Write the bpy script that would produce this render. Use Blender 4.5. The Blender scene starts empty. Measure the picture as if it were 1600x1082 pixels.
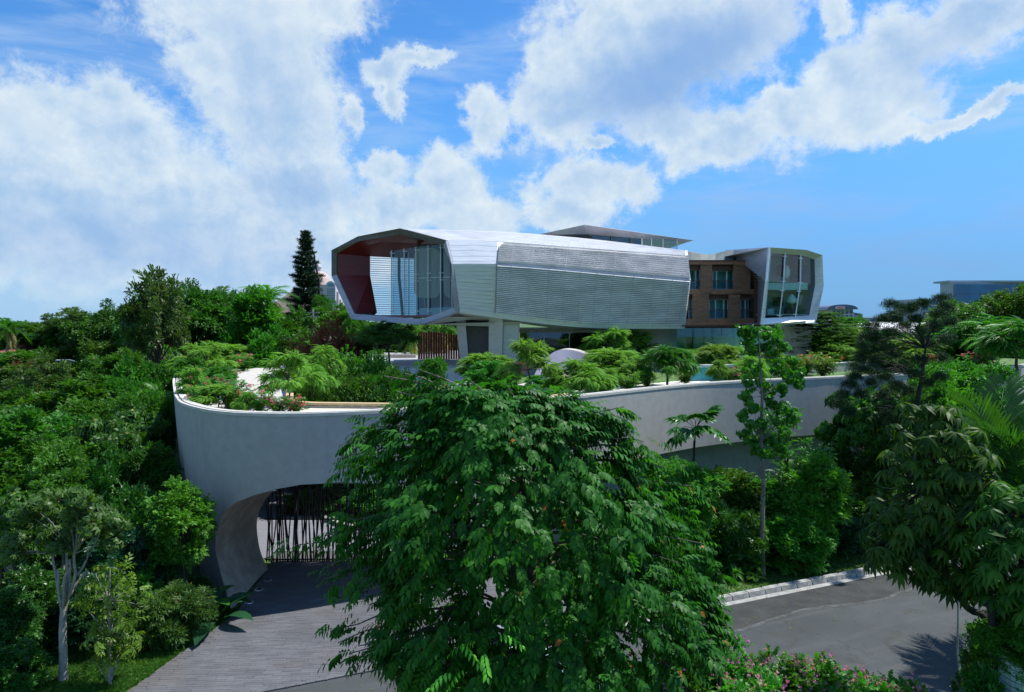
import bpy, bmesh, math, random
import numpy as np
from mathutils import Vector, Matrix, noise

R = math.radians
random.seed(7)
SC = bpy.context.scene
COL = SC.collection

# ------------------------------------------------------------------ camera
F = 1100.0                      # focal length in photo pixels (1600 wide)
cam_d = bpy.data.cameras.new("camera")
cam = bpy.data.objects.new("camera", cam_d)
COL.objects.link(cam)
cam.location = (0, 0, 12)
cam.rotation_euler = (R(90), 0, 0)
cam_d.sensor_width = 36
cam_d.lens = F / 1600 * 36
cam_d.shift_y = -0.0225
cam_d.clip_start = 0.3
cam_d.clip_end = 9000
SC.camera = cam

# ------------------------------------------------------------------ sky, sun, exposure
SUN_EL, SUN_AZ = 60.0, 71.0     # azimuth clockwise from +Y (the view direction)
sun_d = bpy.data.lights.new("sun", 'SUN')
sun_d.energy = 5.0
sun_d.angle = R(0.5)
sun_d.color = (1.0, 0.965, 0.9)
sun = bpy.data.objects.new("sun", sun_d)
COL.objects.link(sun)
sd = Vector((math.sin(R(SUN_AZ)) * math.cos(R(SUN_EL)), math.cos(R(SUN_AZ)) * math.cos(R(SUN_EL)), math.sin(R(SUN_EL))))
sun.rotation_euler = sd.to_track_quat('Z', 'Y').to_euler()
sun.location = (30, 0, 60)

SC.view_settings.view_transform = 'Standard'
SC.view_settings.look = 'None'
SC.view_settings.gamma = 1
SC.view_settings.use_curve_mapping = False
SC.view_settings.exposure = 0.38

world = bpy.data.worlds.new("World")
SC.world = world
world.use_nodes = True
WN, WL = world.node_tree.nodes, world.node_tree.links
WN.clear()
SKY_STRENGTH = 0.076

class NG:
    """small helper for node graphs"""
    def __init__(s, nodes, links): s.n, s.l = nodes, links
    def set(s, node, idx, v):
        if hasattr(v, 'is_linked') or hasattr(v, 'links'): s.l.new(v, node.inputs[idx])
        elif v is not None: node.inputs[idx].default_value = v
    def math(s, op, a, b=None, c=None, clamp=False):
        m = s.n.new('ShaderNodeMath'); m.operation = op; m.use_clamp = clamp
        s.set(m, 0, a)
        if b is not None: s.set(m, 1, b)
        if c is not None: s.set(m, 2, c)
        return m.outputs[0]
    def vmath(s, op, a, b=None, out=0):
        m = s.n.new('ShaderNodeVectorMath'); m.operation = op
        s.set(m, 0, a)
        if b is not None: s.set(m, 1, b)
        return m.outputs[out]
    def mix(s, f, a, b, mode='MIX'):
        m = s.n.new('ShaderNodeMix'); m.data_type = 'RGBA'; m.blend_type = mode
        s.set(m, 0, f)
        for i, v in ((6, a), (7, b)):
            if isinstance(v, tuple) and len(v) == 3: v = v + (1,)
            s.set(m, i, v)
        return m.outputs[2]
    def noise(s, vec, scale, detail=4, rough=0.55, dist=0.0, color=False):
        m = s.n.new('ShaderNodeTexNoise')
        if vec is not None: s.l.new(vec, m.inputs['Vector'])
        m.inputs['Scale'].default_value = scale; m.inputs['Detail'].default_value = detail
        m.inputs['Roughness'].default_value = rough; m.inputs['Distortion'].default_value = dist
        return m.outputs[1 if color else 0]
    def smooth(s, v, lo, hi, a=0.0, b=1.0):
        m = s.n.new('ShaderNodeMapRange'); m.interpolation_type = 'SMOOTHSTEP'
        s.set(m, 0, v); m.inputs[1].default_value = lo; m.inputs[2].default_value = hi
        m.inputs[3].default_value = a; m.inputs[4].default_value = b
        return m.outputs[0]
    def comb(s, x, y, z=0.0):
        m = s.n.new('ShaderNodeCombineXYZ'); s.set(m, 0, x); s.set(m, 1, y); s.set(m, 2, z)
        return m.outputs[0]
    def sep(s, v):
        m = s.n.new('ShaderNodeSeparateXYZ'); s.l.new(v, m.inputs[0]); return m.outputs

def build_sky():
    g = NG(WN, WL)
    tc = WN.new('ShaderNodeTexCoord')
    d = tc.outputs['Generated']
    x, y, z = g.sep(d)
    az = g.math('ARCTAN2', x, y)
    hor = g.math('SQRT', g.math('ADD', g.math('MULTIPLY', x, x), g.math('MULTIPLY', y, y)))
    el = g.math('ARCTAN2', z, hor)
    p = g.comb(az, el)
    sky = WN.new('ShaderNodeTexSky'); sky.sky_type = 'NISHITA'
    sky.sun_disc = False; sky.sun_elevation = R(SUN_EL); sky.sun_rotation = R(SUN_AZ)
    sky.air_density = 1.0; sky.dust_density = 0.6; sky.ozone_density = 2.0; sky.altitude = 100
    blue = g.mix(1.0, sky.outputs[0], (0.62, 1.32, 1.95), 'MULTIPLY')
    # towards the horizon the tropical air is milky
    # clouds: soft union of tilted ellipses in azimuth / elevation, torn by fractal noise
    def ae(px, py):
        dx = px - 800.0
        return math.atan2(dx, F), math.atan2(505.0 - py, math.hypot(F, dx))
    blobs = [  # px, py, rx, ry (photo pixels), tilt degrees
        (40, 190, 130, 95, -20), (-60, 300, 250, 150, 0), (205, 215, 75, 95, 10), (120, 330, 260, 110, 0), (290, 330, 170, 130, 0),
        (390, 60, 165, 120, 0), (440, 190, 115, 170, 8), (450, 330, 150, 110, 0), (330, 10, 120, 60, 0), (530, 400, 190, 60, 0),
        (310, 420, 330, 55, 0), (500, -40, 120, 90, 0),
        (610, 105, 50, 38, 20), (665, 88, 62, 17, 22), (618, 150, 28, 34, 10), (545, 180, 24, 34, 0), (598, 265, 46, 38, 5),
        (620, 330, 110, 50, 0), (755, 190, 50, 58, 25), (700, 290, 72, 78, 40), (740, 345, 110, 52, 0),
        (870, 150, 95, 110, -12), (960, 80, 165, 120, 8), (1060, 60, 190, 110, 10), (1130, 40, 170, 80, 12), (920, 285, 118, 52, 4), (985, 290, 60, 45, 0),
        (890, 335, 100, 44, 0),
        (1040, 195, 95, 42, 2), (935, 218, 38, 16, 8), (1130, 215, 120, 58, 0), (1245, 190, 95, 55, 10), (1310, 25, 30, 50, 0), (1335, 125, 95, 70, 25), (1400, 60, 60, 55, 10), (1350, 175, 130, 60, 20),
        (1530, 30, 130, 50, 6), (1500, 168, 150, 16, 16),
    ]
    warp = g.noise(p, 8.0, 12, 0.70, 0.0, color=True)
    wv = g.vmath('SCALE', g.vmath('SUBTRACT', warp, (0.5, 0.5, 0.5)))
    wv.node.inputs['Scale'].default_value = 0.105
    pw = g.vmath('ADD', p, wv)
    field = None
    for px, py, rx, ry, tilt in blobs:
        a, e = ae(px, py)
        m = WN.new('ShaderNodeMapping'); m.vector_type = 'TEXTURE'
        WL.new(pw, m.inputs['Vector'])
        m.inputs['Location'].default_value = (a, e, 0)
        m.inputs['Rotation'].default_value = (0, 0, R(tilt))
        m.inputs['Scale'].default_value = (rx / F * 1.0, ry / F * 1.0, 1)
        ln = g.vmath('LENGTH', m.outputs[0], out=1)
        field = ln if field is None else g.math('SMOOTH_MIN', field, ln, 0.35)
    field = g.math('SUBTRACT', 1.0, field)
    # beyond the frame: scattered cumulus of the same kind
    far = g.smooth(g.math('ABSOLUTE', az), 0.66, 0.86)
    up = g.smooth(el, 0.46, 0.62)
    outside = g.math('MAXIMUM', far, up)
    n1 = g.noise(g.vmath('MULTIPLY', d, (1, 1, 1.6)), 2.6, 3, 0.5)
    gen = g.math('SUBTRACT', g.math('MULTIPLY', n1, 5.0), 2.85)
    mixf = g.math('ADD', g.math('MULTIPLY', outside, gen), g.math('MULTIPLY', g.math('SUBTRACT', 1.0, outside), field))
    n2 = g.noise(p, 16.0, 12, 0.68, 0.2)
    edge = g.math('ADD', mixf, g.math('MULTIPLY', g.math('SUBTRACT', n2, 0.5), 1.5))
    mask = g.smooth(edge, 0.0, 0.46)
    core = g.smooth(edge, 0.15, 0.95)
    # relief: noise sampled twice along the direction of the light
    n3a = g.noise(p, 17.0, 9, 0.58)
    n3b = g.noise(g.vmath('ADD', p, (0.010, 0.018, 0.0)), 17.0, 9, 0.58)
    rel = g.math('MULTIPLY_ADD', g.math('SUBTRACT', n3a, n3b), 3.6, 0.5, clamp=True)
    soft = g.noise(p, 3.4, 3, 0.5)
    shade = g.math('MULTIPLY', core, g.smooth(soft, 0.30, 0.58, 0.25, 1.0))
    lit = g.math('SUBTRACT', g.math('ADD', 0.62, g.math('MULTIPLY', rel, 0.42)), g.math('MULTIPLY', shade, 0.62), clamp=True)
    cloudc = g.mix(lit, (4.1, 6.0, 8.5), (7.9, 8.9, 9.5))
    for px, py, rx, ry, tilt, amt in ((1075, 95, 210, 85, 16, 0.85), (960, 150, 150, 50, 10, .5), (1480, 60, 150, 60, 10, .35), (470, 300, 120, 40, 0, .45), (200, 380, 330, 70, -4, .45), (420, 130, 110, 130, 0, .25)):
        a, e = ae(px, py)
        m = WN.new('ShaderNodeMapping'); m.vector_type = 'TEXTURE'; WL.new(pw, m.inputs['Vector'])
        m.inputs['Location'].default_value = (a, e, 0); m.inputs['Rotation'].default_value = (0, 0, R(tilt)); m.inputs['Scale'].default_value = (rx / F, ry / F, 1)
        k = g.smooth(g.vmath('LENGTH', m.outputs[0], out=1), 1.15, 0.1, 0, amt)
        cloudc = g.mix(k, cloudc, (2.3, 4.3, 7.9))
    # thin veils
    veil = g.noise(g.vmath('MULTIPLY', p, (2.0, 9.0, 1)), 2.2, 5, 0.6, 0.4)
    veil = g.math('MULTIPLY', g.smooth(veil, 0.40, 0.75), 0.5)
    base = g.mix(veil, blue, (5.2, 6.9, 9.2))
    hz = g.mix(g.smooth(az, -0.35, 0.45), (2.9, 5.5, 8.4), (1.6, 3.6, 7.3))
    low = g.smooth(el, 0.34, 0.02, 0.0, 0.80)
    base = g.mix(low, base, hz)
    # the milky left horizon
    lefth = g.math('MULTIPLY', g.smooth(az, 0.0, -0.45), g.smooth(el, 0.30, 0.05))
    base = g.mix(g.math('MULTIPLY', lefth, 0.55), base, (4.6, 6.6, 9.0))
    fade = g.smooth(el, -0.02, 0.09)
    mask2 = g.math('MULTIPLY', mask, g.math('MULTIPLY', fade, 0.96))
    colr = g.mix(mask2, base, cloudc)
    bg = WN.new('ShaderNodeBackground'); bg.inputs['Strength'].default_value = SKY_STRENGTH
    out = WN.new('ShaderNodeOutputWorld')
    WL.new(colr, bg.inputs['Color']); WL.new(bg.outputs[0], out.inputs[0])
build_sky()
world.cycles.sampling_method = 'MANUAL'
world.cycles.sample_map_resolution = 512

# ------------------------------------------------------------------ helpers
def P(px, py, Y):
    """photo pixel at depth Y -> world point"""
    return Vector(((px - 800.0) / F * Y, Y, 12 - (py - 505.0) / F * Y))

def G(px, py, z=0.0):
    """photo pixel on the horizontal plane at height z"""
    Y = F * (12 - z) / (py - 505.0)
    return Vector(((px - 800.0) / F * Y, Y, z))

def sstep(a, b, x):
    t = np.clip((x - a) / (b - a), 0, 1)
    return t * t * (3 - 2 * t)

def tag(o, label=None, cat=None, group=None, kind=None):
    if label: o['label'] = label
    if cat: o['category'] = cat
    if group: o['group'] = group
    if kind: o['kind'] = kind
    return o

def empty(name, loc, label=None, cat=None, group=None, rz=0.0):
    o = bpy.data.objects.new(name, None)
    o.empty_display_size = 0.3
    COL.objects.link(o)
    o.location = loc; o.rotation_euler = (0, 0, rz)
    return tag(o, label, cat, group)

def origin_of(parent):
    v = Vector((0, 0, 0))
    while parent is not None:
        v += parent.location
        parent = parent.parent
    return v

class MB:
    """collects geometry in world coordinates"""
    def __init__(s): s.v, s.f = [], []
    def add(s, vs, fs):
        b = len(s.v)
        s.v += [tuple(v) for v in vs]
        s.f += [tuple(i + b for i in f) for f in fs]
        return s
    def box(s, c, size, rz=0.0):
        cx, cy, cz = c; sx, sy, sz = (q / 2 for q in size)
        ca, sa = math.cos(rz), math.sin(rz)
        vs = []
        for dz in (-sz, sz):
            for dx, dy in ((-sx, -sy), (sx, -sy), (sx, sy), (-sx, sy)):
                vs.append((cx + dx * ca - dy * sa, cy + dx * sa + dy * ca, cz + dz))
        return s.add(vs, [(3, 2, 1, 0), (4, 5, 6, 7), (0, 1, 5, 4), (1, 2, 6, 5), (2, 3, 7, 6), (3, 0, 4, 7)])
    def hexa(s, a):
        """8 corner points: bottom loop then top loop"""
        return s.add(a, [(3, 2, 1, 0), (4, 5, 6, 7), (0, 1, 5, 4), (1, 2, 6, 5), (2, 3, 7, 6), (3, 0, 4, 7)])
    def prism(s, poly, z0, z1):
        n = len(poly)
        vs = [(p[0], p[1], z0) for p in poly] + [(p[0], p[1], z1) for p in poly]
        fs = [tuple(reversed(range(n))), tuple(range(n, 2 * n))]
        fs += [(i, (i + 1) % n, (i + 1) % n + n, i + n) for i in range(n)]
        return s.add(vs, fs)
    def slab(s, poly3, off):
        """a polygon in space given thickness along vector off"""
        n = len(poly3); off = Vector(off)
        vs = [Vector(p) for p in poly3] + [Vector(p) + off for p in poly3]
        fs = [tuple(range(n)), tuple(reversed(range(n, 2 * n)))]
        fs += [(i, i + n, (i + 1) % n + n, (i + 1) % n) for i in range(n)]
        return s.add(vs, fs)
    def quad(s, a, b, c, d): return s.add([a, b, c, d], [(0, 1, 2, 3)])
    def tube(s, pts, rad, n=6, caps=True):
        pts = [Vector(p) for p in pts]
        m = len(pts)
        if not hasattr(rad, '__len__'): rad = [rad] * m
        vs, fs = [], []
        for i, p in enumerate(pts):
            t = (pts[min(i + 1, m - 1)] - pts[max(i - 1, 0)])
            if t.length < 1e-9: t = Vector((0, 0, 1))
            t.normalize()
            a = t.cross(Vector((0, 0, 1)) if abs(t.z) < 0.9 else Vector((1, 0, 0))).normalized()
            b = t.cross(a)
            for k in range(n):
                an = 2 * math.pi * k / n
                vs.append(p + (a * math.cos(an) + b * math.sin(an)) * rad[i])
        for i in range(m - 1):
            for k in range(n):
                k2 = (k + 1) % n
                fs.append((i * n + k, i * n + k2, (i + 1) * n + k2, (i + 1) * n + k))
        if caps:
            fs.append(tuple(range(n))); fs.append(tuple(reversed(range((m - 1) * n, m * n))))
        return s.add(vs, fs)
    def lathe(s, prof, c, n=16):
        """prof: (radius, z) pairs about vertical axis at c"""
        cx, cy, cz = c; vs, fs = [], []
        for r, z in prof:
            for k in range(n):
                an = 2 * math.pi * k / n
                vs.append((cx + r * math.cos(an), cy + r * math.sin(an), cz + z))
        for i in range(len(prof) - 1):
            for k in range(n):
                k2 = (k + 1) % n
                fs.append((i * n + k, i * n + k2, (i + 1) * n + k2, (i + 1) * n + k))
        return s.add(vs, fs)
    def grid(s, rows, flip=False):
        """rows: list of equal-length point lists"""
        n = len(rows[0]); vs = [p for r in rows for p in r]; fs = []
        for i in range(len(rows) - 1):
            for k in range(n - 1):
                q = (i * n + k, i * n + k + 1, (i + 1) * n + k + 1, (i + 1) * n + k)
                fs.append(tuple(reversed(q)) if flip else q)
        return s.add(vs, fs)
    def build(s, name, mat, parent=None, smooth=False, weld=False, label=None, kind=None, at=None):
        o0 = origin_of(parent) if parent is not None else (Vector(at) if at is not None else Vector((0, 0, 0)))
        me = bpy.data.meshes.new(name)
        me.from_pydata([(x - o0.x, y - o0.y, z - o0.z) for x, y, z in s.v], [], s.f)
        if weld:
            bm = bmesh.new(); bm.from_mesh(me)
            bmesh.ops.remove_doubles(bm, verts=bm.verts, dist=1e-4)
            bmesh.ops.recalc_face_normals(bm, faces=bm.faces)
            bm.to_mesh(me); bm.free()
        if mat: me.materials.append(mat)
        if smooth:
            me.polygons.foreach_set('use_smooth', [True] * len(me.polygons))
        o = bpy.data.objects.new(name, me); COL.objects.link(o)
        if parent is not None: o.parent = parent
        else: o.location = o0
        if label: o['label'] = label
        if kind: o['kind'] = kind
        return o

def share(o, parent=None, loc=None, rot=None, scale=None):
    c = o.copy(); COL.objects.link(c)
    if parent is not None: c.parent = parent
    if loc is not None: c.location = loc
    if rot is not None: c.rotation_euler = rot
    if scale is not None: c.scale = scale
    return c

def catmull(pts, sub):
    pts = [Vector(p) for p in pts]; out = []
    for i in range(len(pts) - 1):
        p0, p1, p2, p3 = pts[max(i - 1, 0)], pts[i], pts[i + 1], pts[min(i + 2, len(pts) - 1)]
        for k in range(sub):
            t = k / sub
            out.append(0.5 * ((2 * p1) + (-p0 + p2) * t + (2 * p0 - 5 * p1 + 4 * p2 - p3) * t * t + (-p0 + 3 * p1 - 3 * p2 + p3) * t ** 3))
    out.append(pts[-1]); return out

# ------------------------------------------------------------------ materials
def mat_new(name):
    m = bpy.data.materials.new(name); m.use_nodes = True
    nt = m.node_tree; g = NG(nt.nodes, nt.links)
    return m, g, nt.nodes['Principled BSDF']

def mat(name, col, rough=0.7, metal=0.0, var=0.12, scale=3.0, bump=0.0, bscale=20.0, spec=None, stretch=None, dirt=0.0, detail=6):
    m, g, b = mat_new(name)
    tc = g.n.new('ShaderNodeTexCoord')
    v = tc.outputs['Object']
    if stretch: v = g.vmath('MULTIPLY', v, stretch)
    if var > 0:
        n = g.noise(v, scale, detail, 0.6)
        lo = tuple(c * (1 - var) for c in col); hi = tuple(min(1, c * (1 + var)) for c in col)
        c = g.mix(g.smooth(n, 0.3, 0.7), lo, hi)
        if dirt > 0:
            n2 = g.noise(g.vmath('MULTIPLY', tc.outputs['Object'], (1, 1, 0.25)), 0.7, 5, 0.65)
            c = g.mix(g.smooth(n2, 0.5, 0.75, 0, dirt), c, tuple(q * 0.45 for q in col))
            n3 = g.noise(g.vmath('MULTIPLY', tc.outputs['Object'], (3.2, 3.2, 0.16)), 1.0, 6, 0.7)
            c = g.mix(g.smooth(n3, 0.54, 0.78, 0, dirt * 1.3), c, (col[0] * .5, col[1] * .5, col[2] * .46))
        g.l.new(c, b.inputs['Base Color'])
    else: b.inputs['Base Color'].default_value = (*col, 1)
    b.inputs['Roughness'].default_value = rough; b.inputs['Metallic'].default_value = metal
    if spec is not None: b.inputs['Specular IOR Level'].default_value = spec
    if bump > 0:
        bn = g.n.new('ShaderNodeBump'); bn.inputs['Strength'].default_value = bump; bn.inputs['Distance'].default_value = 0.03
        g.l.new(g.noise(v, bscale, 5, 0.6), bn.inputs['Height']); g.l.new(bn.outputs[0], b.inputs['Normal'])
    return m

def mat_glass(name, tint, refl=1.0, rough=0.02, body=0.0):
    """architectural glass: tinted see-through with a Fresnel reflection; body adds an opaque share"""
    m, g, b = mat_new(name)
    tr = g.n.new('ShaderNodeBsdfTransparent'); tr.inputs[0].default_value = (*tint, 1)
    gl = g.n.new('ShaderNodeBsdfGlossy'); gl.inputs['Roughness'].default_value = rough
    gl.inputs[0].default_value = (0.9, 0.95, 1, 1)
    fr = g.n.new('ShaderNodeLayerWeight'); fr.inputs[0].default_value = 0.5
    f = g.math('MULTIPLY', g.math('MULTIPLY_ADD', g.math('POWER', fr.outputs['Facing'], 4.0), 0.9, 0.07), refl, clamp=True)
    mx = g.n.new('ShaderNodeMixShader')
    g.l.new(f, mx.inputs[0]); g.l.new(tr.outputs[0], mx.inputs[1]); g.l.new(gl.outputs[0], mx.inputs[2])
    last = mx.outputs[0]
    if body > 0:
        df = g.n.new('ShaderNodeBsdfDiffuse'); df.inputs[0].default_value = (tint[0] * .5, tint[1] * .5, tint[2] * .5, 1)
        m2 = g.n.new('ShaderNodeMixShader'); m2.inputs[0].default_value = body
        g.l.new(last, m2.inputs[1]); g.l.new(df.outputs[0], m2.inputs[2]); last = m2.outputs[0]
    g.l.new(last, g.n['Material Output'].inputs[0])
    return m

def mat_leaf(name, lo, hi, odd=None, rough=0.45, trans=0.36, oddat=0.965, spec=0.32):
    """leaf material; attribute 'v' (0..1) picks the leaf's own colour"""
    m, g, b = mat_new(name)
    at = g.n.new('ShaderNodeAttribute'); at.attribute_name = 'v'
    oi = g.n.new('ShaderNodeObjectInfo')
    cr = g.n.new('ShaderNodeValToRGB'); e = cr.color_ramp.elements
    e[0].position = 0.0; e[0].color = (*lo, 1)
    e[1].position = 0.93 if odd else 1.0; e[1].color = (*hi, 1)
    if odd:
        q = e.new(oddat); q.color = (*hi, 1)
        q = e.new(min(0.999, oddat + 0.012)); q.color = (*odd, 1)
    g.l.new(at.outputs['Fac'], cr.inputs[0])
    hs = g.n.new('ShaderNodeHueSaturation')
    g.l.new(g.math('MULTIPLY_ADD', oi.outputs['Random'], 0.035, 0.483), hs.inputs['Hue'])
    g.l.new(g.math('MULTIPLY_ADD', oi.outputs['Random'], 0.45, 0.78), hs.inputs['Value'])
    g.l.new(cr.outputs[0], hs.inputs['Color'])
    g.l.new(hs.outputs[0], b.inputs['Base Color'])
    b.inputs['Roughness'].default_value = rough
    b.inputs['Specular IOR Level'].default_value = spec
    tl = g.n.new('ShaderNodeBsdfTranslucent')
    tcol = g.mix(1.0, hs.outputs[0], (1.3, 1.5, 0.5), 'MULTIPLY')
    g.l.new(tcol, tl.inputs[0])
    mx = g.n.new('ShaderNodeMixShader'); mx.inputs[0].default_value = trans
    g.l.new(b.outputs[0], mx.inputs[1]); g.l.new(tl.outputs[0], mx.inputs[2])
    g.l.new(mx.outputs[0], g.n['Material Output'].inputs[0])
    return m

M = {}
M['concrete'] = mat('concrete_render', (0.385, 0.37, 0.345), 0.85, var=0.06, scale=2.5, bump=0.22, bscale=14, dirt=0.22)
M['coping'] = mat('coping_stone', (0.50, 0.48, 0.43), 0.8, var=0.12, scale=5, bump=0.2)
M['soffit'] = mat('brown_plaster', (0.37, 0.31, 0.25), 0.8, var=0.22, scale=1.6, bump=0.35, bscale=6, dirt=0.2)
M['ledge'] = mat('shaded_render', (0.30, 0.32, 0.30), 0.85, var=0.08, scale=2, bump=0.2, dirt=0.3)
M['cream'] = mat('cream_render', (0.55, 0.50, 0.40), 0.85, var=0.08, scale=2, bump=0.15, dirt=0.15)
M['orange_cap'] = mat('ochre_cap', (0.55, 0.40, 0.22), 0.7, var=0.1)
M['beige'] = mat('beige_stone', (0.55, 0.53, 0.49), 0.7, var=0.07, scale=1.5, bump=0.1, stretch=(1, 1, 6))
M['white'] = mat('white_render', (0.62, 0.62, 0.62), 0.8, var=0.05, scale=2, bump=0.1, dirt=0.1)
M['metal'] = mat('brushed_zinc', (0.78, 0.765, 0.77), 0.40, 0.35, var=0.10, scale=1.2, bump=0.06, bscale=9, stretch=(0.5, 0.5, 8))
M['louvre'] = mat('zinc_louvre', (0.86, 0.83, 0.84), 0.34, 0.2, var=0.14, scale=0.5, stretch=(1, 1, 3))
M['skin'] = mat('zinc_back_skin', (0.52, 0.49, 0.53), 0.45, 0.3, var=0.25, scale=0.25)
M['darkmetal'] = mat('bronze_frame', (0.11, 0.10, 0.09), 0.45, 0.5, var=0.15, scale=2)
M['greyroof'] = mat('grey_zinc_sheet', (0.36, 0.36, 0.40), 0.42, 0.4, var=0.12, scale=0.8, bump=0.08, stretch=(1, 1, 5))
M['darkroof'] = mat('dark_membrane', (0.10, 0.14, 0.14), 0.6, var=0.2, scale=0.6)
M['redwood'] = mat('dark_red_timber', (0.14, 0.014, 0.012), 0.42, var=0.35, scale=1.4, stretch=(0.6, 0.6, 9), bump=0.15, bscale=3)
M['timber'] = mat('brown_timber', (0.34, 0.155, 0.085), 0.6, var=0.3, scale=2, stretch=(1, 1, 8), bump=0.1)
M['timber_dark'] = mat('dark_timber_edge', (0.12, 0.055, 0.04), 0.55, var=0.25, scale=2)
M['timber_grey'] = mat('weathered_timber', (0.36, 0.19, 0.115), 0.7, var=0.35, scale=1.5, stretch=(1, 1, 12), bump=0.2)
M['alu'] = mat('silver_mullion', (0.55, 0.58, 0.60), 0.35, 0.7, var=0.05)
M['glass'] = mat_glass('clear_glass', (0.74, 0.84, 0.88), 0.55)
M['glass_teal'] = mat_glass('green_glass', (0.58, 0.86, 0.85), 1.0)
M['glass_dark'] = mat_glass('tinted_glass', (0.28, 0.42, 0.45), 1.6)
M['curtain'] = mat('taupe_curtain', (0.72, 0.60, 0.42), 0.9, var=0.12, scale=1.5, stretch=(3, 3, 0.3))
M['white_paint'] = mat('white_paint', (0.80, 0.80, 0.80), 0.6, var=0.03)
M['teal_wall'] = mat('pale_teal_wall', (0.52, 0.70, 0.68), 0.8, var=0.08, scale=1.0)
M['dark'] = mat('dark_interior', (0.035, 0.04, 0.045), 0.8, var=0.2)
M['rust'] = mat('rusty_slat', (0.20, 0.06, 0.035), 0.7, var=0.35, scale=3, stretch=(1, 1, 0.4), bump=0.2)
M['black_iron'] = mat('black_iron', (0.02, 0.02, 0.022), 0.5, 0.4, var=0.2)
M['lawn'] = mat('lawn_grass', (0.075, 0.15, 0.035), 0.95, var=0.45, scale=1.6, bump=0.9, bscale=30)
M['soil'] = mat('leafy_soil', (0.035, 0.045, 0.018), 0.95, var=0.5, scale=1.2, bump=0.8, bscale=8)
M['gravel'] = mat('white_pebble', (0.48, 0.455, 0.41), 0.9, var=0.16, scale=9, bump=0.9, bscale=22)
M['slate'] = mat('slab_stone', (0.66, 0.64, 0.59), 0.85, var=0.15, scale=3, bump=0.3)
M['plaza'] = mat('grey_stone_paving', (0.34, 0.34, 0.35), 0.7, var=0.12, scale=1, bump=0.1)
M['step'] = mat('pale_stone_step', (0.55, 0.53, 0.52), 0.75, var=0.1, scale=2)
M['joint'] = mat('dark_joint', (0.05, 0.05, 0.055), 0.95, var=0.3, bump=0.3)
M['kerb'] = mat('kerb_concrete', (0.28, 0.285, 0.27), 0.9, var=0.3, scale=4, bump=0.5, bscale=18, dirt=0.5)
M['gutter'] = mat('gutter_concrete', (0.30, 0.30, 0.285), 0.9, var=0.2, scale=3, bump=0.3, dirt=0.4)
M['bark'] = mat('brown_bark', (0.10, 0.075, 0.055), 0.9, var=0.35, scale=4, bump=0.8, bscale=12, stretch=(2, 2, 0.6))
M['bark_pale'] = mat('pale_bark', (0.30, 0.29, 0.26), 0.85, var=0.3, scale=3, bump=0.6, bscale=10)
M['bark_dark'] = mat('dark_bark', (0.03, 0.026, 0.022), 0.9, var=0.3, scale=4, bump=0.8, bscale=12)
M['twig_grey'] = mat('grey_twig', (0.22, 0.19, 0.17), 0.9, var=0.2)

def mat_paver():
    m, g, b = mat_new('grey_brick_paver')
    oi = g.n.new('ShaderNodeObjectInfo'); tc = g.n.new('ShaderNodeTexCoord')
    geo = g.n.new('ShaderNodeNewGeometry')
    pos = geo.outputs['Position']
    n = g.noise(pos, 0.9, 5, 0.65)
    n2 = g.noise(pos, 0.35, 3, 0.5)
    f = g.math('ADD', g.math('MULTIPLY', n, 0.7), g.math('MULTIPLY', g.math('ADD', geo.outputs['Random Per Island'], oi.outputs['Random']), 0.2))
    c = g.mix(g.smooth(f, 0.35, 0.8), (0.078, 0.081, 0.092), (0.125, 0.128, 0.14))
    c = g.mix(g.smooth(n2, 0.45, 0.7, 0, 0.45), c, (0.10, 0.085, 0.075))
    n4 = g.noise(pos, 26.0, 4, 0.7)
    c = g.mix(g.smooth(n4, 0.5, 0.8, 0, 0.35), c, (0.22, 0.22, 0.22))
    g.l.new(c, b.inputs['Base Color']); b.inputs['Roughness'].default_value = 0.75
    bn = g.n.new('ShaderNodeBump'); bn.inputs['Strength'].default_value = 0.4; bn.inputs['Distance'].default_value = 0.01
    g.l.new(g.noise(pos, 40, 4), bn.inputs['Height']); g.l.new(bn.outputs[0], b.inputs['Normal'])
    return m
M['paver'] = mat_paver()

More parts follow.
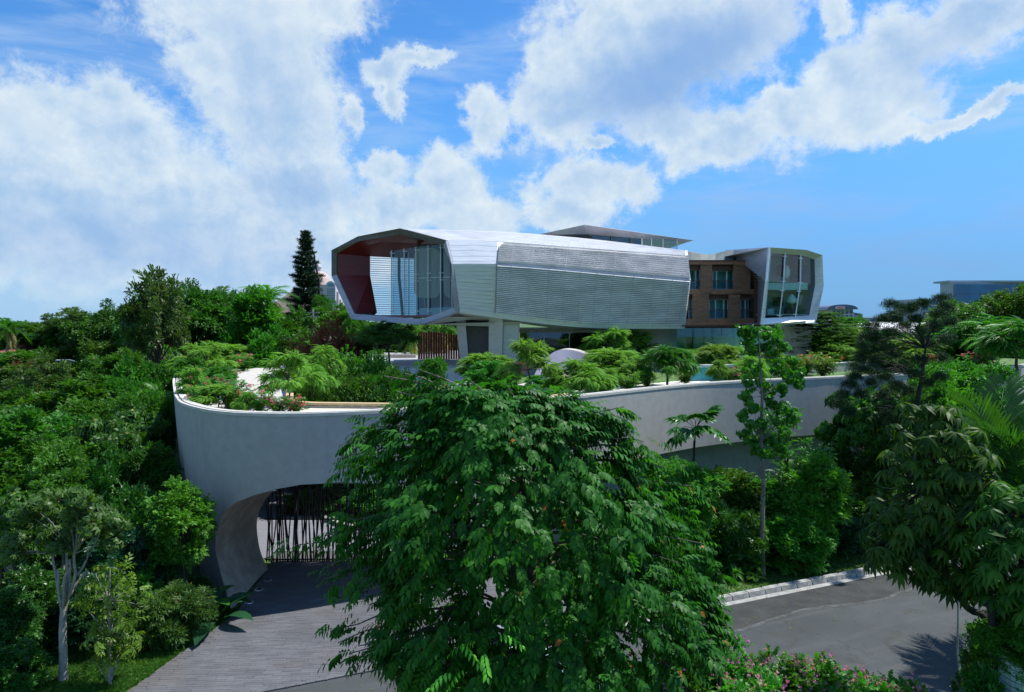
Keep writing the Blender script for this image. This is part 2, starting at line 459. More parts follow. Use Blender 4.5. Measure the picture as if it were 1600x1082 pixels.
def mat_asphalt():
    m, g, b = mat_new('worn_asphalt')
    geo = g.n.new('ShaderNodeNewGeometry'); pos = geo.outputs['Position']
    # along / across the road
    rot = g.n.new('ShaderNodeMapping'); rot.inputs['Rotation'].default_value = (0, 0, R(-23)); g.l.new(pos, rot.inputs[0])
    q = rot.outputs[0]
    big = g.noise(q, 0.22, 5, 0.6)
    streak = g.noise(g.vmath('MULTIPLY', q, (0.15, 1.4, 1)), 1.0, 5, 0.65)
    fine = g.noise(pos, 22, 4, 0.75)
    c = g.mix(g.smooth(big, 0.35, 0.65), (0.034, 0.040, 0.041), (0.052, 0.059, 0.061))
    c = g.mix(g.smooth(streak, 0.5, 0.7, 0, 0.6), c, (0.068, 0.073, 0.075))
    c = g.mix(g.smooth(fine, 0.52, 0.8, 0, 0.5), c, (0.11, 0.11, 0.11))
    stain = g.noise(q, 0.55, 6, 0.7, 1.0)
    c = g.mix(g.smooth(stain, 0.56, 0.66, 0, 0.75), c, (0.035, 0.035, 0.03))
    vo = g.n.new('ShaderNodeTexVoronoi'); vo.feature = 'DISTANCE_TO_EDGE'; vo.inputs['Scale'].default_value = 0.11
    wq = g.vmath('ADD', q, g.vmath('SCALE', g.noise(q, 1.5, 4, color=True))); wq.node.inputs[1].links[0].from_node.inputs['Scale'].default_value = 1.2
    g.l.new(wq, vo.inputs['Vector'])
    crack = g.smooth(vo.outputs['Distance'], 0.0, 0.006, 0.45, 0.0)
    c = g.mix(crack, c, (0.02, 0.02, 0.02))
    g.l.new(c, b.inputs['Base Color']); b.inputs['Roughness'].default_value = 0.88
    bn = g.n.new('ShaderNodeBump'); bn.inputs['Strength'].default_value = 0.5; bn.inputs['Distance'].default_value = 0.01
    g.l.new(fine, bn.inputs['Height']); g.l.new(bn.outputs[0], b.inputs['Normal'])
    return m
M['asphalt'] = mat_asphalt()
m_, g_, b_ = mat_new('pool_water')
b_.inputs['Base Color'].default_value = (0.02, 0.30, 0.42, 1); b_.inputs['Roughness'].default_value = 0.05
M['pool'] = m_
M['bark_mid'] = mat('grey_brown_stem', (0.17, 0.155, 0.13), 0.9, var=0.35, scale=3, bump=0.6, bscale=10)
# ------------------------------------------------------------------ ground, road, driveway
def edge_y(x): return 26.3 + 0.43 * x      # far edge (kerb) of the road

def terr(x, y):
    x = np.asarray(x, float); y = np.asarray(y, float)
    ed = 26.3 + 0.43 * x
    xl = -12.8 - np.clip(y - 30, 0, 45) * 0.55
    L = np.clip(xl - x, 0, None)
    h = 0.02 * L + 0.10 * L * sstep(22, 60, y)
    h = np.minimum(h, 5.0)
    Rr = np.clip(y - ed - 1.7, 0, None) * sstep(0.5, 4, x)
    h = np.maximum(h, np.minimum(0.11 * Rr, 3.0))
    B = sstep(72, 105, y) * 7.3
    h = np.maximum(h, B)
    N = np.clip(ed - 11.0 - y, 0, None)
    h = np.maximum(h, np.minimum(3.2, 0.5 * N) * sstep(-9, -2, x))
    return h - 0.05

def ground():
    n = 260
    t = np.linspace(-1, 1, n)
    xs = 90 * t + np.sign(t) * 3200 * np.abs(t) ** 5
    ys = 40 + 90 * t + np.sign(t) * np.where(t > 0, 3200, 220) * np.abs(t) ** 5
    X, Y = np.meshgrid(xs, ys)
    Z = terr(X, Y)
    far = sstep(900, 2600, Y)
    Z = Z + 0.06 * np.sin(X * 0.9) * np.cos(Y * 1.1) * sstep(0.3, 1.0, Z)
    V = np.stack([X, Y, Z], -1).reshape(-1, 3)
    idx = np.arange(n * n).reshape(n, n)
    Fq = np.stack([idx[:-1, :-1], idx[:-1, 1:], idx[1:, 1:], idx[1:, :-1]], -1).reshape(-1, 4)
    me = bpy.data.meshes.new('ground'); me.from_pydata(V.tolist(), [], Fq.tolist())
    m, g, b = mat_new('ground_cover')
    geo = g.n.new('ShaderNodeNewGeometry'); pos = geo.outputs['Position']
    n1 = g.noise(pos, 0.35, 5, 0.6); n2 = g.noise(pos, 6, 5, 0.65)
    c = g.mix(g.smooth(n1, 0.35, 0.65), (0.045, 0.10, 0.022), (0.07, 0.14, 0.03))
    c = g.mix(g.smooth(n2, 0.45, 0.75, 0, 0.5), c, (0.10, 0.10, 0.04))
    g.l.new(c, b.inputs['Base Color']); b.inputs['Roughness'].default_value = 0.95
    bn = g.n.new('ShaderNodeBump'); bn.inputs['Strength'].default_value = 0.8; bn.inputs['Distance'].default_value = 0.05
    g.l.new(g.noise(pos, 14, 5), bn.inputs['Height']); g.l.new(bn.outputs[0], b.inputs['Normal'])
    me.materials.append(m)
    me.polygons.foreach_set('use_smooth', [True] * len(me.polygons))
    o = bpy.data.objects.new('ground', me); COL.objects.link(o)
    tag(o, 'green planted ground falling from the gardens to the road', kind='structure')
ground()

# road: one asphalt sheet between far kerb line and the near bank
def road():
    rows = []
    for x in np.linspace(-60, 70, 66):
        rows.append([(x, edge_y(x) - 0.0 , 0.0), (x, edge_y(x) - 6, 0.0), (x, edge_y(x) - 12, 0.0)])
    o = MB().grid(rows, flip=True).build('road', M['asphalt'])
    tag(o, 'grey worn asphalt road with cracks running past the kerb', kind='structure')
    # later strip of asphalt along the kerb with a pale worn seam
    q = random.Random(8); rows, seam = [], []
    for k, x in enumerate(np.linspace(4.2, 60, 150)):
        w = 2.3 + .25 * math.sin(x * .9) + q.uniform(-.07, .07) - max(0, 6 - x) * .9
        rows.append([(x, edge_y(x) - .40, .004), (x + .1, edge_y(x) - max(.5, w), .004)])
        seam.append([(x, edge_y(x) - max(.5, w) + .02, .008), (x + .05, edge_y(x) - max(.5, w) - .10 - .10 * abs(math.sin(x * 3.1)), .008)])
    o = MB().grid(rows, flip=True).build('road_patch', mat('newer_asphalt', (.030, .033, .032), .9, var=.3, scale=1.2, bump=.4, bscale=40, dirt=.3)); tag(o, 'darker strip of newer asphalt beside the kerb', kind='structure')
    o = MB().grid(seam, flip=True).build('road_seam', mat('pale_worn_seam', (.058, .062, .062), .9, var=.5, scale=2.5)); tag(o, 'pale worn seam in the asphalt', kind='structure')
    # gutter strip and kerb stones, right of the driveway
    gx = np.linspace(3.6, 60, 60)
    d = Vector((1, 0.43, 0)).normalized(); nrm = Vector((-d.y, d.x, 0))
    rows = []
    for x in gx:
        p = Vector((x, edge_y(x), 0))
        rows.append([p - nrm * 0.34 + Vector((0, 0, 0.008)), p - nrm * 0.04 + Vector((0, 0, 0.012))])
    o = MB().grid(rows, flip=True).build('gutter', M['gutter'])
    tag(o, 'pale concrete gutter strip between the asphalt and the kerb stones', kind='structure')
    root = empty('kerb', (3.6, edge_y(3.6), 0), 'row of weathered grey concrete kerb stones along the far side of the road', 'kerb')
    mb = MB()
    L, W, Hh = 0.87, 0.34, 0.19
    prof = [(-L / 2, 0), (-L / 2, W), (L / 2, W), (L / 2, 0)]
    mb.add([(-L/2, 0, -.05), (L/2, 0, -.05), (L/2, W, -.05), (-L/2, W, -.05),
            (-L/2, 0.07, Hh), (L/2, 0.07, Hh), (L/2, W, Hh + .01), (-L/2, W, Hh + .01)],
           [(3, 2, 1, 0), (4, 5, 6, 7), (0, 1, 5, 4), (1, 2, 6, 5), (2, 3, 7, 6), (3, 0, 4, 7)])
    first = None
    ang = math.atan2(d.y, d.x)
    k = 0; s = 0.5
    while s < 42:
        p = d * s
        if first is None:
            first = mb.build('kerb_stone', M['kerb'], None); first.parent = root; o = first
        else: o = share(first, root)
        o.location = (p.x, p.y, random.uniform(-.012, .012)); o.rotation_euler = (random.uniform(-.02, .02), random.uniform(-.01, .01), ang + random.uniform(-.012, .012))
        s += 0.92; k += 1
road()

# driveway of narrow grey pavers
DL = [Vector((-12.75, 21.9, 0)), Vector((-12.5, 22.9, 0)), Vector((-11.4, 28.9, 0)), Vector((-11.9, 34.3, 0)), Vector((-12.4, 37, 0))]
def drive_left(y):
    for a, b in zip(DL[:-1], DL[1:]):
        if a.y <= y <= b.y: return a.x + (b.x - a.x) * (y - a.y) / (b.y - a.y)
    return DL[0].x if y < DL[0].y else DL[-1].x
def driveway():
    rows = []
    for y in np.linspace(21.2, 37, 20):
        rows.append([(drive_left(y), y, 0.006), (3.4, y, 0.006)])
    o = MB().grid(rows, flip=True).build('driveway', M['joint'])
    # trim by the road edge: the bed stops at the asphalt line
    me = o.data
    bm = bmesh.new(); bm.from_mesh(me)
    nn = Vector((0.43, -1, 0)).normalized()
    bmesh.ops.bisect_plane(bm, geom=bm.verts[:] + bm.edges[:] + bm.faces[:], plane_co=Vector((0, 26.3, 0)), plane_no=nn, clear_outer=True)
    bm.to_mesh(me); bm.free()
    tag(o, 'driveway of narrow grey brick pavers leading under the arch', kind='structure')
    a = R(4.0); u = Vector((math.cos(a), math.sin(a), 0)); w = Vector((-math.sin(a), math.cos(a), 0))
    LP, WP = 0.62, 0.135
    cells = []; cut = []
    for r in range(-80, 140):
        off = random.random() * LP
        for c in range(-30, 40):
            p = Vector((-8, 28, 0)) + w * (r * WP) + u * (c * LP + off)
            if p.y > 36.8 or p.x > 3.3: continue
            if p.y < edge_y(p.x) + 0.10: continue
            xl_ = drive_left(p.y) + 0.02
            if p.x - LP / 2 < xl_:
                if p.x + LP / 2 - xl_ > 0.10: cut.append((p, xl_))
                continue
            cells.append(p)
    def vis(p):   # photo row and column
        return 800 + p.x / p.y * F, 505 + 12 / p.y * F
    cells.sort(key=lambda p: (p.y + (60 if not (205 < vis(p)[0] < 600) else 0)))
    m0 = MB().box((0, 0, 0), (LP - 0.010, WP - 0.008, 0.05))
    first = None
    for p in cells[:300]:
        if first is None:
            first = m0.build('paver', M['paver'], None); q = first
        else: q = share(first)
        q.parent = o
        q.location = (p.x, p.y, 0.012 + random.uniform(0, .006)); q.rotation_euler = (random.uniform(-.008, .008), random.uniform(-.004, .004), a)
    rest = MB()
    for p in cells[300:]:
        rest.box((p.x, p.y, 0.012 + random.uniform(0, .006)), (LP - 0.010, WP - 0.008, 0.05), a)
    for p, xl_ in cut:
        x1 = p.x + LP / 2 - .016; rest.box(((x1 + xl_) / 2, p.y, 0.015), (x1 - xl_, WP - .014, .05), a)
    q = rest.build('paver_field', M['paver'], o); q['kind'] = 'stuff'
    first = None
    for k in range(46):
        x = -10.2 + k * .29; y = edge_y(x) + .09
        if first is None: first = MB().box((0, 0, 0), (.305, .17, .05)).build('edge_sett', M['paver'], None); q = first
        else: q = share(first)
        q.parent = o; q.location = (x, y, .026); q.rotation_euler = (0, 0, math.atan(.43))
driveway()

# courtyard beyond the arch
cy = MB().add([(-14.6, 33.0, -0.01), (-12.0, 36.9, 0.0), (0.5, 36.9, 0.0), (2, 44, 0.0), (-4, 52, 0), (-12, 60, 0), (-24, 66, 0), (-23, 52, 0), (-17, 43, 0)], [tuple(range(9))])
tag(cy.build('courtyard', mat('courtyard_paving', (0.17, 0.18, 0.21), 0.85, var=0.15, scale=1.5, bump=0.2, stretch=(0.4, 3, 1))), 'pale paved courtyard seen through the arch', kind='structure')
# raised round planting bed in the courtyard
bedpts = []
for k in range(28):
    an = 2 * math.pi * k / 28
    bedpts.append((-7.2 + 5.2 * math.cos(an), 46.0 + 5.6 * math.sin(an)))
bed = empty('planting_bed', (-7.2, 46, 0), 'round planting bed with pale kerb in the courtyard behind the arch', 'planter')
MB().prism(bedpts, 0.002, 0.22).build('kerb_ring', M['gutter'], bed)
MB().prism([(-7.2 + (x + 7.2) * .94, 46 + (y - 46) * .94) for x, y in bedpts], 0.1, 0.26).build('soil', M['lawn'], bed)

# ------------------------------------------------------------------ the curved ramp wall with the arch
RIM = 8.2
PLAN = [(-38, 84), (-34, 75), (-30, 64), (-24, 50), (-19.2, 40), (-16.9, 35.5), (-15.3, 32.9), (-12.9, 30.4), (-10.7, 29.45), (-8, 29.5), (-4.5, 31), (-0.6, 33.5), (3.3, 36.3), (12, 44), (22.3, 49.2), (30.8, 53), (46.8, 64), (60, 76)]
plan = [Vector((p.x, p.y, 0)) for p in catmull([Vector((x, y, 0)) for x, y in PLAN], 24)]
# resample finer near the arch
NP = len(plan)
def nrm_out(i):
    a = plan[max(i - 1, 0)]; b = plan[min(i + 1, NP - 1)]
    t = (b - a).normalized()
    return Vector((t.y, -t.x, 0)), t
# height of the lower edge as a function of x along the nose (front part only)
ARCH = [(-13.62, 1.7), (-13.35, 2.7), (-12.65, 3.85), (-11.8, 4.42), (-10.8, 4.80), (-9.8, 5.08), (-8.8, 5.25), (-7.2, 5.27), (-5.2, 5.0), (-3.6, 4.4), (-2.6, 3.5), (-2.0, 2.2), (-1.7, 0.9), (-1.6, 0.0)]
def arch_z(x):
    if x <= ARCH[0][0] or x >= ARCH[-1][0]: return 0.0
    for (x0, z0), (x1, z1) in zip(ARCH[:-1], ARCH[1:]):
        if x0 <= x <= x1:
            return z0 + (z1 - z0) * (x - x0) / (x1 - x0)
LIP = 4.3
def low_z(i):
    p = plan[i]
    if p.y > 36 and p.x < -14: return -1.0
    if p.x <= ARCH[-1][0]:
        z = arch_z(p.x)
        return z if z > 0 else -0.05
    if p.x > 1.0:
        return LIP * float(sstep(1.0, 3.0, p.x)) - 0.3 * (1 - float(sstep(1.0, 3.0, p.x)))
    return -0.3
def surf(i, z):
    """outer face of the wall: leans inwards below, foot of the leg sweeps to the right"""
    p = plan[i]; n, t = nrm_out(i)
    k = (RIM - z) / RIM
    nose = float(1 - sstep(-9.5, -2.0, p.x))
    lean = 1.0 * max(0.0, k) ** 1.4 * nose
    q = p - Vector((n.x, n.y * 0.15, 0)) * lean
    if z < 1.9 and p.x < -8:
        e = ((1.9 - z) / 1.9) ** 1.6
        w = math.exp(-abs(p.x + 13.6) * 0.5)
        q = q + Vector((1.35, -1.9, 0)) * (e * w)
    return Vector((q.x, q.y, z))
# dense list of stations: add points near the arch foot
stations = [i for i in range(NP)]
# extra precision: insert fractional plan points where the arch is steep
def densify():
    global plan, NP
    out = []
    for a, b in zip(plan[:-1], plan[1:]):
        out.append(a)
        if -13.6 < a.x < -10.5 or -3.4 < a.x < -1.2 or 0.6 < a.x < 3.2:
            for k in range(1, 7): out.append(a.lerp(b, k / 7))
    out.append(plan[-1]); plan = out; NP = len(plan)
densify()
wall = empty('ramp_wall', (-10.7, 30, 0), 'curved grey rendered concrete wall with wide arch carrying the roof garden ramp', 'wall')
NZ = 40
front_edge = []
mb = MB(); rows = []
for i in range(NP):
    zb = low_z(i)
    rows.append([surf(i, RIM + (zb - RIM) * k / NZ) for k in range(NZ + 1)])
mb.grid(rows)
mb.build('outer_face', M['concrete'], wall, smooth=True)
# coping: double rim with a shadow groove
def offset(i, d, z): 
    n, t = nrm_out(i); return Vector((plan[i].x, plan[i].y, 0)) - n * d + Vector((0, 0, z))
prof = [(-0.03, RIM - 0.10), (-0.03, RIM + 0.03), (0.10, RIM + 0.03), (0.10, RIM - 0.04), (0.17, RIM - 0.04), (0.17, RIM + 0.05), (0.48, RIM + 0.05), (0.48, RIM - 0.9)]
MB().grid([[offset(i, d, z) for d, z in prof] for i in range(0, NP)]).build('coping', M['coping'], wall)
# intrados of the arch: ruled from the front edge to a rear edge
rear = [(-11.9, 34.3, 0.0), (-12.35, 34.7, 0.6), (-12.62, 35.0, 1.2), (-12.68, 35.0, 2.1), (-12.45, 35.0, 2.9), (-12.0, 35.1, 3.55), (-11.2, 35.3, 4.05), (-10.0, 35.5, 4.35), (-8.5, 35.5, 4.5), (-6, 35.7, 4.5), (-3.5, 36.2, 4.2), (-1.6, 36.8, 3.4), (-0.6, 37.2, 2.2), (-0.2, 37.4, 1.0), (-0.1, 37.5, -0.1)]
def resample(pts, n):
    pts = [Vector(p) for p in pts]; d = [0]
    for a, b in zip(pts[:-1], pts[1:]): d.append(d[-1] + (b - a).length)
    out = []
    for k in range(n):
        s = d[-1] * k / (n - 1)
        j = 0
        while j < len(d) - 2 and d[j + 1] < s: j += 1
        t = (s - d[j]) / max(1e-9, d[j + 1] - d[j]); out.append(pts[j].lerp(pts[j + 1], min(1, max(0, t))))
    return out
arch_ids = [i for i in range(NP) if ARCH[0][0] - 0.02 <= plan[i].x <= ARCH[-1][0] + 0.02 and plan[i].y < 40]
leg = [surf(arch_ids[0], z) for z in (0.0, 0.3, 0.6, 0.9)]
fr = [surf(i, max(0, low_z(i))) for i in arch_ids]
# left jamb goes vertically down the leg
fr = [surf(arch_ids[0] - 1, float(z)) for z in np.linspace(-0.05, 1.7, 16)] + fr
FR = resample(fr, 160); RE = resample(catmull(rear, 6), 160)
rows = []
for k in range(13):
    t = k / 12
    # round the front arris a little
    rows.append([a.lerp(b, t) + Vector((0, 0, 0.10 * math.sin(math.pi * t))) for a, b in zip(FR, RE)])
MB().grid(rows).build('arch_soffit', M['soffit'], wall, smooth=True)
# inner (courtyard side) wall above the rear arch edge, with parapet
INNER = [Vector(p) for p in [(3.6, 40.5, 0), (1.2, 37.6, 0), (-2, 35.6, 0), (-4.95, 34.9, 0), (-7.8, 35.1, 0), (-10.4, 35.5, 0), (-11.6, 36.9, 0), (-13, 41.1, 0), (-16.8, 51.8, 0), (-20.5, 62, 0)]]
inner = catmull(INNER, 10)
def band(poly, d0, d1, z0, z1, mb=None):
    """vertical-walled strip following poly, offset sideways"""
    mb = mb or MB(); rows = []
    for i, p in enumerate(poly):
        t = (poly[min(i + 1, len(poly) - 1)] - poly[max(i - 1, 0)]).normalized(); n = Vector((t.y, -t.x, 0))
        a = p + n * d0; b = p + n * d1
        rows.append([(a.x, a.y, z0), (a.x, a.y, z1), (b.x, b.y, z1), (b.x, b.y, z0), (a.x, a.y, z0)])
    mb.grid(rows)
    mb.add(rows[0][:4], [(0, 1, 2, 3)]); mb.add(rows[-1][:4], [(3, 2, 1, 0)])
    return mb
band(inner, -0.14, 0.14, 6.2, 7.86).build('inner_parapet', M['cream'], wall)
band(inner, -0.20, 0.20, 7.90, 8.02).build('parapet_cap', M['orange_cap'], wall)
# little blocks that lift the cap: the slots between them read dark
mbk = MB()
for i in range(0, len(inner) - 1, 2):
    a, b = inner[i], inner[i + 1]; c = (a + b) / 2; an = math.atan2(b.y - a.y, b.x - a.x)
    mbk.box((c.x, c.y, 7.88), ((b - a).length * 0.7, 0.2, 0.042), an)
mbk.build('cap_block', M['cream'], wall, kind='stuff')
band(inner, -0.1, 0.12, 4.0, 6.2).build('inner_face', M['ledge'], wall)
# recessed lower wall on the right and its dark ledge
ids = [i for i in range(NP) if plan[i].x > 0.6]
rows = [[surf(i, max(low_z(i), -0.3)), offset(i, 0.25, max(low_z(i) - 0.10, -0.3)), offset(i, 1.3, max(low_z(i) - 0.02, -0.3))] for i in ids]
MB().grid(rows).build('ledge_soffit', M['concrete'], wall, smooth=False)
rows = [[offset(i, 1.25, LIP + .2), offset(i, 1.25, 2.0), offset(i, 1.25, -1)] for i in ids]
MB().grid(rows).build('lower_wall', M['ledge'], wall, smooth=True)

# roof garden deck: polygon between the outer wall and the courtyard hole
DECK = 7.75
def poly_sheet(name, outer, hole, z, m, label, thick=0.0):
    bm = bmesh.new(); edges = []
    for loop in ([outer] + ([hole] if hole else [])):
        vs = [bm.verts.new((p[0], p[1], z)) for p in loop]
        for a, b in zip(vs, vs[1:] + vs[:1]): edges.append(bm.edges.new((a, b)))
    bmesh.ops.triangle_fill(bm, use_beauty=True, use_dissolve=False, edges=edges)
    bmesh.ops.recalc_face_normals(bm, faces=bm.faces)
    for f in bm.faces:
        if f.normal.z < 0: f.normal_flip()
    if thick:
        ret = bmesh.ops.extrude_face_region(bm, geom=bm.faces[:])
        bmesh.ops.translate(bm, verts=[v for v in ret['geom'] if isinstance(v, bmesh.types.BMVert)], vec=(0, 0, -thick))
        bmesh.ops.recalc_face_normals(bm, faces=bm.faces)
    me = bpy.data.meshes.new(name); bm.to_mesh(me); bm.free(); me.materials.append(m)
    o = bpy.data.objects.new(name, me); COL.objects.link(o); tag(o, label, kind='structure'); return o
outer = [offset(i, 0.3, 0) for i in range(0, NP, 3)]
hole = [p for p in inner] + [Vector(q) for q in [(-21, 66, 0), (-16, 67, 0), (-11.5, 60, 0), (-9.6, 56.4, 0), (-2.3, 56.4, 0), (-2.3, 50.8, 0), (1.5, 48.5, 0), (4.6, 45.5, 0), (4.6, 42, 0)]]
poly_sheet('garden_lawn', [(p.x, p.y) for p in outer] + [(60, 96), (-38, 96)], [(p.x, p.y) for p in hole], DECK, M['lawn'], 'lawn of the roof garden on top of the curved ramp', thick=0.5)
def sheet(name, pts, dz, m, label):
    ps = [G(px, py, DECK) for px, py in pts]
    o = MB().add([(p.x, p.y, DECK + dz) for p in ps], [tuple(range(len(ps)))]).build(name, m)
    tag(o, label, kind='structure'); return o
sheet('gravel_path', [(300, 640), (330, 600), (352, 586), (372, 581), (402, 575), (434, 573.5), (436, 585), (446, 605), (462, 626), (487, 650), (420, 650), (380, 652), (340, 650)][::-1], 0.006, M['gravel'], 'white pebble path curving over the left end of the roof garden')
def ramp_paving():
    rows = []
    ids_ = [i for i in range(NP) if -11.2 < plan[i].x < 1.5 and plan[i].y < 40]
    for i in ids_:
        a = offset(i, .5, DECK + .012); n_, t_ = nrm_out(i)
        q = min(inner, key=lambda p: (Vector((p.x, p.y, 0)) - Vector((a.x, a.y, 0))).length)
        rows.append([a, Vector((q.x, q.y, DECK + .012))])
    o = MB().grid(rows, flip=True).build('ramp_paving', M['cream']); tag(o, 'sandy paving of the ramp between the outer rim and the inner parapet', kind='structure')
ramp_paving()
# plaza under the house
MB_pl = MB().prism([(-9.3, 56.2), (-2.2, 56.2), (2.5, 57.2), (8, 60), (30, 62.5), (30, 90), (-17, 90), (-15, 68), (-11.4, 60.2)], 7.0, 8.6)
tag(MB_pl.build('plaza', M['plaza']), 'grey stone terrace under the raised house', kind='structure')
# ------------------------------------------------------------------ the house
house = empty('house', (6, 62, DECK), 'long silver metal house raised on piers with louvred side and red lined open end', 'house')
# front rows at five stations: R0 ridge, R1 upper corner, R2 crease, R3 lower edge, R4 underside
ST = {
 0: [P(628, 358.5, 56), P(699, 377, 53), P(708, 413, 52.3), P(718, 488, 53.2), P(660, 507, 55)],
 1: [P(690, 359.5, 57.6), P(737, 375.5, 53.9), P(741, 413, 53.1), P(745, 492, 54.0), P(735, 499, 56)],
 2: [P(775, 362, 60), P(779, 379, 55), P(776, 413, 54), P(773, 496, 55), P(790, 502, 57.5)],
 3: [P(860, 368, 62), P(866, 385, 57), P(862, 419, 56), P(860, 507, 57.2), P(870, 512, 60)],
 4: [P(948, 376.5, 64), P(952, 391, 59.3), P(951, 427, 58.3), P(945, 513, 59.6), P(950, 515, 62.5)],
 5: [P(1072, 392, 66.5), P(1073, 400, 62.8), P(1077, 438, 61.8), P(1068, 513.5, 63.2), P(1068, 512, 66)],
}
MOUTH_B = [P(552, 498, 59), P(522, 432, 60.2), P(522, 392, 60.2), P(562, 371, 58.8)]     # lower, wall bottom, wall top, roof
BX = {1: (-12.5, 61.4), 2: (-6.6, 64.0), 3: (-1.5, 66.5), 4: (2.7, 69.0), 5: (10.5, 73)}
LOOP = {0: ST[0] + MOUTH_B}
tb = [p.z for p in MOUTH_B]
for k in range(1, 6):
    bx, by = BX[k]; base = Vector((bx, by, 0)); inn = Vector((0.41, -0.91, 0))
    f = k / 5
    LOOP[k] = ST[k] + [Vector((bx, by, tb[0])) + inn * 1.3, Vector((bx, by, tb[1])), Vector((bx, by, tb[2] - .2 * f)), Vector((bx, by, tb[3] - .6 * f)) + inn * 2.6]
NS = 9
def uval(u, r):
    """point on row r at parameter u (0..5), Catmull-Rom through the stations"""
    i = min(int(u), 4); t = u - i
    g4 = [LOOP[max(i - 1, 0)][r], LOOP[i][r], LOOP[i + 1][r], LOOP[min(i + 2, 5)][r]]
    if i <= 1: return g4[1].lerp(g4[2], t)
    p0, p1, p2, p3 = g4
    return 0.5 * ((2 * p1) + (-p0 + p2) * t + (2 * p0 - 5 * p1 + 4 * p2 - p3) * t * t + (-p0 + 3 * p1 - 3 * p2 + p3) * t ** 3)
US = [0, 1, 2] + [2 + 0.2 * k for k in range(1, 16)]
mb = MB()
for u0, u1 in zip(US[:-1], US[1:]):
    for r in range(NS):
        r2 = (r + 1) % NS
        if u0 == 1 and r in (5, 6): continue          # opening in the back wall of the loggia
        mb.quad(uval(u0, r), uval(u1, r), uval(u1, r2), uval(u0, r2))
mb.add([uval(5, r) for r in range(NS)], [tuple(range(NS))])
skin = mb.build('metal_skin', M['metal'], house, weld=True)
# which faces belong to the louvred screen: darker back skin behind louvres
skin.data.materials.append(M['skin'])
def front(u, v):
    """v: 0 = upper corner, 1 = crease, 2 = lower edge; negative runs up to the ridge"""
    if v < 0: return uval(u, 1).lerp(uval(u, 0), -v)
    if v < 1: return uval(u, 1).lerp(uval(u, 2), v)
    return uval(u, 2).lerp(uval(u, 3), v - 1)
def fnorm(u, v):
    e = 0.02
    a = front(min(5, u + e), v) - front(max(0, u - e), v); b = front(u, min(1.98, v + e)) - front(u, max(-0.98, v - e))
    n = a.cross(b).normalized()
    if n.y > 0: n = -n
    return n
# dark backing just proud of the skin under the louvres
usn = [2.0 + 3.0 * k / 30 for k in range(31)]
vsn = [0.08, 0.5, 0.999, 1.001, 1.5, 1.90]
MB().grid([[front(u, v) + fnorm(u, v) * 0.03 for v in vsn] for u in usn], flip=True).build('screen_backing', M['skin'], house)
# louvres: each a long blade following the curve
NL = 37
for k in range(NL):
    w = k / (NL - 1)
    v = 0.05 + 0.935 * w / 0.30 if w < 0.30 else 1.022 + 0.878 * (w - 0.30) / 0.70
    # keep blades clear of the crease
    rows = []
    u_start = 2.0 if w > 0.08 else 2.0 + (0.08 - w) * 1.2
    for j in range(31):
        u = u_start + (5 - u_start) * j / 30
        vv = v
        n = fnorm(u, vv); p = front(u, vv)
        dv = Vector((0, 0, 1))
        jit = 0.004 * math.sin(k * 12.9898 + j * 0.7)
        a = p + n * (0.05) - dv * 0.035
        b = p + n * (0.19 + jit) - dv * 0.050
        c = p + n * (0.21 + jit) + dv * 0.010
        d = p + n * (0.05) + dv * 0.045
        rows.append([a, b, c, d, a])
    MB().grid(rows, flip=True).build('louvre', M['louvre'], house)
# solid metal cladding courses left of the screen
NC = 26
for k in range(NC):
    v0 = 0.0 + 1.98 * k / NC; v1 = 0.0 + 1.98 * (k + 1) / NC - 0.008
    rows = []
    for u in (0.02, 0.25, 0.5, 0.75, 1.0, 1.5, 1.96):
        n = fnorm(u, (v0 + v1) / 2)
        e = 0.025 + 0.012 * ((k * 7) % 3)
        rows.append([front(u, v0), front(u, v0) + n * (e + .02), front(u, v1) + n * (e - .004), front(u, v1)])
    MB().grid(rows, flip=True).build('cladding_strip', M['metal'], house)
# roof courses above the corner, running to the silhouette
for k in range(12):
    v0 = -0.04 - 0.92 * k / 12; v1 = v0 - 0.072
    rows = []
    for j in range(36):
        u = 0.03 + 4.94 * j / 35
        n = fnorm(u, v0 * .5 + v1 * .5)
        if n.z < 0: n = -n
        rows.append([front(u, v0), front(u, v0) + n * 0.06, front(u, v1) + n * 0.03, front(u, v1)])
    MB().grid(rows, flip=False).build('roof_strip', M['metal'], house)
# vertical seams and clips of the screen
for u in [2.28, 2.62, 2.93, 3.22, 3.52, 3.8, 4.05, 4.28, 4.5, 4.7, 4.88]:
    for v0, v1 in ((0.0, 0.96), (1.04, 1.93)):
        pts = [front(u - 0.03 * (v - 1), v) + fnorm(u, v) * 0.225 for v in np.linspace(v0, v1, 6)]
        MB().tube(pts, 0.009, 4).build('screen_rod', M['skin'], house)
    p = front(u, 1.02) + fnorm(u, 1.02) * 0.25
    MB().box(p, (0.05, 0.08, 0.20)).build('screen_clip', M['skin'], house)
    p = front(u + 0.03, 1.93) + fnorm(u, 1.9) * 0.2
    MB().box(p, (0.07, 0.08, 0.12)).build('screen_clip', M['skin'], house)
# lower lip under the louvres
rows = []
for j in range(40):
    u = 0.0 + 5.0 * j / 39
    p, q = uval(u, 3), uval(u, 4)
    up = (front(u, 1.9) - p)
    rows.append([p + up * 0.9 + fnorm(u, 1.9) * 0.12, p + Vector((0, -0.10, -0.03)), q + Vector((0, 0, -0.06))])
MB().grid(rows, flip=True).build('lower_lip', M['metal'], house)
# right end cap edge
MB().tube([uval(5, r) + Vector((0.06, 0, 0)) for r in (0, 1, 2, 3)], 0.07, 6).build('end_trim', M['metal'], house)

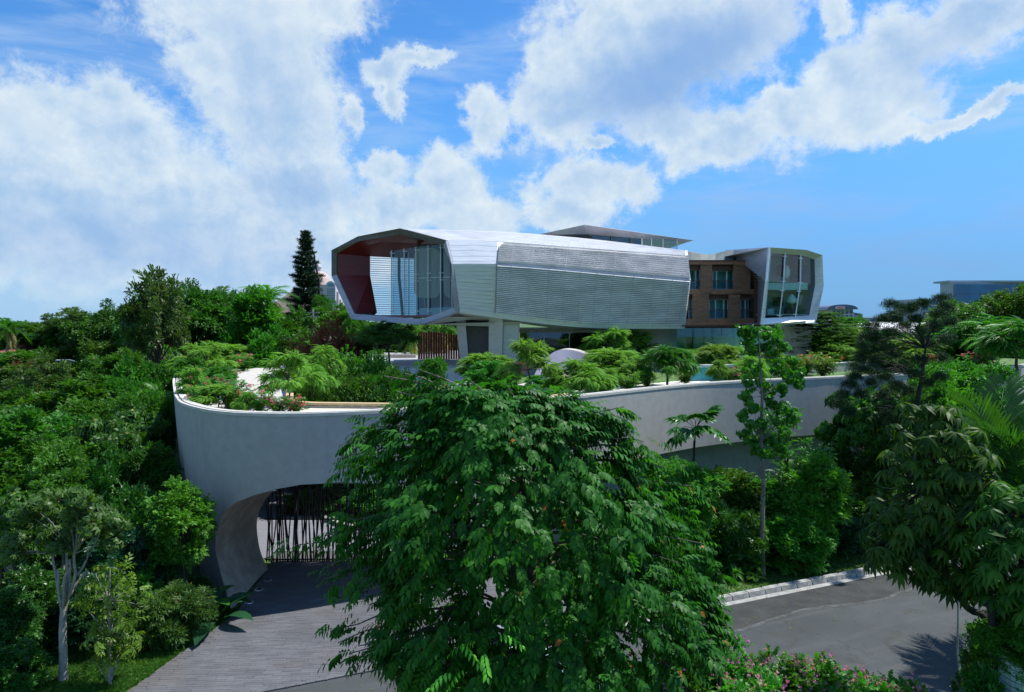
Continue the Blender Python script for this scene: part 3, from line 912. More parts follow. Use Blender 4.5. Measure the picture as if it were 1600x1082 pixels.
# --- open end: frame, red timber lining, floor
L0 = LOOP[0]; cen = sum(L0, Vector()) / NS
axis = Vector((0.91, 0.41, 0.0))
def inward(k, d): 
    c = sum(LOOP[k], Vector()) / NS
    out = []
    for r in range(NS):
        a, b, e = LOOP[k][r - 1], LOOP[k][r], LOOP[k][(r + 1) % NS]
        # move along the bisector inside the plane of the loop
        d1 = (a - b).normalized(); d2 = (e - b).normalized(); bi = (d1 + d2)
        if bi.length < 0.15: bi = (c - b)
        bi.normalize()
        s = max(0.35, math.sin(math.acos(max(-1, min(1, d1.dot(d2)))) / 2))
        if bi.dot(c - b) < 0: bi = -bi
        out.append(b + bi * (d / s))
    return out
I0 = inward(0, 0.40)
fo = -Vector((0.55, 0.84, 0)) * 0.25       # frame stands forward of the skin
for r in range(NS):
    r2 = (r + 1) % NS
    a, b, c, d = L0[r], L0[r2], I0[r2], I0[r]
    e = (cen - (a + b) / 2).normalized() * -0.05
    m = M['darkmetal'] if r in (0, 7, 8, 6) else M['greyroof']
    MB().hexa([a + e, b + e, c, d, a + e + fo, b + e + fo, c + fo * .4, d + fo * .4]).build('mouth_frame', m, house)
I1, I2 = inward(1, 0.55), inward(2, 0.6)
IN = [I0, I1, I2]
mb = MB()
for k in range(2):
    for r in range(NS):
        r2 = (r + 1) % NS
        if k == 1 and r in (5, 6): continue
        if r in (3, 4): continue           # floor made apart
        mb.quad(IN[k][r], IN[k][r2], IN[k + 1][r2], IN[k + 1][r])
mb.build('timber_lining', M['redwood'], house)
# reveal of the opening: dark jambs
for k in (1, 2):
    for r in (5, 6):
        MB().quad(IN[k][r], IN[k][r + 1], LOOP[k][r + 1], LOOP[k][r]).build('opening_jamb', M['darkmetal'], house)
ax2 = (LOOP[2][6] - LOOP[1][6])
for f in (0.42,):
    pts = [LOOP[1][r].lerp(LOOP[2][r], f) for r in (5, 6, 7)]
    MB().tube(pts, [0.14] * 3, 6).build('screen_post', M['darkmetal'], house)
# louvres of the back opening
for k in range(30):
    t = (k + 0.5) / 30
    z0 = LOOP[1][5].z; z1 = LOOP[1][7].z
    z = z0 + (z1 - z0) * t
    def at(kk):
        a, b, c = LOOP[kk][5], LOOP[kk][6], LOOP[kk][7]
        if z < b.z: return a.lerp(b, (z - a.z) / (b.z - a.z))
        return b.lerp(c, (z - b.z) / max(1e-6, c.z - b.z))
    a, b = at(1), at(2)
    MB().tube([a, a.lerp(b, .5) + Vector((0, 0, 0.015 * math.sin(k * 3.1))), b], 0.028, 5).build('back_louvre', M['louvre'], house)
# floor
zf = 12.62
fl = [P(556, 497, 59), P(655, 500, 55.2), P(716, 488.5, 53.3), Vector((2, 60, zf)), Vector((-4, 66.5, zf)), Vector((-12, 62.2, zf))]
fl = [Vector((p.x, p.y, zf)) for p in fl]
MB().slab(fl, (0, 0, -0.16)).build('floor', mat('red_timber_deck', (0.16, 0.07, 0.06), 0.5, var=0.3, scale=1, stretch=(1, 6, 1)), house)
# glass wall of the room, set behind the open end
ga, gb = P(613, 495, 57.6), P(712, 490, 54.3)
ga.z = gb.z = zf; gc = Vector((-5.2, 63.2, zf))
ht = 5.3
def ceil_z(p, q): return q
mullx = [613, 633, 651.5, 670.5, 690, 708]
tops = [392, 389, 386.5, 384, 383, 385]
pts_b, pts_t = [], []
for px, ty in zip(mullx, tops):
    t = (px - 613) / (712 - 613.0)
    # depth along the segment ga-gb through this pixel column
    k = (px - 800.0) / F
    s = (ga.x - k * ga.y) / ((ga.x - gb.x) - k * (ga.y - gb.y))
    b = ga.lerp(gb, s); pts_b.append(b); pts_t.append(Vector((b.x, b.y, 12 - (ty - 505) / F * b.y)))
for i in range(5):
    MB().slab([pts_b[i], pts_b[i + 1], pts_t[i + 1], pts_t[i]], (0, 0.02, 0)).build('glass_pane', M['glass'], house)
for i, (b, t) in enumerate(zip(pts_b, pts_t)):
    mu = MB().tube([b + Vector((-.05, -.1, 0)), t + Vector((-.05, -.1, 0))], 0.05, 6).build('mullion', M['alu'], house)
    for fz in (0.06, 0.50, 0.60, 0.96):
        q = b.lerp(t, fz)
        MB().box((q.x, q.y - .06, q.z), (0.34, 0.05, 0.06)).build('glass_bracket', M['white_paint'], mu)
q0, q1 = pts_b[1].lerp(pts_t[1], .55), pts_b[-1].lerp(pts_t[-1], .55)
MB().tube([q0 + Vector((0, -.05, 0)), q0.lerp(q1, .5) + Vector((0, -.05, .02)), q1 + Vector((0, -.05, 0))], 0.018, 5).build('glass_rail', M['white_paint'], house)
# side run of glass
for j in range(4):
    a = ga.lerp(gc, j / 4); b = ga.lerp(gc, (j + 1) / 4)
    zt = pts_t[0].z
    MB().slab([a, b, Vector((b.x, b.y, zt)), Vector((a.x, a.y, zt))], (0.02, 0.01, 0)).build('glass_pane', M['glass'], house)
    if j: MB().tube([a, Vector((a.x, a.y, zt))], 0.05, 6).build('mullion', M['alu'], house)
# interior: curtains, far wall, low blue partition
def rounded(px0, px1, py0, py1, Y, r=12):
    pts = []
    for cx, cy, a0 in ((px1 - r, py0 + r, -90), (px1 - r, py1 - r, 0), (px0 + r, py1 - r, 90), (px0 + r, py0 + r, 180)):
        for k in range(5):
            a = R(a0 + k * 22.5); pts.append(P(cx + r * math.cos(a), cy + r * math.sin(a), Y))
    return pts
for x0, x1, y0, y1, Y in ((647, 688, 388, 466, 58.3), (693, 715, 384, 466, 57.2)):
    MB().slab(rounded(x0, x1, y0, y1, Y), (0, 0.08, 0)).build('curtain', M['curtain'], house)
MB().slab([P(652, 384, 61), P(745, 380, 57.8), P(745, 494, 57.8), P(652, 495, 61)], (0.05, 0.1, 0)).build('inner_wall', mat('blue_grey_wall', (0.09, 0.15, 0.18), .8, var=.08), house)
MB().slab([P(655, 482, 57.4), P(713, 480, 55.5), P(713, 493, 55.5), P(655, 494, 57.4)], (0, 0.1, 0)).build('low_cabinet', M['teal_wall'], house)

# --- rooftop pavilion
pv = Vector((0, 0, 0))
rl, rapex, rr = P(838, 367.5, 72), P(913, 351.5, 64), P(1084, 376, 72)
back1, back2 = Vector((rl.x + 4, 80, rl.z + .1)), Vector((rr.x - 2, 82, rr.z))
ridge = P(950, 356, 74)
mb = MB()
th = Vector((0, 0, -0.10)); drop = Vector((0, 0.5, -0.62))
mb.add([rl, rapex, rr, back2, back1, ridge], [(0, 1, 5), (1, 2, 5), (2, 3, 5), (3, 4, 5), (4, 0, 5)])
mb.build('pavilion_roof', M['greyroof'], house)
MB().add([rl, rapex, rr, rl + Vector((.5, .4, -.12)), rapex + Vector((0.3, 1.6, -0.62)), rr + Vector((-0.6, .3, -0.16)), back2 + Vector((0, 0, -.3)), back1 + Vector((0, 0, -.3))],
         [(0, 3, 4, 1), (1, 4, 5, 2), (3, 7, 6, 5, 4)]).build('pavilion_fascia', M['greyroof'], house)
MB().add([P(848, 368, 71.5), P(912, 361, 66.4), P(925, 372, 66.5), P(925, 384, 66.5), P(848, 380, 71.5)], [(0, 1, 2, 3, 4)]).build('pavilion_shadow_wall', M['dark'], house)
gx = [925, 955, 985, 1003, 1018, 1036, 1058]
for x0, x1 in zip(gx[:-1], gx[1:]):
    Y0 = 66.6 + (x0 - 925) / 133 * 4.5; Y1 = 66.6 + (x1 - 925) / 133 * 4.5
    t0 = 361.5 + (x0 - 925) * 0.095; t1 = 361.5 + (x1 - 925) * 0.095
    MB().slab([P(x0, 392, Y0), P(x1, 392, Y1), P(x1, t1, Y1), P(x0, t0, Y0)], (0, .03, 0)).build('pavilion_pane', M['glass_dark'] if x0 < 1000 else M['glass'], house)
    MB().tube([P(x1, 392, Y1 - .05), P(x1, t1, Y1 - .05)], 0.06, 5).build('pavilion_mullion', M['white_paint'] if x1 > 1000 else M['darkmetal'], house)
MB().slab([P(890, 361, 70), P(1000, 366, 72), P(1000, 395, 72), P(890, 390, 70)], (0, .1, 0)).build('pavilion_core', M['dark'], house)

# --- timber bedroom block
Y0, Y1 = 63.2, 64.8
def TB(px, py, dy=0.0):
    t = (px - 1074) / (1182 - 1074.0); return P(px, py, Y0 + (Y1 - Y0) * t + dy)
def tbox(name, x0, x1, y0, y1, front_, depth, m, parent=house):
    a = [TB(x0, y1, front_), TB(x1, y1, front_), TB(x1, y1, front_) + Vector((0, depth, 0)), TB(x0, y1, front_) + Vector((0, depth, 0)),
         TB(x0, y0, front_), TB(x1, y0, front_), TB(x1, y0, front_) + Vector((0, depth, 0)), TB(x0, y0, front_) + Vector((0, depth, 0))]
    return MB().hexa(a).build(name, m, parent)
tbox('bedroom_core', 1070, 1184, 410, 509, 1.9, 7, M['dark'])
tbox('top_beam', 1074, 1182, 408, 413.5, -0.25, 2.2, M['timber'])
tbox('top_edge', 1072, 1180, 406.6, 408, -0.4, 2.6, M['timber_dark'])
tbox('bottom_beam', 1072, 1184, 502.6, 508, -0.15, 2.2, M['timber'])
tbox('bottom_edge', 1066, 1186, 508, 510.5, -0.3, 8, M['timber_dark'])
tbox('end_post', 1179.5, 1184, 410, 508, -0.3, 2.2, M['timber_dark'])
def window(x0, x1, y0, y1, splits, curtain=None):
    fr_ = tbox('window_head', x0, x1, y0 - 7.5, y0, 0.35, 0.5, M['timber_dark'])
    n = len(splits) + 1; xs = [x0] + list(splits) + [x1]
    for a, b in zip(xs[:-1], xs[1:]):
        w_ = tbox('window', a + .4, b - .4, y0, y1, 0.95, 0.05, M['glass_teal'])
        for (p0, p1) in ((a, a + .9), (b - .9, b)):
            tbox('window_frame', p0, p1, y0, y1, 0.86, 0.10, M['white_paint'], w_)
        tbox('window_frame', a, b, y0, y0 + .9, 0.84, 0.10, M['white_paint'], w_)
        tbox('window_frame', a, b, y1 - .9, y1, 0.84, 0.10, M['white_paint'], w_)
    if curtain: tbox('room_curtain', curtain[0], curtain[1], y0, y1, 1.45, 0.06, M['white_paint'])
    tbox('room_back', x0, x1, y0, y1, 1.8, 0.05, M['teal_wall'])
    b = tbox('balustrade', x0, x1, y1 - 13, y1, 0.12, 0.03, M['glass'])
    tbox('handrail', x0, x1, y1 - 14, y1 - 13, 0.08, 0.08, M['timber_dark'], b)
window(1076, 1094.2, 422, 452.5, (1087,))
window(1113.3, 1145.8, 423, 452.5, (1119.5, 1135.5), (1136, 1140))
window(1172, 1179.5, 423, 452.5, ())
window(1108, 1137.8, 468, 498, (1118, 1131), (1119, 1131))
window(1157, 1179.5, 468, 498, (1164.5,), (1166, 1178))
window(1076, 1081.6, 468, 498, ())
for x0, x1 in ((1074, 1094.2), (1112.8, 1146), (1171.8, 1180)): tbox('upper_sill', x0, x1, 452.6, 460, -0.05, 1.6, M['timber'])
for x0, x1 in ((1107.8, 1138), (1156.5, 1180), (1074, 1081.7)): tbox('lower_sill', x0, x1, 498.2, 502.6, -0.05, 1.6, M['timber'])
tbox('mid_beam', 1074, 1181, 459.6, 461.5, 0.1, 1.8, M['timber_dark'])
def screen(x0, x1, y0, y1, mm=None):
    n = int((y1 - y0) / 1.9)
    s = tbox('slatted_screen', x0, x1, y0, y1, -0.02, 0.06, M['timber_dark'])
    mb = MB()
    for k in range(n):
        ya = y0 + (y1 - y0) * k / n; yb = y0 + (y1 - y0) * (k + .74) / n
        p = [TB(x0, yb, -.10), TB(x1, yb, -.10), TB(x1, yb, -.03), TB(x0, yb, -.03), TB(x0, ya, -.10), TB(x1, ya, -.10), TB(x1, ya, -.03), TB(x0, ya, -.03)]
        mb.hexa(p)
    mb.build('screen_slat', M['timber_grey'], s, kind='stuff')
screen(1094.5, 1112.8, 413.6, 459.4); screen(1146, 1171.8, 413.6, 459.4)
screen(1081.8, 1107.7, 460, 502.4); screen(1138.1, 1156.4, 461, 502.4)
# curved dark parapet behind the timber block
rows = []
for px, py in ((1068, 391), (1080, 393.5), (1095, 396.3), (1106, 397.5), (1118, 396.5), (1130, 392.8), (1146, 391)):
    rows.append([P(px, py, 67.5), P(px, py + 1, 66.9), P(px, 408, 66.3)])
MB().grid(rows, flip=True).build('valley_roof', M['darkroof'], house)
MB().slab([P(1068, 408, 65), P(1184, 408, 66), P(1186, 401, 76), P(1060, 401, 76)], (0, 0, -.2)).build('bedroom_roof', M['darkroof'], house)

# --- right pod
pod_o = [P(1202, 386.8, 58.6), P(1260, 390.8, 60.2), P(1285, 399, 61.2), P(1287, 447.5, 61.2), P(1276, 500, 61.0), P(1189.5, 507.5, 58.8), P(1197, 440, 58.4)]
pod_i = [P(1205, 396, 59.4), P(1252, 399.5, 60.8), P(1272.8, 406, 61.7), P(1273.6, 445.5, 61.7), P(1264.5, 493, 61.6), P(1195.5, 497.5, 59.5), P(1201, 440, 59.2)]
n = 7
for r in range(n):
    r2 = (r + 1) % n
    MB().quad(pod_o[r], pod_o[r2], pod_i[r2], pod_i[r]).build('pod_reveal', M['metal'] if r not in (0, 1) else M['beige'], house)
back = Vector((-1.6, 9.5, 0.25))
# left flank goes back and rises to the parapet
flank = [pod_o[0], pod_o[6], pod_o[5], P(1181, 509, 65), P(1180, 440, 66), P(1133, 391.5, 70.5)]
MB().add([pod_o[0], P(1133, 391.5, 70.5), P(1133, 412, 70.5), P(1178, 412, 65.2), P(1184, 440, 64.6), pod_o[6]], [(0, 1, 2, 3, 4, 5)]).build('pod_flank', M['greyroof'], house)
MB().add([pod_o[6], P(1184, 440, 64.6), P(1183, 509, 64.4), pod_o[5]], [(0, 1, 2, 3)]).build('pod_flank_lower', M['greyroof'], house)
for k in range(14):   # seams on the flank
    t = (k + .5) / 14
    a = pod_o[0].lerp(pod_o[6], t) + Vector((-.02, -.01, 0)); b = P(1133, 391.5, 70.5).lerp(P(1184, 440, 64.6), t) + Vector((-.02, -.02, 0))
    MB().tube([a, b], 0.02, 4, caps=False).build('flank_seam', M['metal'], house)
bk = [p + Vector((-1.6, 10, 0)) for p in pod_o]
for r in range(0, 5):
    MB().quad(pod_o[r], pod_o[r + 1], bk[r + 1], bk[r]).build('pod_shell', M['greyroof'] if r else M['metal'], house)
MB().add([p + Vector((0, 0, 0)) for p in bk], [tuple(range(7))]).build('pod_back', M['teal_wall'], house)
MB().tube([pod_o[0], pod_o[6], pod_o[5]], 0.10, 6).build('pod_edge', M['metal'], house)
# glazing in four panes
gsp = [0, 0.30, 0.66, 1.0]
def gl(u, v):
    # u across, v down (0 top .. 1 bottom)
    def col(L, vv):
        if vv < .48: return L[0].lerp(L[1], vv / .48)
        return L[1].lerp(L[2], (vv - .48) / .52)
    left = col([pod_i[0], pod_i[6], pod_i[5]], v); right = col([pod_i[2], pod_i[3], pod_i[4]], v)
    p = left.lerp(right, u)
    if v < 0.12 and 0 < u < 1: p = p + Vector((0, 0, 0.32 * math.sin(math.pi * min(1, u * 1.0)) * (1 - v / .12)))
    return p
for a, b in zip(gsp[:-1], gsp[1:]):
    for v0, v1 in ((0, .48), (.48, 1)):
        MB().add([gl(a, v0), gl(b, v0), gl(b, v1), gl(a, v1)], [(0, 1, 2, 3)]).build('pod_pane', M['glass_teal'], house)
for a in gsp[1:3]:
    mu = MB().tube([gl(a, 0) + Vector((0, -.12, 0)), gl(a, .48) + Vector((0, -.12, 0)), gl(a, 1) + Vector((0, -.12, -.2))], 0.06, 6).build('pod_mullion', M['alu'], house)
    for v in (0.05, .46, .60, .97):
        q = gl(a, v); MB().box((q.x, q.y - .08, q.z), (0.40, 0.05, 0.07)).build('glass_bracket', M['white_paint'], mu)
def pbox(name, x0, x1, y0, y1, Y, depth, m): 
    return MB().slab([P(x0, y0, Y), P(x1, y0, Y), P(x1, y1, Y), P(x0, y1, Y)], (0, depth, 0)).build(name, m, house)
pbox('pod_floor_slab', 1199, 1262, 442.5, 453, 62.3, 7, M['white_paint'])
pbox('pod_room_wall', 1192, 1270, 396, 500, 66.5, .2, M['teal_wall'])
pbox('pod_wardrobe', 1211, 1224, 464, 478, 65.6, .4, M['dark'])
pbox('pod_opening', 1216, 1243, 414, 431, 65.9, .3, M['dark'])
pbox('pod_white_panel', 1249, 1256, 461, 477, 64, .1, M['white_paint'])
pbox('pod_bed', 1199, 1209, 483, 492, 63.5, 1.6, M['white_paint'])
pbox('pod_chair', 1229, 1238, 484, 491, 64, .6, M['timber'])
pbox('pod_deep_floor', 1197, 1266, 491, 493, 62, 5, M['cream'])
MB().lathe([(0.01, 0.42), (0.10, 0.36), (0.25, 0.18), (0.42, -0.02), (0.50, -0.2), (0.40, -0.38), (0.01, -0.45)], P(1237.5, 467, 62.6), 18).build('pendant_lamp', M['white_paint'], house, smooth=True, label='white onion shaped pendant lamp in the lower glazed room')
MB().lathe([(0.01, 0.62), (0.2, 0.5), (0.30, 0.1), (0.28, -0.3), (0.15, -0.55), (0.01, -0.6)], P(1229, 425, 62.6), 14).build('pendant_lamp', M['white_paint'], house, smooth=True, label='tall ribbed pendant lamp in the upper glazed room')
# white underside wing of the pod and the slab running right
MB().hexa([P(1190, 508, 60), P(1252, 506, 61), P(1300, 503, 72), P(1186, 510, 70), P(1192, 502, 60.2), P(1250, 500.5, 61), P(1300, 500, 72), P(1186, 503, 70)]).build('pod_underside', M['white_paint'], house)

# --- piers
def pier(a):    # 4 top px, 4 bottom px with depth: list (px,py,Y)
    t = [P(*q) for q in a[:4]]; b = [P(*q) for q in a[4:]]
    return b + t
for k, a in enumerate([
    [(712, 500, 56.2), (727, 500, 56), (727, 498, 59), (714, 499, 59.2), (722, 590, 57.5), (734, 590, 57.3), (736, 584, 59), (724, 584, 59.3)],
    [(764, 494, 56), (786, 496, 55.8), (788, 496, 59), (766, 495, 59.2), (763, 588, 57.2), (784, 588, 57), (786, 584, 59), (764, 584, 59.2)],
    [(787, 498, 56.3), (811, 502, 56.6), (812, 500, 60), (790, 500, 60), (785, 588, 57.5), (808, 588, 57.8), (809, 584, 60), (786, 584, 60)]]):
    MB().hexa(pier(a)).build('pier', M['beige'], house)
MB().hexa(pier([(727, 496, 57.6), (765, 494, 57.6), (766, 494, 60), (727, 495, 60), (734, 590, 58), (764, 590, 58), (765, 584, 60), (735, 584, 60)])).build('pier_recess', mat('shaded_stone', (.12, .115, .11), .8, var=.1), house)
MB().hexa(pier([(640, 508, 56), (812, 506, 56.5), (812, 504, 66), (650, 504, 66), (706, 507.5, 56.4), (812, 512, 57), (812, 508, 66), (700, 507, 66)][4:] + [(660, 507, 55.2), (812, 503, 56.2), (812, 500, 66), (650, 500, 66)])).build('hull_soffit', M['beige'], house)

# --- ground floor behind the garden
def gbox(name, x0, x1, y0, y1, Ya, Yb, depth, m, parent=house):
    return MB().hexa([P(x0, y1, Ya), P(x1, y1, Yb), P(x1, y1, Yb) + Vector((0, depth, 0)), P(x0, y1, Ya) + Vector((0, depth, 0)),
                      P(x0, y0, Ya), P(x1, y0, Yb), P(x1, y0, Yb) + Vector((0, depth, 0)), P(x0, y0, Ya) + Vector((0, depth, 0))]).build(name, m, parent)
gbox('ceiling_slab', 812, 1066, 513.5, 520, 63, 66, 8, M['cream'])
gbox('ground_core', 812, 1250, 512, 590, 72, 74, .3, M['teal_wall'])
gbox('core_dark', 812, 1000, 512, 590, 69, 70, .3, M['dark'])
gbox('stone_pier', 1010, 1058, 516, 590, 66, 66.5, 1.2, M['cream'])
gbox('beam_band', 975, 1060, 514, 517, 64, 66, 5, M['cream'])
gbox('side_wall', 1212, 1268, 511, 590, 66, 66.4, .8, M['cream'])
gbox('side_wall_cap', 1212, 1300, 507.5, 511.5, 65.5, 70, 3, M['white_paint'])
gbox('inner_column', 1101, 1105, 512, 590, 69, 69, .6, M['white_paint'])
gbox('inner_opening', 1073, 1083, 527, 590, 71, 71, .3, M['dark'])
for x0, x1 in ((812, 850), (850, 890), (890, 930), (930, 975)):
    gbox('ground_pane', x0, x1, 519, 590, 66, 66, .04, M['glass_dark'])
    gbox('ground_mullion', x1 - .6, x1 + .6, 519, 590, 65.9, 65.9, .1, M['alu'])
for x0, x1 in ((1058, 1085), (1085, 1115), (1115, 1148), (1148, 1180), (1180, 1212)):
    gbox('ground_pane', x0, x1, 513, 590, 64.5, 64.8, .04, M['glass_teal'])
gbox('fan_blade', 1121, 1138, 523.5, 524.3, 67, 67, .3, M['dark'])
gbox('fan_rod', 1127.5, 1128.5, 512, 523.5, 67, 67, .1, M['dark'])
gbox('ground_soffit', 1056, 1214, 509.5, 513, 64.4, 64.7, 8, M['timber_dark'])

# ------------------------------------------------------------------ plaza things
stairs = empty('stone_steps', (-5.5, 51.2, 6.8), 'broad pale stone steps rising from the garden to the terrace under the house', 'steps')
for k in range(11):
    z = 6.98 + 0.147 * k
    y0 = 51.2 + 0.45 * k
    MB().box((-5.5, y0 + .24, z - .12), (6.6, .50, .26), R(0)).build('step', M['step'], stairs)
slatw = empty('slatted_gate', (-7.6, 66, DECK), 'rust coloured vertical slat screen standing on the terrace under the house', 'screen')
for k in range(17):
    x = 653 + k * 3.9
    top = 519 if x < 668 else 518 + (0 if x > 668 else 2)
    MB().slab([P(x, top + abs(x - 668) * .12, 66 + .1 * (k % 2)), P(x + 3.2, top + abs(x - 668) * .12, 66 + .1 * (k % 2)), P(x + 3.2, 566, 66), P(x, 566, 66)], (0, .12, 0)).build('slat', M['rust'], slatw)
# white arched fin wall in the garden
fin = empty('arched_fin_wall', P(880, 600, 47), 'smooth white arched fin wall rising out of the roof garden shrubs', 'wall')
fo_ = [(828, 606), (834, 590), (842, 574), (852, 561), (866, 550), (880, 546.5), (895, 547.5), (908, 551), (922, 557), (932, 563)]
fi_ = [(850, 609), (853, 600), (858, 592), (866, 584), (876, 579), (888, 577), (898, 580), (908, 586), (916, 592), (934, 600)]
Yf = [46, 46.3, 46.8, 47.4, 48, 48.8, 49.6, 50.4, 51.4, 52.4]
fr_ = [P(a[0], a[1], y) for a, y in zip(fo_, Yf)]; fi2 = [P(a[0], a[1], y - .2) for a, y in zip(fi_, Yf)]
fr_ = catmull(fr_, 4); fi2 = catmull(fi2, 4)
dk = Vector((0.25, 0.45, 0.0))
MB().grid([[b, a] for a, b in zip(fr_, fi2)], flip=True).build('fin_face', mat('white_render_shade_lilac', (.22, .22, .30), .8, var=.05), fin, smooth=True)  # white wall: the lilac tone of its shaded front is put into the colour
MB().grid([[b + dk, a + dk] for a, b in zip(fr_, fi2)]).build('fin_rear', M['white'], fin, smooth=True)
MB().grid([[a + Vector((-.03, -.03, .01)), a + dk + Vector((.05, .05, .06))] for a in fr_], flip=True).build('fin_cap', M['coping'], fin)
MB().grid([[b, b + dk] for b in fi2]).build('fin_soffit', M['white'], fin)
# low garden retaining walls on the right
def lowwall(name, pts, z0, z1, th_, m, label, cat='wall'):
    pts = catmull(pts, 6)
    r = empty(name, pts[0], label, cat)
    band(pts, -th_ / 2, th_ / 2, z0, z1).build('wall_body', m, r)
    band(pts, -th_ / 2 - .04, th_ / 2 + .04, z1 + .003, z1 + .06).build('coping', M['coping'], r)
    return r
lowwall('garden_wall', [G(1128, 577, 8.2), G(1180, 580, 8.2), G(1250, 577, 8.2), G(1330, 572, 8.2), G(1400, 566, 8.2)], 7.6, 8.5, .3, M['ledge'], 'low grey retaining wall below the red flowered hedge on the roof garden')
lowwall('back_parapet', [P(340, 556, 79), P(392, 554, 74), P(450, 550.5, 71), P(520, 547, 70), P(600, 544, 69), P(650, 543, 69)], 7.6, 8.85, .3, M['cream'], 'cream parapet wall closing the left end of the roof garden')
lowwall('curved_planter_wall', [G(812, 606, 8.0), G(835, 600, 8.0), G(858, 592, 8.0), G(880, 585, 8.0), G(895, 582, 8.0)], 7.6, 8.1, .3, M['cream'], 'short pale curved kerb wall beside the white arched fin')
lowwall('light_well_wall', [G(438, 566, 7.9), G(446, 590, 7.9), G(455, 612, 7.9)], 7.6, 8.3, .25, M['white'], 'white upstand along the glazed light well beside the pebble path')
# pool
pool = empty('swimming_pool', G(1110, 572, 8.9), 'small turquoise swimming pool with white edge in front of the glazed ground floor', 'pool')
pz = 8.9
pp = [G(1076, 572, pz), G(1150, 571, pz), G(1150, 566, pz), G(1076, 567, pz)]
MB().add([(p.x, p.y, pz) for p in pp], [(0, 1, 2, 3)]).build('water', M['pool'], pool)
MB().hexa([(p.x, p.y, 7.6) for p in pp] + [(p.x, p.y, pz - .01) for p in pp]).build('basin', mat('pool_tile', (.10, .45, .55), .3, var=.1, scale=8), pool)
band([pp[0], pp[1]], -.25, .15, pz - .12, pz + .06).build('edge', M['white_paint'], pool)
# ------------------------------------------------------------------ foliage engine
rng = np.random.default_rng(11)
def nz(a): return a / np.maximum(1e-9, np.linalg.norm(a, axis=-1, keepdims=True))

def leaf_t(L=1.0, w=0.2, droop=0.15, fold=0.1, detail=1):
    """one leaf along +Y, up +Z. detail 0: 2 triangles, 1: 4, 2: 8"""
    if detail == 0:
        V = [(0, 0, 0), (w, .45 * L, fold * L), (0, L, -droop * L), (-w, .45 * L, fold * L)]
        T = [(0, 1, 2), (0, 2, 3)]
    elif detail == 1:
        V = [(0, 0, 0), (w, .42 * L, fold * L * .8), (0, .45 * L, 0), (-w, .42 * L, fold * L * .8), (0, L, -droop * L)]
        T = [(0, 1, 2), (1, 4, 2), (0, 2, 3), (2, 4, 3)]
    else:
        f = fold * L
        V = [(0, 0, 0), (w * .8, .25 * L, f * .7), (w, .55 * L, f * .8 - droop * L * .3), (0, .28 * L, 0), (0, .6 * L, -droop * L * .35),
             (-w * .8, .25 * L, f * .7), (-w, .55 * L, f * .8 - droop * L * .3), (0, L, -droop * L)]
        T = [(0, 1, 3), (1, 2, 4), (1, 4, 3), (2, 7, 4), (0, 3, 5), (3, 4, 6), (3, 6, 5), (4, 7, 6)]
    return np.array(V, float), np.array(T, int)

def frame(d, up):
    d = nz(np.asarray(d, float)); up = np.asarray(up, float)
    r = np.cross(d, up); bad = np.linalg.norm(r, axis=-1) < 1e-4
    if bad.any(): r[bad] = np.cross(d[bad], np.array([1.0, 0.1, 0.05]))
    r = nz(r); u = np.cross(r, d)
    return np.stack([r, d, u], axis=-1)

def scatter(t, pos, d, up, sc, v, jit=0.35, rs=rng):
    """place template t=(V,T,leafid) many times -> (V, T, attr)"""
    V, T, lid = t
    pos = np.asarray(pos, float); N = len(pos)
    B = frame(d, up)
    sc = np.asarray(sc, float)
    if sc.ndim == 0: sc = np.full(N, float(sc))
    W = np.einsum('nij,mj->nmi', B, V) * sc[:, None, None] + pos[:, None, :]
    TT = T[None] + (np.arange(N) * len(V))[:, None, None]
    lr = rs.random((N, lid.max() + 1))
    a = np.clip((1 - jit) * np.asarray(v)[:, None] + jit * lr[:, lid], 0, 1)
    # a few leaves are truly odd (old, yellow or red)
    a = np.where(lr[:, lid] > 0.9965, 1.0, np.minimum(a, 0.93))
    return W.reshape(-1, 3), TT.reshape(-1, 3), a.reshape(-1)

def join(parts):
    V, T, A = [], [], []; o = 0
    for v, t, a in parts:
        V.append(v); T.append(t + o); A.append(a); o += len(v)
    return np.concatenate(V), np.concatenate(T), np.concatenate(A)

def tmesh(name, arr, m, smooth=False):
    V, T, A = arr
    me = bpy.data.meshes.new(name)
    me.vertices.add(len(V)); me.vertices.foreach_set('co', V.astype(np.float32).ravel())
    me.loops.add(T.size); me.loops.foreach_set('vertex_index', T.astype(np.int32).ravel())
    me.polygons.add(len(T)); me.polygons.foreach_set('loop_start', np.arange(0, T.size, 3, dtype=np.int32))
    try: me.polygons.foreach_set('loop_total', np.full(len(T), 3, dtype=np.int32))
    except Exception: pass
    at = me.attributes.new('v', 'FLOAT', 'POINT'); at.data.foreach_set('value', A.astype(np.float32))
    if smooth: me.polygons.foreach_set('use_smooth', np.ones(len(T), dtype=bool))
    me.update(calc_edges=True)
    for q in (m if isinstance(m, (list, tuple)) else [m]): me.materials.append(q)
    return me

def template(leaves):
    """leaves: list of (pos, dir, up, scale, (V,T)) -> template"""
    Vs, Ts, L = [], [], []; o = 0
    for k, (p, d, u, s, (v, t)) in enumerate(leaves):
        B = frame(np.array([d], float), np.array([u], float))[0]
        w = v @ B.T * s + np.array(p, float)
        Vs.append(w); Ts.append(t + o); L.append(np.full(len(v), k)); o += len(v)
    return np.concatenate(Vs), np.concatenate(Ts), np.concatenate(L)

def rs_(seed): return np.random.default_rng(seed)

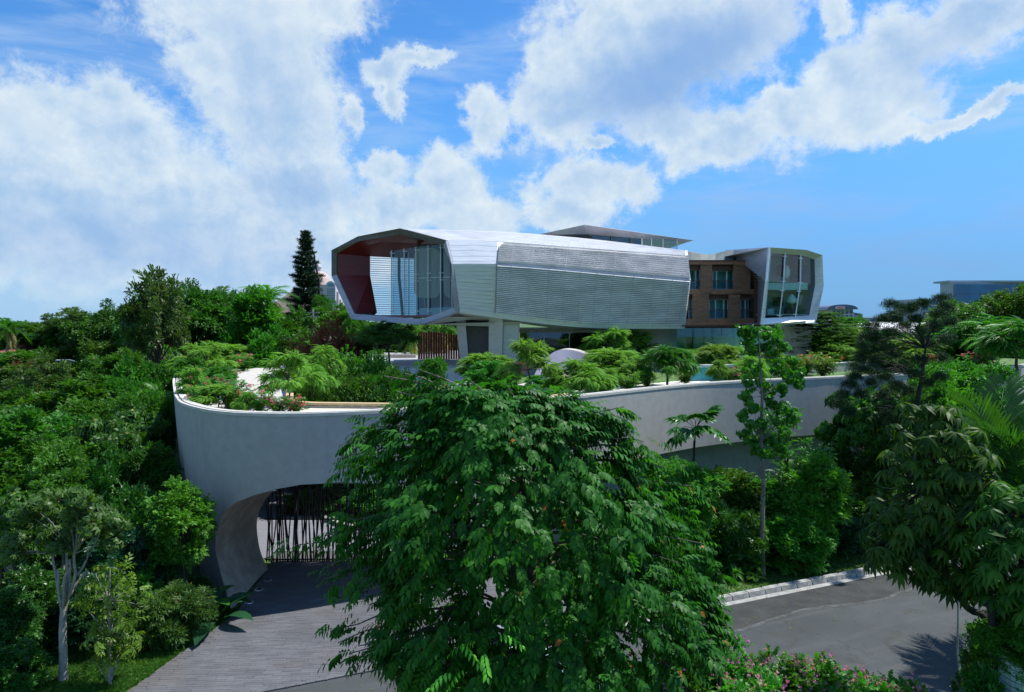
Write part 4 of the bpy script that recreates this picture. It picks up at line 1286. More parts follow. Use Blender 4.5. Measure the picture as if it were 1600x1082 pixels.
def t_clump(n=7, L=0.42, w=0.11, detail=0, seed=1, spread=0.9, droop=.2):
    """short leafy twig of length 1: leaves alternate and splay"""
    r = rs_(seed); out = []
    for k in range(n):
        y = (k + .5) / n; side = 1 if k % 2 else -1
        d = nz(np.array([side * spread, .55 + .5 * y, r.uniform(-.15, .45)]) + r.normal(0, .22, 3))
        out.append(((r.normal(0, .05), y * .8, r.normal(0, .05)), d, (r.normal(0, .3), -0.2, 1), r.uniform(.75, 1.2), leaf_t(L, w, droop, .08, detail)))
    return template(out)
def t_droop(n=13, seed=3, L=.34, w=.065, detail=2, hang=0.9):
    """arching twig with alternate hanging leaves"""
    r = rs_(seed); out = []
    for k in range(n):
        s = (k + 1) / n; side = 1 if k % 2 else -1
        p = (0.02 * side, s, -0.42 * s * s)
        d = nz(np.array([side * r.uniform(.45, .8), .55 + .25 * s, -hang * r.uniform(.5, 1.1)]))
        if k == n - 1: d = nz(np.array([0, .8, -.9]))
        out.append((p, d, (side * -.3, .35, 1), (0.7 + .5 * math.sin(math.pi * min(1, s * .9))) * r.uniform(.85, 1.1), leaf_t(L, w, .25, .05, detail)))
    return template(out)
def t_rosette(n=10, seed=4, detail=2, L=1.0, w=.15):
    r = rs_(seed); out = []
    for k in range(n):
        a = 2 * math.pi * k / n + r.uniform(-.1, .1); dz = r.uniform(-.8, -.15)
        d = np.array([math.cos(a), dz * .9 + .10, math.sin(a)])        # rosette axis = +Y (template dir)
        out.append(((0, 0, 0), d, (0, 1, 0), r.uniform(.8, 1.1), leaf_t(L, w, .42, .03, detail)))
        # twice: lower half of the leaf bends down
    return template(out)
def t_plume(n=16, seed=5, w=.045, L=.30, hang=.5):
    """bipinnate feather: a drooping rachis with rows of fine soft leaflets"""
    r = rs_(seed); out = []
    for k in range(n):
        s = (k + .6) / n
        for side in (-1, 1):
            p = (0, s, -hang * s ** 2)
            d = (side * 1.0, .45, -.35 - .3 * s)
            out.append((p, d, (0, .2, 1), (.45 + .75 * math.sin(math.pi * min(1, .15 + s * .85))) * r.uniform(.85, 1.1), leaf_t(L, w, .3, .0, 0)))
    return template(out)
def t_needle(n=26, seed=6, L=.9, w=.014):
    r = rs_(seed); out = []
    for k in range(n):
        d = nz(r.normal(0, 1, 3) + np.array([0, .9, 0.2]))
        out.append((d * .08, d, nz(r.normal(0, 1, 3)), r.uniform(.6, 1.1), leaf_t(L, w, .12, .0, 0)))
    return template(out)
def t_frond(n=26, seed=7, L=.42, w=.022, hang=.55, arch=.25, vshape=.3):
    r = rs_(seed); out = []
    for k in range(n):
        s = .12 + .88 * (k + .5) / n
        p = (0, s, arch * s - (arch + hang) * s ** 2.2)
        env = math.sin(math.pi * (.18 + .80 * s)) ** .6
        for side in (-1, 1):
            out.append((p, (side, .75 + .5 * s, vshape - .9 * s * r.uniform(.6, 1.1)), (0, .3, 1), env * r.uniform(.9, 1.1), leaf_t(L, w, .30, .0, 1)))
    # rachis as a thin strip
    m = 8
    V, T = [], []
    for k in range(m + 1):
        s = k / m; y, z = s, arch * s - (arch + hang) * s ** 2.2
        ww = .012 * (1.2 - s); V += [(-ww, y, z), (ww, y, z), (0, y, z - ww * 1.5)]
    for k in range(m):
        a = k * 3; b = a + 3
        for i, j in ((0, 1), (1, 2), (2, 0)): T += [(a + i, a + j, b + j), (a + i, b + j, b + i)]
    out.append(((0, 0, 0), (0, 1, 0), (0, 0, 1), 1, (np.array(V, float), np.array(T, int))))
    return template(out)
def t_flower(seed=9, n=7):
    r = rs_(seed); out = []
    for k in range(n):
        d = nz(r.normal(0, 1, 3) + np.array([0, .6, .3]))
        out.append((d * .25, d, nz(r.normal(0, 1, 3)), r.uniform(.7, 1.2), leaf_t(.55, .24, .1, .1, 0)))
    return template(out)

T_CL = t_clump(7, seed=1); T_CL2 = t_clump(9, .34, .085, 0, 2); T_CLB = t_clump(8, .40, .12, 1, 8, 1.0, .3); T_CLN = t_clump(9, .5, .07, 1, 12, .7, .35)
T_DR = t_droop(); T_RO = t_rosette(); T_PL = t_plume(); T_NE = t_needle(); T_FR = t_frond(); T_FL = t_flower()
T_PLF = t_plume(10, 15, .06, .34, .3)
T_FRA = t_frond(24, 17, .5, .019, .45, .45, .35)

# ---- woody parts
class WB(MB):
    def limb(s, a, b, r0, r1, sag=0.12, n=5, k=5, seed=0):
        a, b = Vector(a), Vector(b); r = random.Random(seed * 7919 + len(s.v))
        L = (b - a).length; pts = []
        side = Vector((r.uniform(-1, 1), r.uniform(-1, 1), 0)) * L * .07
        for i in range(k + 1):
            t = i / k
            p = a.lerp(b, t) + Vector((0, 0, sag * L * math.sin(math.pi * t))) + side * math.sin(math.pi * t) + Vector((r.uniform(-1, 1), r.uniform(-1, 1), r.uniform(-1, 1))) * L * .012
            if i in (0, k): p = a.lerp(b, t)
            pts.append(p)
        s.tube(pts, [r0 + (r1 - r0) * i / k for i in range(k + 1)], n, caps=False)
        return pts

# ---- crowns
def shell_points(n, rx, ry, rz, r, low=-0.4, gap=0.0, jitter=.14):
    """points over an ellipsoid shell (bottom cut at low), unevenly spread"""
    out = []
    while len(out) < n:
        d = nz(r.normal(0, 1, 3))
        if d[2] < low: continue
        rad = r.uniform(.55, 1.0) ** .5 + r.normal(0, jitter) * .6
        out.append(d * rad)
    return np.array(out) * np.array([rx, ry, rz])

def leafy(centres, radii, per, tmpl, size, r, flat=.75, droop=.15, out=.8, jit=.35, centre=None, lo=.55):
    """sprigs over the skin of each clump"""
    C = np.repeat(centres, per, axis=0); Rr = np.repeat(radii, per)
    d = nz(r.normal(0, 1, C.shape) + np.array([0, 0, .35]))
    pos = C + d * Rr[:, None] * r.uniform(lo, 1.0, (len(C), 1)) * np.array([1, 1, flat])
    axis = d if centre is None else nz(d + .7 * nz(pos - centre))
    dr = nz(axis * out + r.normal(0, .45, C.shape) - np.array([0, 0, droop]))
    up = nz(axis * .4 + np.array([0, 0, 1.0]) + r.normal(0, .25, C.shape))
    v = np.repeat(r.random(len(centres)), per) * .75 + .25 * r.random(len(C))
    return scatter(tmpl, pos, dr, up, size * r.uniform(.75, 1.25, len(C)), v, jit, r)

PROTO = {}
class Proto:
    """a built kind: list of (part name, mesh, material) with its height and width"""
    def __init__(s, parts, h, w):
        me = parts[0][1]; co = np.empty(len(me.vertices) * 3, np.float32); me.vertices.foreach_get('co', co); co = co.reshape(-1, 3)
        s.parts = parts; s.h = float(np.percentile(co[:, 2], 99.7)); s.w = float(np.percentile(co[:, 0], 98.5) - np.percentile(co[:, 0], 1.5))

def wood_mesh(wb, name, m):
    me = bpy.data.meshes.new(name); me.from_pydata([tuple(v) for v in wb.v], [], wb.f); me.materials.append(m)
    me.polygons.foreach_set('use_smooth', [True] * len(me.polygons)); return me

def tree_broad(seed, h=9, rx=3.6, rz=2.8, nc=90, per=60, size=.55, tmpl=None, leafm=None, bark=None, low=-.35, trunk=.18, clump=.85, cz=None, lean=0, droop=.1, flat=.7, ry=None, limbs=16, forks=1):
    r = rs_(seed); ry = ry or rx * .95
    cz = cz if cz is not None else h - rz
    cen = np.array([lean, 0, cz])
    # lobes give an uneven outline
    C = shell_points(nc, rx - clump * .5, ry - clump * .5, rz - clump * .4, r, low)
    a = np.arctan2(C[:, 1], C[:, 0]); lob = 1 + .13 * np.sin(a * 3 + seed) + .09 * np.sin(a * 5 + seed * 2) + .10 * np.sin(C[:, 2] * 2.2 + seed)
    C = C * lob[:, None] + cen
    rad = r.uniform(.55, 1.15, len(C)) * clump
    arr = leafy(C, rad, per, tmpl or T_CL, size, r, flat=flat, droop=droop, centre=cen - np.array([0, 0, rz * .5]))
    wb = WB()
    top = (lean * .6, 0, max(h * .3, cz - rz * .55))
    wb.limb((0, 0, -.4), top, trunk, trunk * .62, 0.0, 8, 6, seed)
    idx = np.argsort(r.random(len(C)))[:limbs]
    for j, i in enumerate(idx):
        q = C[i]; mid = Vector(top).lerp(Vector(q), .5) + Vector((0, 0, .25 * rz * .3))
        wb.limb(top if j % 3 else Vector((0, 0, 0)).lerp(Vector(top), .78), q, trunk * .42, .02, .10, 5, 6, seed + j)
    return Proto([('crown', tmesh('crown', arr, leafm or M['leaf_mid']), None), ('trunk', wood_mesh(wb, 'trunk', bark or M['bark']), None)], h, 2 * rx)

M['leaf_dark'] = mat_leaf('leaf_dark_green', (0.012, 0.058, 0.007), (0.070, 0.195, 0.020), (0.30, 0.26, 0.03))
M['leaf_mid'] = mat_leaf('leaf_mid_green', (0.014, 0.072, 0.007), (0.085, 0.240, 0.022), (0.35, 0.30, 0.04))
M['leaf_lush'] = mat_leaf('leaf_lush_green', (0.028, 0.125, 0.012), (0.095, 0.28, 0.028))
M['leaf_bright'] = mat_leaf('leaf_bright_green', (0.055, 0.190, 0.016), (0.12, 0.33, 0.03), rough=.5)
M['leaf_feather'] = mat_leaf('leaf_feathery_green', (0.075, 0.19, 0.024), (0.21, 0.40, 0.055), rough=.6, trans=.42, spec=.3)
M['leaf_olive'] = mat_leaf('leaf_olive_green', (0.035, 0.10, 0.02), (0.095, 0.20, 0.04), (0.45, 0.22, 0.05))
M['leaf_gloss'] = mat_leaf('leaf_glossy_green', (0.014, 0.070, 0.010), (0.055, 0.185, 0.022), rough=.34, trans=.28, spec=.4)
M['leaf_yel'] = mat_leaf('leaf_yellow_green', (0.06, 0.15, 0.015), (0.17, 0.31, 0.035), rough=.4)
M['leaf_big'] = mat_leaf('leaf_drooping_green', (0.007, 0.050, 0.009), (0.062, 0.200, 0.022), (0.42, 0.12, 0.03), rough=.46, trans=.42, oddat=.975, spec=.16)
M['leaf_lime'] = mat_leaf('leaf_new_lime', (0.12, 0.36, 0.03), (0.24, 0.55, 0.06), rough=.4)
M['leaf_blue'] = mat_leaf('leaf_bluish_green', (0.014, 0.060, 0.030), (0.03, 0.115, 0.05), rough=.35)
M['leaf_red'] = mat_leaf('leaf_rusty_red', (0.11, 0.028, 0.018), (0.22, 0.065, 0.040), rough=.6)
M['leaf_bare'] = mat_leaf('leaf_dry_pinkish', (0.30, 0.22, 0.18), (0.46, 0.38, 0.33), rough=.8, trans=.2)
M['needle'] = mat_leaf('needle_green', (0.010, 0.040, 0.014), (0.026, 0.080, 0.026), rough=.5, trans=.15)
M['petal_pink'] = mat_leaf('petal_magenta', (0.50, 0.05, 0.16), (0.80, 0.14, 0.32), rough=.6, trans=.4)
M['petal_mauve'] = mat_leaf('petal_mauve', (0.42, 0.10, 0.34), (0.74, 0.30, 0.62), rough=.6, trans=.4)
M['petal_red'] = mat_leaf('petal_scarlet', (0.60, 0.03, 0.02), (0.85, 0.10, 0.05), rough=.6, trans=.3)
M['palm_dry'] = mat_leaf('palm_yellowing', (0.20, 0.22, 0.04), (0.48, 0.36, 0.08), rough=.5)

# ---- kinds of trees
PROTO['broad_a'] = tree_broad(21, 9, 3.8, 3.1, 110, 60, .62, T_CL, M['leaf_mid'])
PROTO['broad_b'] = tree_broad(22, 9, 3.4, 3.3, 95, 60, .60, T_CLB, M['leaf_dark'])
PROTO['broad_c'] = tree_broad(23, 8, 3.0, 3.4, 100, 55, .50, T_CL2, M['leaf_lush'], clump=.75)
PROTO['broad_far'] = tree_broad(24, 11, 5.6, 3.6, 150, 50, .95, T_CL, M['leaf_dark'], clump=1.25, trunk=.3)
PROTO['broad_far2'] = tree_broad(26, 11, 5.0, 4.2, 130, 48, .95, T_CL2, M['leaf_mid'], clump=1.3, trunk=.3)
PROTO['umbrella'] = tree_broad(25, 13, 9.5, 4.2, 260, 56, .85, T_CL2, M['leaf_dark'], low=-.15, clump=1.3, trunk=.42, limbs=30, flat=.5)
PROTO['airy'] = tree_broad(27, 10, 3.2, 3.6, 46, 46, .6, T_CLB, M['leaf_olive'], clump=.75, limbs=40, trunk=.14)
PROTO['airy_dark'] = tree_broad(29, 10, 3.2, 3.8, 60, 40, .6, t_rosette(7, 29, 1, .9, .2), M['leaf_dark'], clump=.8, limbs=40, trunk=.14, bark=M['bark_pale'])
PROTO['tall'] = tree_broad(28, 12, 2.4, 3.2, 60, 50, .62, T_CL, M['leaf_mid'], clump=.8, trunk=.16, bark=M['bark_pale'], limbs=24)
PROTO['bush'] = tree_broad(31, 3.2, 1.9, 1.7, 60, 55, .36, T_CLB, M['leaf_lush'], clump=.5, trunk=.05, low=-.9)
PROTO['bush_dark'] = tree_broad(32, 3.4, 1.9, 1.9, 60, 55, .40, T_CLB, M['leaf_gloss'], clump=.55, trunk=.05, low=-.9)
PROTO['bush_olive'] = tree_broad(33, 2.4, 1.4, 1.3, 50, 60, .30, T_CLN, M['leaf_olive'], clump=.4, trunk=.04, low=-.9)
PROTO['bright'] = tree_broad(34, 5.5, 1.35, 1.9, 48, 60, .34, T_CL2, M['leaf_bright'], clump=.42, trunk=.05, low=-.8, cz=3.7, limbs=20)
PROTO['bright_bush'] = tree_broad(35, 3.0, 1.5, 1.5, 60, 60, .34, T_CL2, M['leaf_bright'], clump=.42, trunk=.05, low=-.9)
PROTO['blue_bush'] = tree_broad(36, 4.0, 1.7, 2.0, 70, 55, .38, T_CLB, M['leaf_blue'], clump=.5, trunk=.06, low=-.9)

def tree_feather(seed, h=3.4, w=2.6, n=15, leafm=None, weep=.55, stem=.05):
    """young flamboyant: arching branches tipped with soft drooping plumes"""
    r = rs_(seed); wb = WB(); parts = []
    top = Vector((r.normal(0, .1), 0, h * .45)); wb.limb((0, 0, -.1), top, stem, stem * .7, 0, 6, 4, seed)
    C = []
    for k in range(n):
        a = 2 * math.pi * k / n + r.uniform(-.3, .3); el = r.uniform(-.45, 1.4)
        L = r.uniform(.6, 1.0)
        q = Vector((math.cos(a) * math.cos(el) * w * .42 * L, math.sin(a) * math.cos(el) * w * .42 * L, h * .5 + math.sin(el) * h * .46 * L))
        wb.limb(top, q, stem * .45, .012, .12, 4, 4, seed + k); C.append(q)
    C = np.array([tuple(c) for c in C]); per = 64
    P_ = np.repeat(C, per, axis=0)
    d = nz(r.normal(0, 1, P_.shape) * np.array([1, 1, .9]) + np.array([0, 0, .35]))
    pos = P_ + d * r.uniform(.0, .34, (len(P_), 1)) * w * .42 * np.array([1, 1, .8])
    dr = nz(d * np.array([1, 1, .5]) + nz(pos - np.array([0, 0, h * .5])) * .5 - np.array([0, 0, .25]) + r.normal(0, .25, P_.shape))
    up = np.tile([0, 0, 1.0], (len(P_), 1)) + r.normal(0, .35, P_.shape)
    v = np.repeat(r.random(len(C)), per) * .6 + .4 * r.random(len(P_))
    arr = scatter(t_plume(12, seed, .06, .26, weep + .35), pos, dr, up, w * .125 * r.uniform(.7, 1.2, len(P_)), v, .3, r)
    return Proto([('crown', tmesh('crown', arr, leafm or M['leaf_feather']), None), ('trunk', wood_mesh(wb, 'trunk', M['bark']), None)], h, w)
PROTO['feather_a'] = tree_feather(41); PROTO['feather_b'] = tree_feather(42, 3.2, 3.2, 18); PROTO['feather_weep'] = tree_feather(43, 2.6, 2.8, 17, None, 1.0)
PROTO['feather_dark'] = tree_feather(44, 3.4, 3.0, 22, M['leaf_mid'], .9, .07)

def tree_layered(seed, h=6, w=4.6):
    r = rs_(seed); wb = WB(); wb.limb((0, 0, -.2), (0, 0, h * .97), .07, .02, 0, 6, 8, seed); pos, dr = [], []
    for lev in range(11):
        z = h * (.30 + .68 * lev / 10); R0 = w / 2 * (1.0 - .55 * (lev / 10) ** 1.6) * r.uniform(.8, 1.05)
        nb = 9
        for k in range(nb):
            a = 2 * math.pi * k / nb + lev; q = Vector((math.cos(a) * R0, math.sin(a) * R0, z + .12))
            wb.limb((0, 0, z - .1), q, .022, .006, .05, 4, 3, seed + k)
            for s in np.linspace(.15, 1, 17):
                for _ in range(3):
                    pos.append((q.x * s + r.normal(0, .12 * R0 * s), q.y * s + r.normal(0, .12 * R0 * s), z + .12 * s + r.normal(0, .09))); dr.append((math.cos(a) + r.normal(0, .7), math.sin(a) + r.normal(0, .7), r.normal(0, .1)))
    pos = np.array(pos); dr = np.array(dr)
    arr = scatter(T_CL2, pos, dr, np.tile([0, 0, 1.0], (len(pos), 1)), .30 * r.uniform(.7, 1.2, len(pos)), r.random(len(pos)), .35, r)
    return Proto([('crown', tmesh('crown', arr, M['leaf_mid']), None), ('trunk', wood_mesh(wb, 'trunk', M['bark_pale']), None)], h, w)
PROTO['layered'] = tree_layered(51)

def shrub_flower(seed, h=1.3, w=1.2, petal='petal_pink', leafm=None, nf=15, n=240):
    r = rs_(seed); wb = WB(); pos, dr = [], []
    for k in range(9):
        a = r.uniform(0, 6.28); q = Vector((math.cos(a) * w * .42 * r.uniform(.3, 1), math.sin(a) * w * .42 * r.uniform(.3, 1), h * r.uniform(.55, 1)))
        wb.limb((0, 0, -.05), q, .018, .006, .1, 4, 4, seed + k)
        for s in np.linspace(.2, 1, n // 9):
            p = np.array([q.x * s, q.y * s, q.z * s + .1 * h * math.sin(3.14 * s)]) + r.normal(0, .09, 3) * np.array([w, w, h]) * .6; pos.append(p); dr.append(r.normal(0, 1, 3) + np.array([0, 0, .3]))
    pos, dr = np.array(pos), np.array(dr)
    arr = scatter(T_CLB, pos, dr, np.tile([0, 0, 1.0], (len(pos), 1)), .22 * r.uniform(.7, 1.2, len(pos)), r.random(len(pos)), .4, r)
    parts = [('crown', tmesh('crown', arr, leafm or M['leaf_lush']), None), ('stem', wood_mesh(wb, 'stem', M['bark']), None)]
    if nf:
        i = r.choice(np.where(pos[:, 2] > h * .45)[0], nf)
        fp = pos[i] + r.normal(0, .06, (nf, 3)) + np.array([0, 0, .05])
        fa = scatter(T_FL, fp, r.normal(0, 1, (nf, 3)), np.tile([0, 0, 1.0], (nf, 1)), .13 * r.uniform(.7, 1.5, nf), r.random(nf), .4, r)
        parts.append(('blossom', tmesh('blossom', fa, M[petal]), None))
    return Proto(parts, h, w)
PROTO['bougain'] = shrub_flower(61); PROTO['bougain_b'] = shrub_flower(62, 1.5, 1.0, 'petal_pink', None, 16, 200)
PROTO['shrub_small'] = shrub_flower(63, 1.1, 1.1, nf=0, n=200, leafm=M['leaf_yel'])
PROTO['ixora'] = shrub_flower(64, 1.2, 1.9, 'petal_red', M['leaf_lush'], 26, 420)
PROTO['dusky_shrub'] = shrub_flower(65, 1.3, 1.5, 'petal_red', M['leaf_red'], 4, 260)

def palm(seed, h=8, nf=18, L=2.8, tmpl=None, leafm=None, dry=3, trunk=.13, up0=.9):
    r = rs_(seed); wb = WB(); lean = r.uniform(-.5, .5)
    top = Vector((lean, 0, h - L * .35)); wb.limb((0, 0, -.3), top, trunk, trunk * .7, .0, 8, 8, seed)
    dr, ups = [], []
    for k in range(nf):
        a = k * 2.4 + r.uniform(-.2, .2); e = up0 - 1.25 * (k / nf) + r.uniform(-.1, .1)
        dr.append((math.cos(a) * math.cos(e), math.sin(a) * math.cos(e), math.sin(e)))
    dr = np.array(dr); pos = np.tile([top.x, top.y, top.z], (nf, 1))
    arr = scatter(tmpl or T_FR, pos[:nf - dry], dr[:nf - dry], np.tile([0, 0, 1.0], (nf - dry, 1)), L * r.uniform(.85, 1.1, nf - dry), r.random(nf - dry), .3, r)
    parts = [('crown', tmesh('crown', arr, leafm or M['leaf_mid']), None), ('trunk', wood_mesh(wb, 'trunk', M['bark_pale']), None)]
    if dry:
        a2 = scatter(tmpl or T_FR, pos[:dry], dr[nf - dry:] * np.array([1, 1, 1.6]) - np.array([0, 0, .3]), np.tile([0, 0, 1.0], (dry, 1)), L * .9 * np.ones(dry), r.random(dry), .3, r)
        parts.append(('dry_frond', tmesh('dry_frond', a2, M['palm_dry']), None))
    return Proto(parts, h, 2 * L * .9)
PROTO['palm'] = palm(71); PROTO['palm_b'] = palm(72, 7, 20, 2.6, dry=6)
PROTO['areca'] = palm(73, 4.2, 16, 2.4, T_FRA, M['leaf_gloss'], 0, .05, 1.25)
PROTO['low_palm'] = palm(74, 1.9, 13, 1.5, T_FRA, M['leaf_lush'], 0, .05, 1.2)

def norfolk(seed, h=16):
    r = rs_(seed); wb = WB(); wb.limb((0, 0, -.3), (0.1, 0, h), .26, .03, 0, 8, 10, seed); pos, dr = [], []
    z = 2.0
    while z < h - .25:
        f = 1 - z / h; R0 = (.30 + 2.5 * f ** .85) * r.uniform(.72, 1.2); nb = 7
        for k in range(nb):
            a = 6.283 * k / nb + z * 1.7 + r.uniform(-.3, .3); L = R0 * r.uniform(.6, 1.15); upt = .28 + .3 * (1 - f)
            q = Vector((math.cos(a) * L, math.sin(a) * L, z + L * upt * .55))
            wb.limb((0, 0, z), q, .05 * f + .012, .01, -.06, 4, 3, seed + k)
            m = max(3, int(L / .16))
            for s in np.linspace(.25, 1, m):
                for sd_ in (-1, 0, 1):
                    pos.append((q.x * s, q.y * s, z + (q.z - z) * s + r.normal(0, .03))); dr.append((math.cos(a + sd_ * .75), math.sin(a + sd_ * .75), .28 + r.normal(0, .1)))
        z += (.50 + .22 * f) * r.uniform(.7, 1.3)
    pos, dr = np.array(pos), np.array(dr)
    arr = scatter(t_needle(10, 75, .75, .05), pos, dr, np.tile([0, 0, 1.0], (len(pos), 1)), .62 * r.uniform(.8, 1.2, len(pos)), r.random(len(pos)), .5, r)
    return Proto([('crown', tmesh('crown', arr, M['needle']), None), ('trunk', wood_mesh(wb, 'trunk', M['bark_dark']), None)], h, 6.4)
PROTO['norfolk'] = norfolk(81)

def twiggy(seed, h=5, w=3.2, leafm=None, nl=900, size=.12, stems=9, bark='twig_grey', spread=1.0, base=.35):
    """many fine upright branches, leaves sparse at the tips"""
    r = rs_(seed); wb = WB(); tips = []
    def grow(p, d, L, rad, lev):
        q = p + d * L; wb.limb(p, q, rad, rad * .6, .0, 4 if lev else 5, 3, seed + len(tips)); 
        if lev >= 3: tips.append(np.array(q)); tips.append(np.array(p.lerp(q, .5))); return
        for _ in range(3):
            nd = (d + Vector((r.normal(0, .38), r.normal(0, .38), r.uniform(-.05, .25)))).normalized(); grow(p.lerp(q, r.uniform(.55, 1)), nd, L * r.uniform(.62, .85), rad * .55, lev + 1)
    for k in range(stems):
        a = 6.283 * k / stems; d = Vector((math.cos(a) * .42 * spread, math.sin(a) * .42 * spread, 1)).normalized()
        grow(Vector((0, 0, h * base * r.uniform(.0, .3))), d, h * .33, .035, 0)
    if base > .2: wb.limb((0, 0, -.2), (0, 0, h * .12), .08, .06, 0, 6, 2, 1)
    tips = np.array(tips); s = h / max(.1, tips[:, 2].max())
    wb.v = [(x * w / h, y * w / h, z * s) for x, y, z in wb.v]
    tips = tips * np.array([w / h, w / h, s])
    i = r.integers(0, len(tips), nl); pos = tips[i] + r.normal(0, .14, (nl, 3))
    arr = scatter(T_CL2, pos, r.normal(0, 1, (nl, 3)), np.tile([0, 0, 1.0], (nl, 1)), size * r.uniform(.7, 1.3, nl), r.random(nl), .5, r)
    return Proto([('crown', tmesh('crown', arr, leafm or M['leaf_red']), None), ('trunk', wood_mesh(wb, 'trunk', M[bark]), None)], h, w)
PROTO['rusty'] = twiggy(91, 5, 3.4, M['leaf_red'], 2600, .20)
PROTO['twig_green'] = twiggy(92, 5, 3.6, M['leaf_lush'], 1900, .26)
PROTO['bare_pink'] = twiggy(93, 4.5, 4.4, M['leaf_bare'], 1700, .12, 6, spread=1.3)

# ---- placing
GROUPS = {}
def put(kind, x, y, z, h, w, label, cat, group=None, rz=None, name=None, lean=0.0):
    p = PROTO[kind]
    nm = name or 'tree'
    rz_ = random.uniform(0, 6.28) if rz is None else rz
    root = empty(nm, (x, y, z), label, cat, group, rz_)
    s = w / p.w
    root.scale = (s, s, h / p.h)
    for pn, me, _ in p.parts:
        o = bpy.data.objects.new(pn, me); COL.objects.link(o); o.parent = root
    return root

def tree_px(kind, px, top, Y, wpx, label, cat='tree', group=None, name='tree', base=None, rz=None):
    """crown centred on photo column px, top on row top, at depth Y, wpx photo pixels wide"""
    x = (px - 800) / F * Y; zt = 12 - (top - 505) / F * Y
    z = base if base is not None else float(terr(x, Y))
    return put(kind, x, Y, z, max(.3, zt - z), wpx / F * Y, label, cat, group, rz, name)

def deck_px(kind, px, pybase, top, wpx, label, cat='tree', group=None, name='tree', rz=None, z=None):
    z = DECK if z is None else z
    g_ = G(px, pybase, z); zt = 12 - (top - 505) / F * g_.y
    return put(kind, g_.x, g_.y, z - .03, max(.25, zt - z), wpx / F * g_.y, label, cat, group, rz, name)

def stuff(name, arr, m, label):
    o = bpy.data.objects.new(name, tmesh(name, arr, m)); COL.objects.link(o); tag(o, label, kind='stuff'); return o
# ------------------------------------------------------------------ far buildings
def far_tower():
    Y = 430
    r = empty('domed_tower', P(508, 520, Y), 'pale office tower with a pinkish dome, lantern and spire far behind the tall conifer', 'tower')
    wallm = mat('tower_stone', (0.50, 0.44, 0.46), .8, var=.05); domem = mat('tower_dome', (0.50, 0.38, 0.34), .6, var=.06); gm = mat('tower_glass', (0.10, 0.22, 0.30), .2, var=.2)
    k = Y / F
    def bx(n, x0, x1, y0, y1, yo, d, m): 
        return MB().hexa([P(x0, y1, Y + yo), P(x1, y1, Y + yo), P(x1, y1, Y + yo) + Vector((0, d, 0)), P(x0, y1, Y + yo) + Vector((0, d, 0)), P(x0, y0, Y + yo), P(x1, y0, Y + yo), P(x1, y0, Y + yo) + Vector((0, d, 0)), P(x0, y0, Y + yo) + Vector((0, d, 0))]).build(n, m, r)
    bx('tower_body', 484, 525, 446, 540, 0, 20, wallm); bx('tower_shoulder', 478, 533, 468, 540, 3, 22, wallm); bx('tower_wing', 524, 529, 456, 540, 1, 18, wallm)
    c = P(498, 446, Y + 10)
    MB().lathe([(13 * k * 1.5, 0), (19 * k, 2 * k), (18 * k, 10 * k), (14 * k, 17 * k), (8 * k, 21 * k), (4 * k, 22 * k)], c, 24).build('dome', domem, r, smooth=True)
    MB().lathe([(4.2 * k, 21 * k), (4.2 * k, 28 * k), (5 * k, 28.5 * k), (4 * k, 31 * k), (2 * k, 33.5 * k), (.5 * k, 35 * k), (.25 * k, 44 * k), (0, 45 * k)], c, 12).build('spire', wallm, r)
    # arched bay
    pts = [P(509, 470, Y - 2)] + [P(516.5 + 7.5 * math.cos(a), 447 - 7.5 * math.sin(a), Y - 2) for a in np.linspace(math.pi, 0, 11)] + [P(524, 470, Y - 2)]
    MB().slab(pts, (0, 3, 0)).build('arched_bay', wallm, r)
    pts = [P(516.5 + 5.2 * math.cos(a), 448 - 5.2 * math.sin(a), Y - 2.3) for a in np.linspace(math.pi, 0, 11)]
    MB().slab(pts, (0, .3, 0)).build('arched_window', gm, r)
    for row in range(11):
        for x in (486, 490, 494, 498, 502, 511, 514.5, 518, 521.5):
            y = 451 + row * 3.4
            bx('window', x, x + 2.2, y, y + 2.0, -2.35 if x > 508 and y < 470 else -.3, .3, gm)
far_tower()

def hip_house(name, px0, px1, ytop, yeave, ybase, Y, depth, roofm, wallm, label, ridge=.4):
    x0, x1 = (px0 - 800) / F * Y, (px1 - 800) / F * Y; zt, ze, zb = (12 - (q - 505) / F * Y for q in (ytop, yeave, ybase))
    zb = min(zb, float(terr((x0 + x1) / 2, Y + depth / 2)))
    r = empty(name, ((x0 + x1) / 2, Y, zb), label, 'house')
    e = .6
    MB().hexa([(x0 + e, Y + e, zb), (x1 - e, Y + e, zb), (x1 - e, Y + depth - e, zb), (x0 + e, Y + depth - e, zb), (x0 + e, Y + e, ze), (x1 - e, Y + e, ze), (x1 - e, Y + depth - e, ze), (x0 + e, Y + depth - e, ze)]).build('wall', wallm, r)
    xm = (x0 + x1) / 2; h = (x1 - x0) * ridge / 2
    MB().add([(x0, Y, ze), (x1, Y, ze), (x1, Y + depth, ze), (x0, Y + depth, ze), (xm - h, Y + depth / 2, zt), (xm + h, Y + depth / 2, zt)],
             [(0, 1, 5, 4), (1, 2, 5), (2, 3, 4, 5), (3, 0, 4), (3, 2, 1, 0)]).build('roof', roofm, r)
    MB().box((xm, Y - .1, ze - .1), (x1 - x0 + .2, .2, .22)).build('gutter_board', M['cream'], r)
    for f in (.2, .5, .8):
        w = MB().box((x0 + (x1 - x0) * f, Y + e - .03, (ze + zb) / 2 + .2), (1.3, .1, 1.2)).build('window', M['dark'], r)
    return r
tile = mat('brown_roof_tile', (.16, .125, .11), .85, var=.25, scale=4, bump=.6, bscale=9); tileo = mat('orange_roof_tile', (.52, .17, .07), .8, var=.2, scale=5, bump=.5)
hip_house('villa', 405, 500, 452, 488, 540, 118, 12, tile, M['cream'], 'cream villa with a brown tiled hip roof behind the palms', .25)
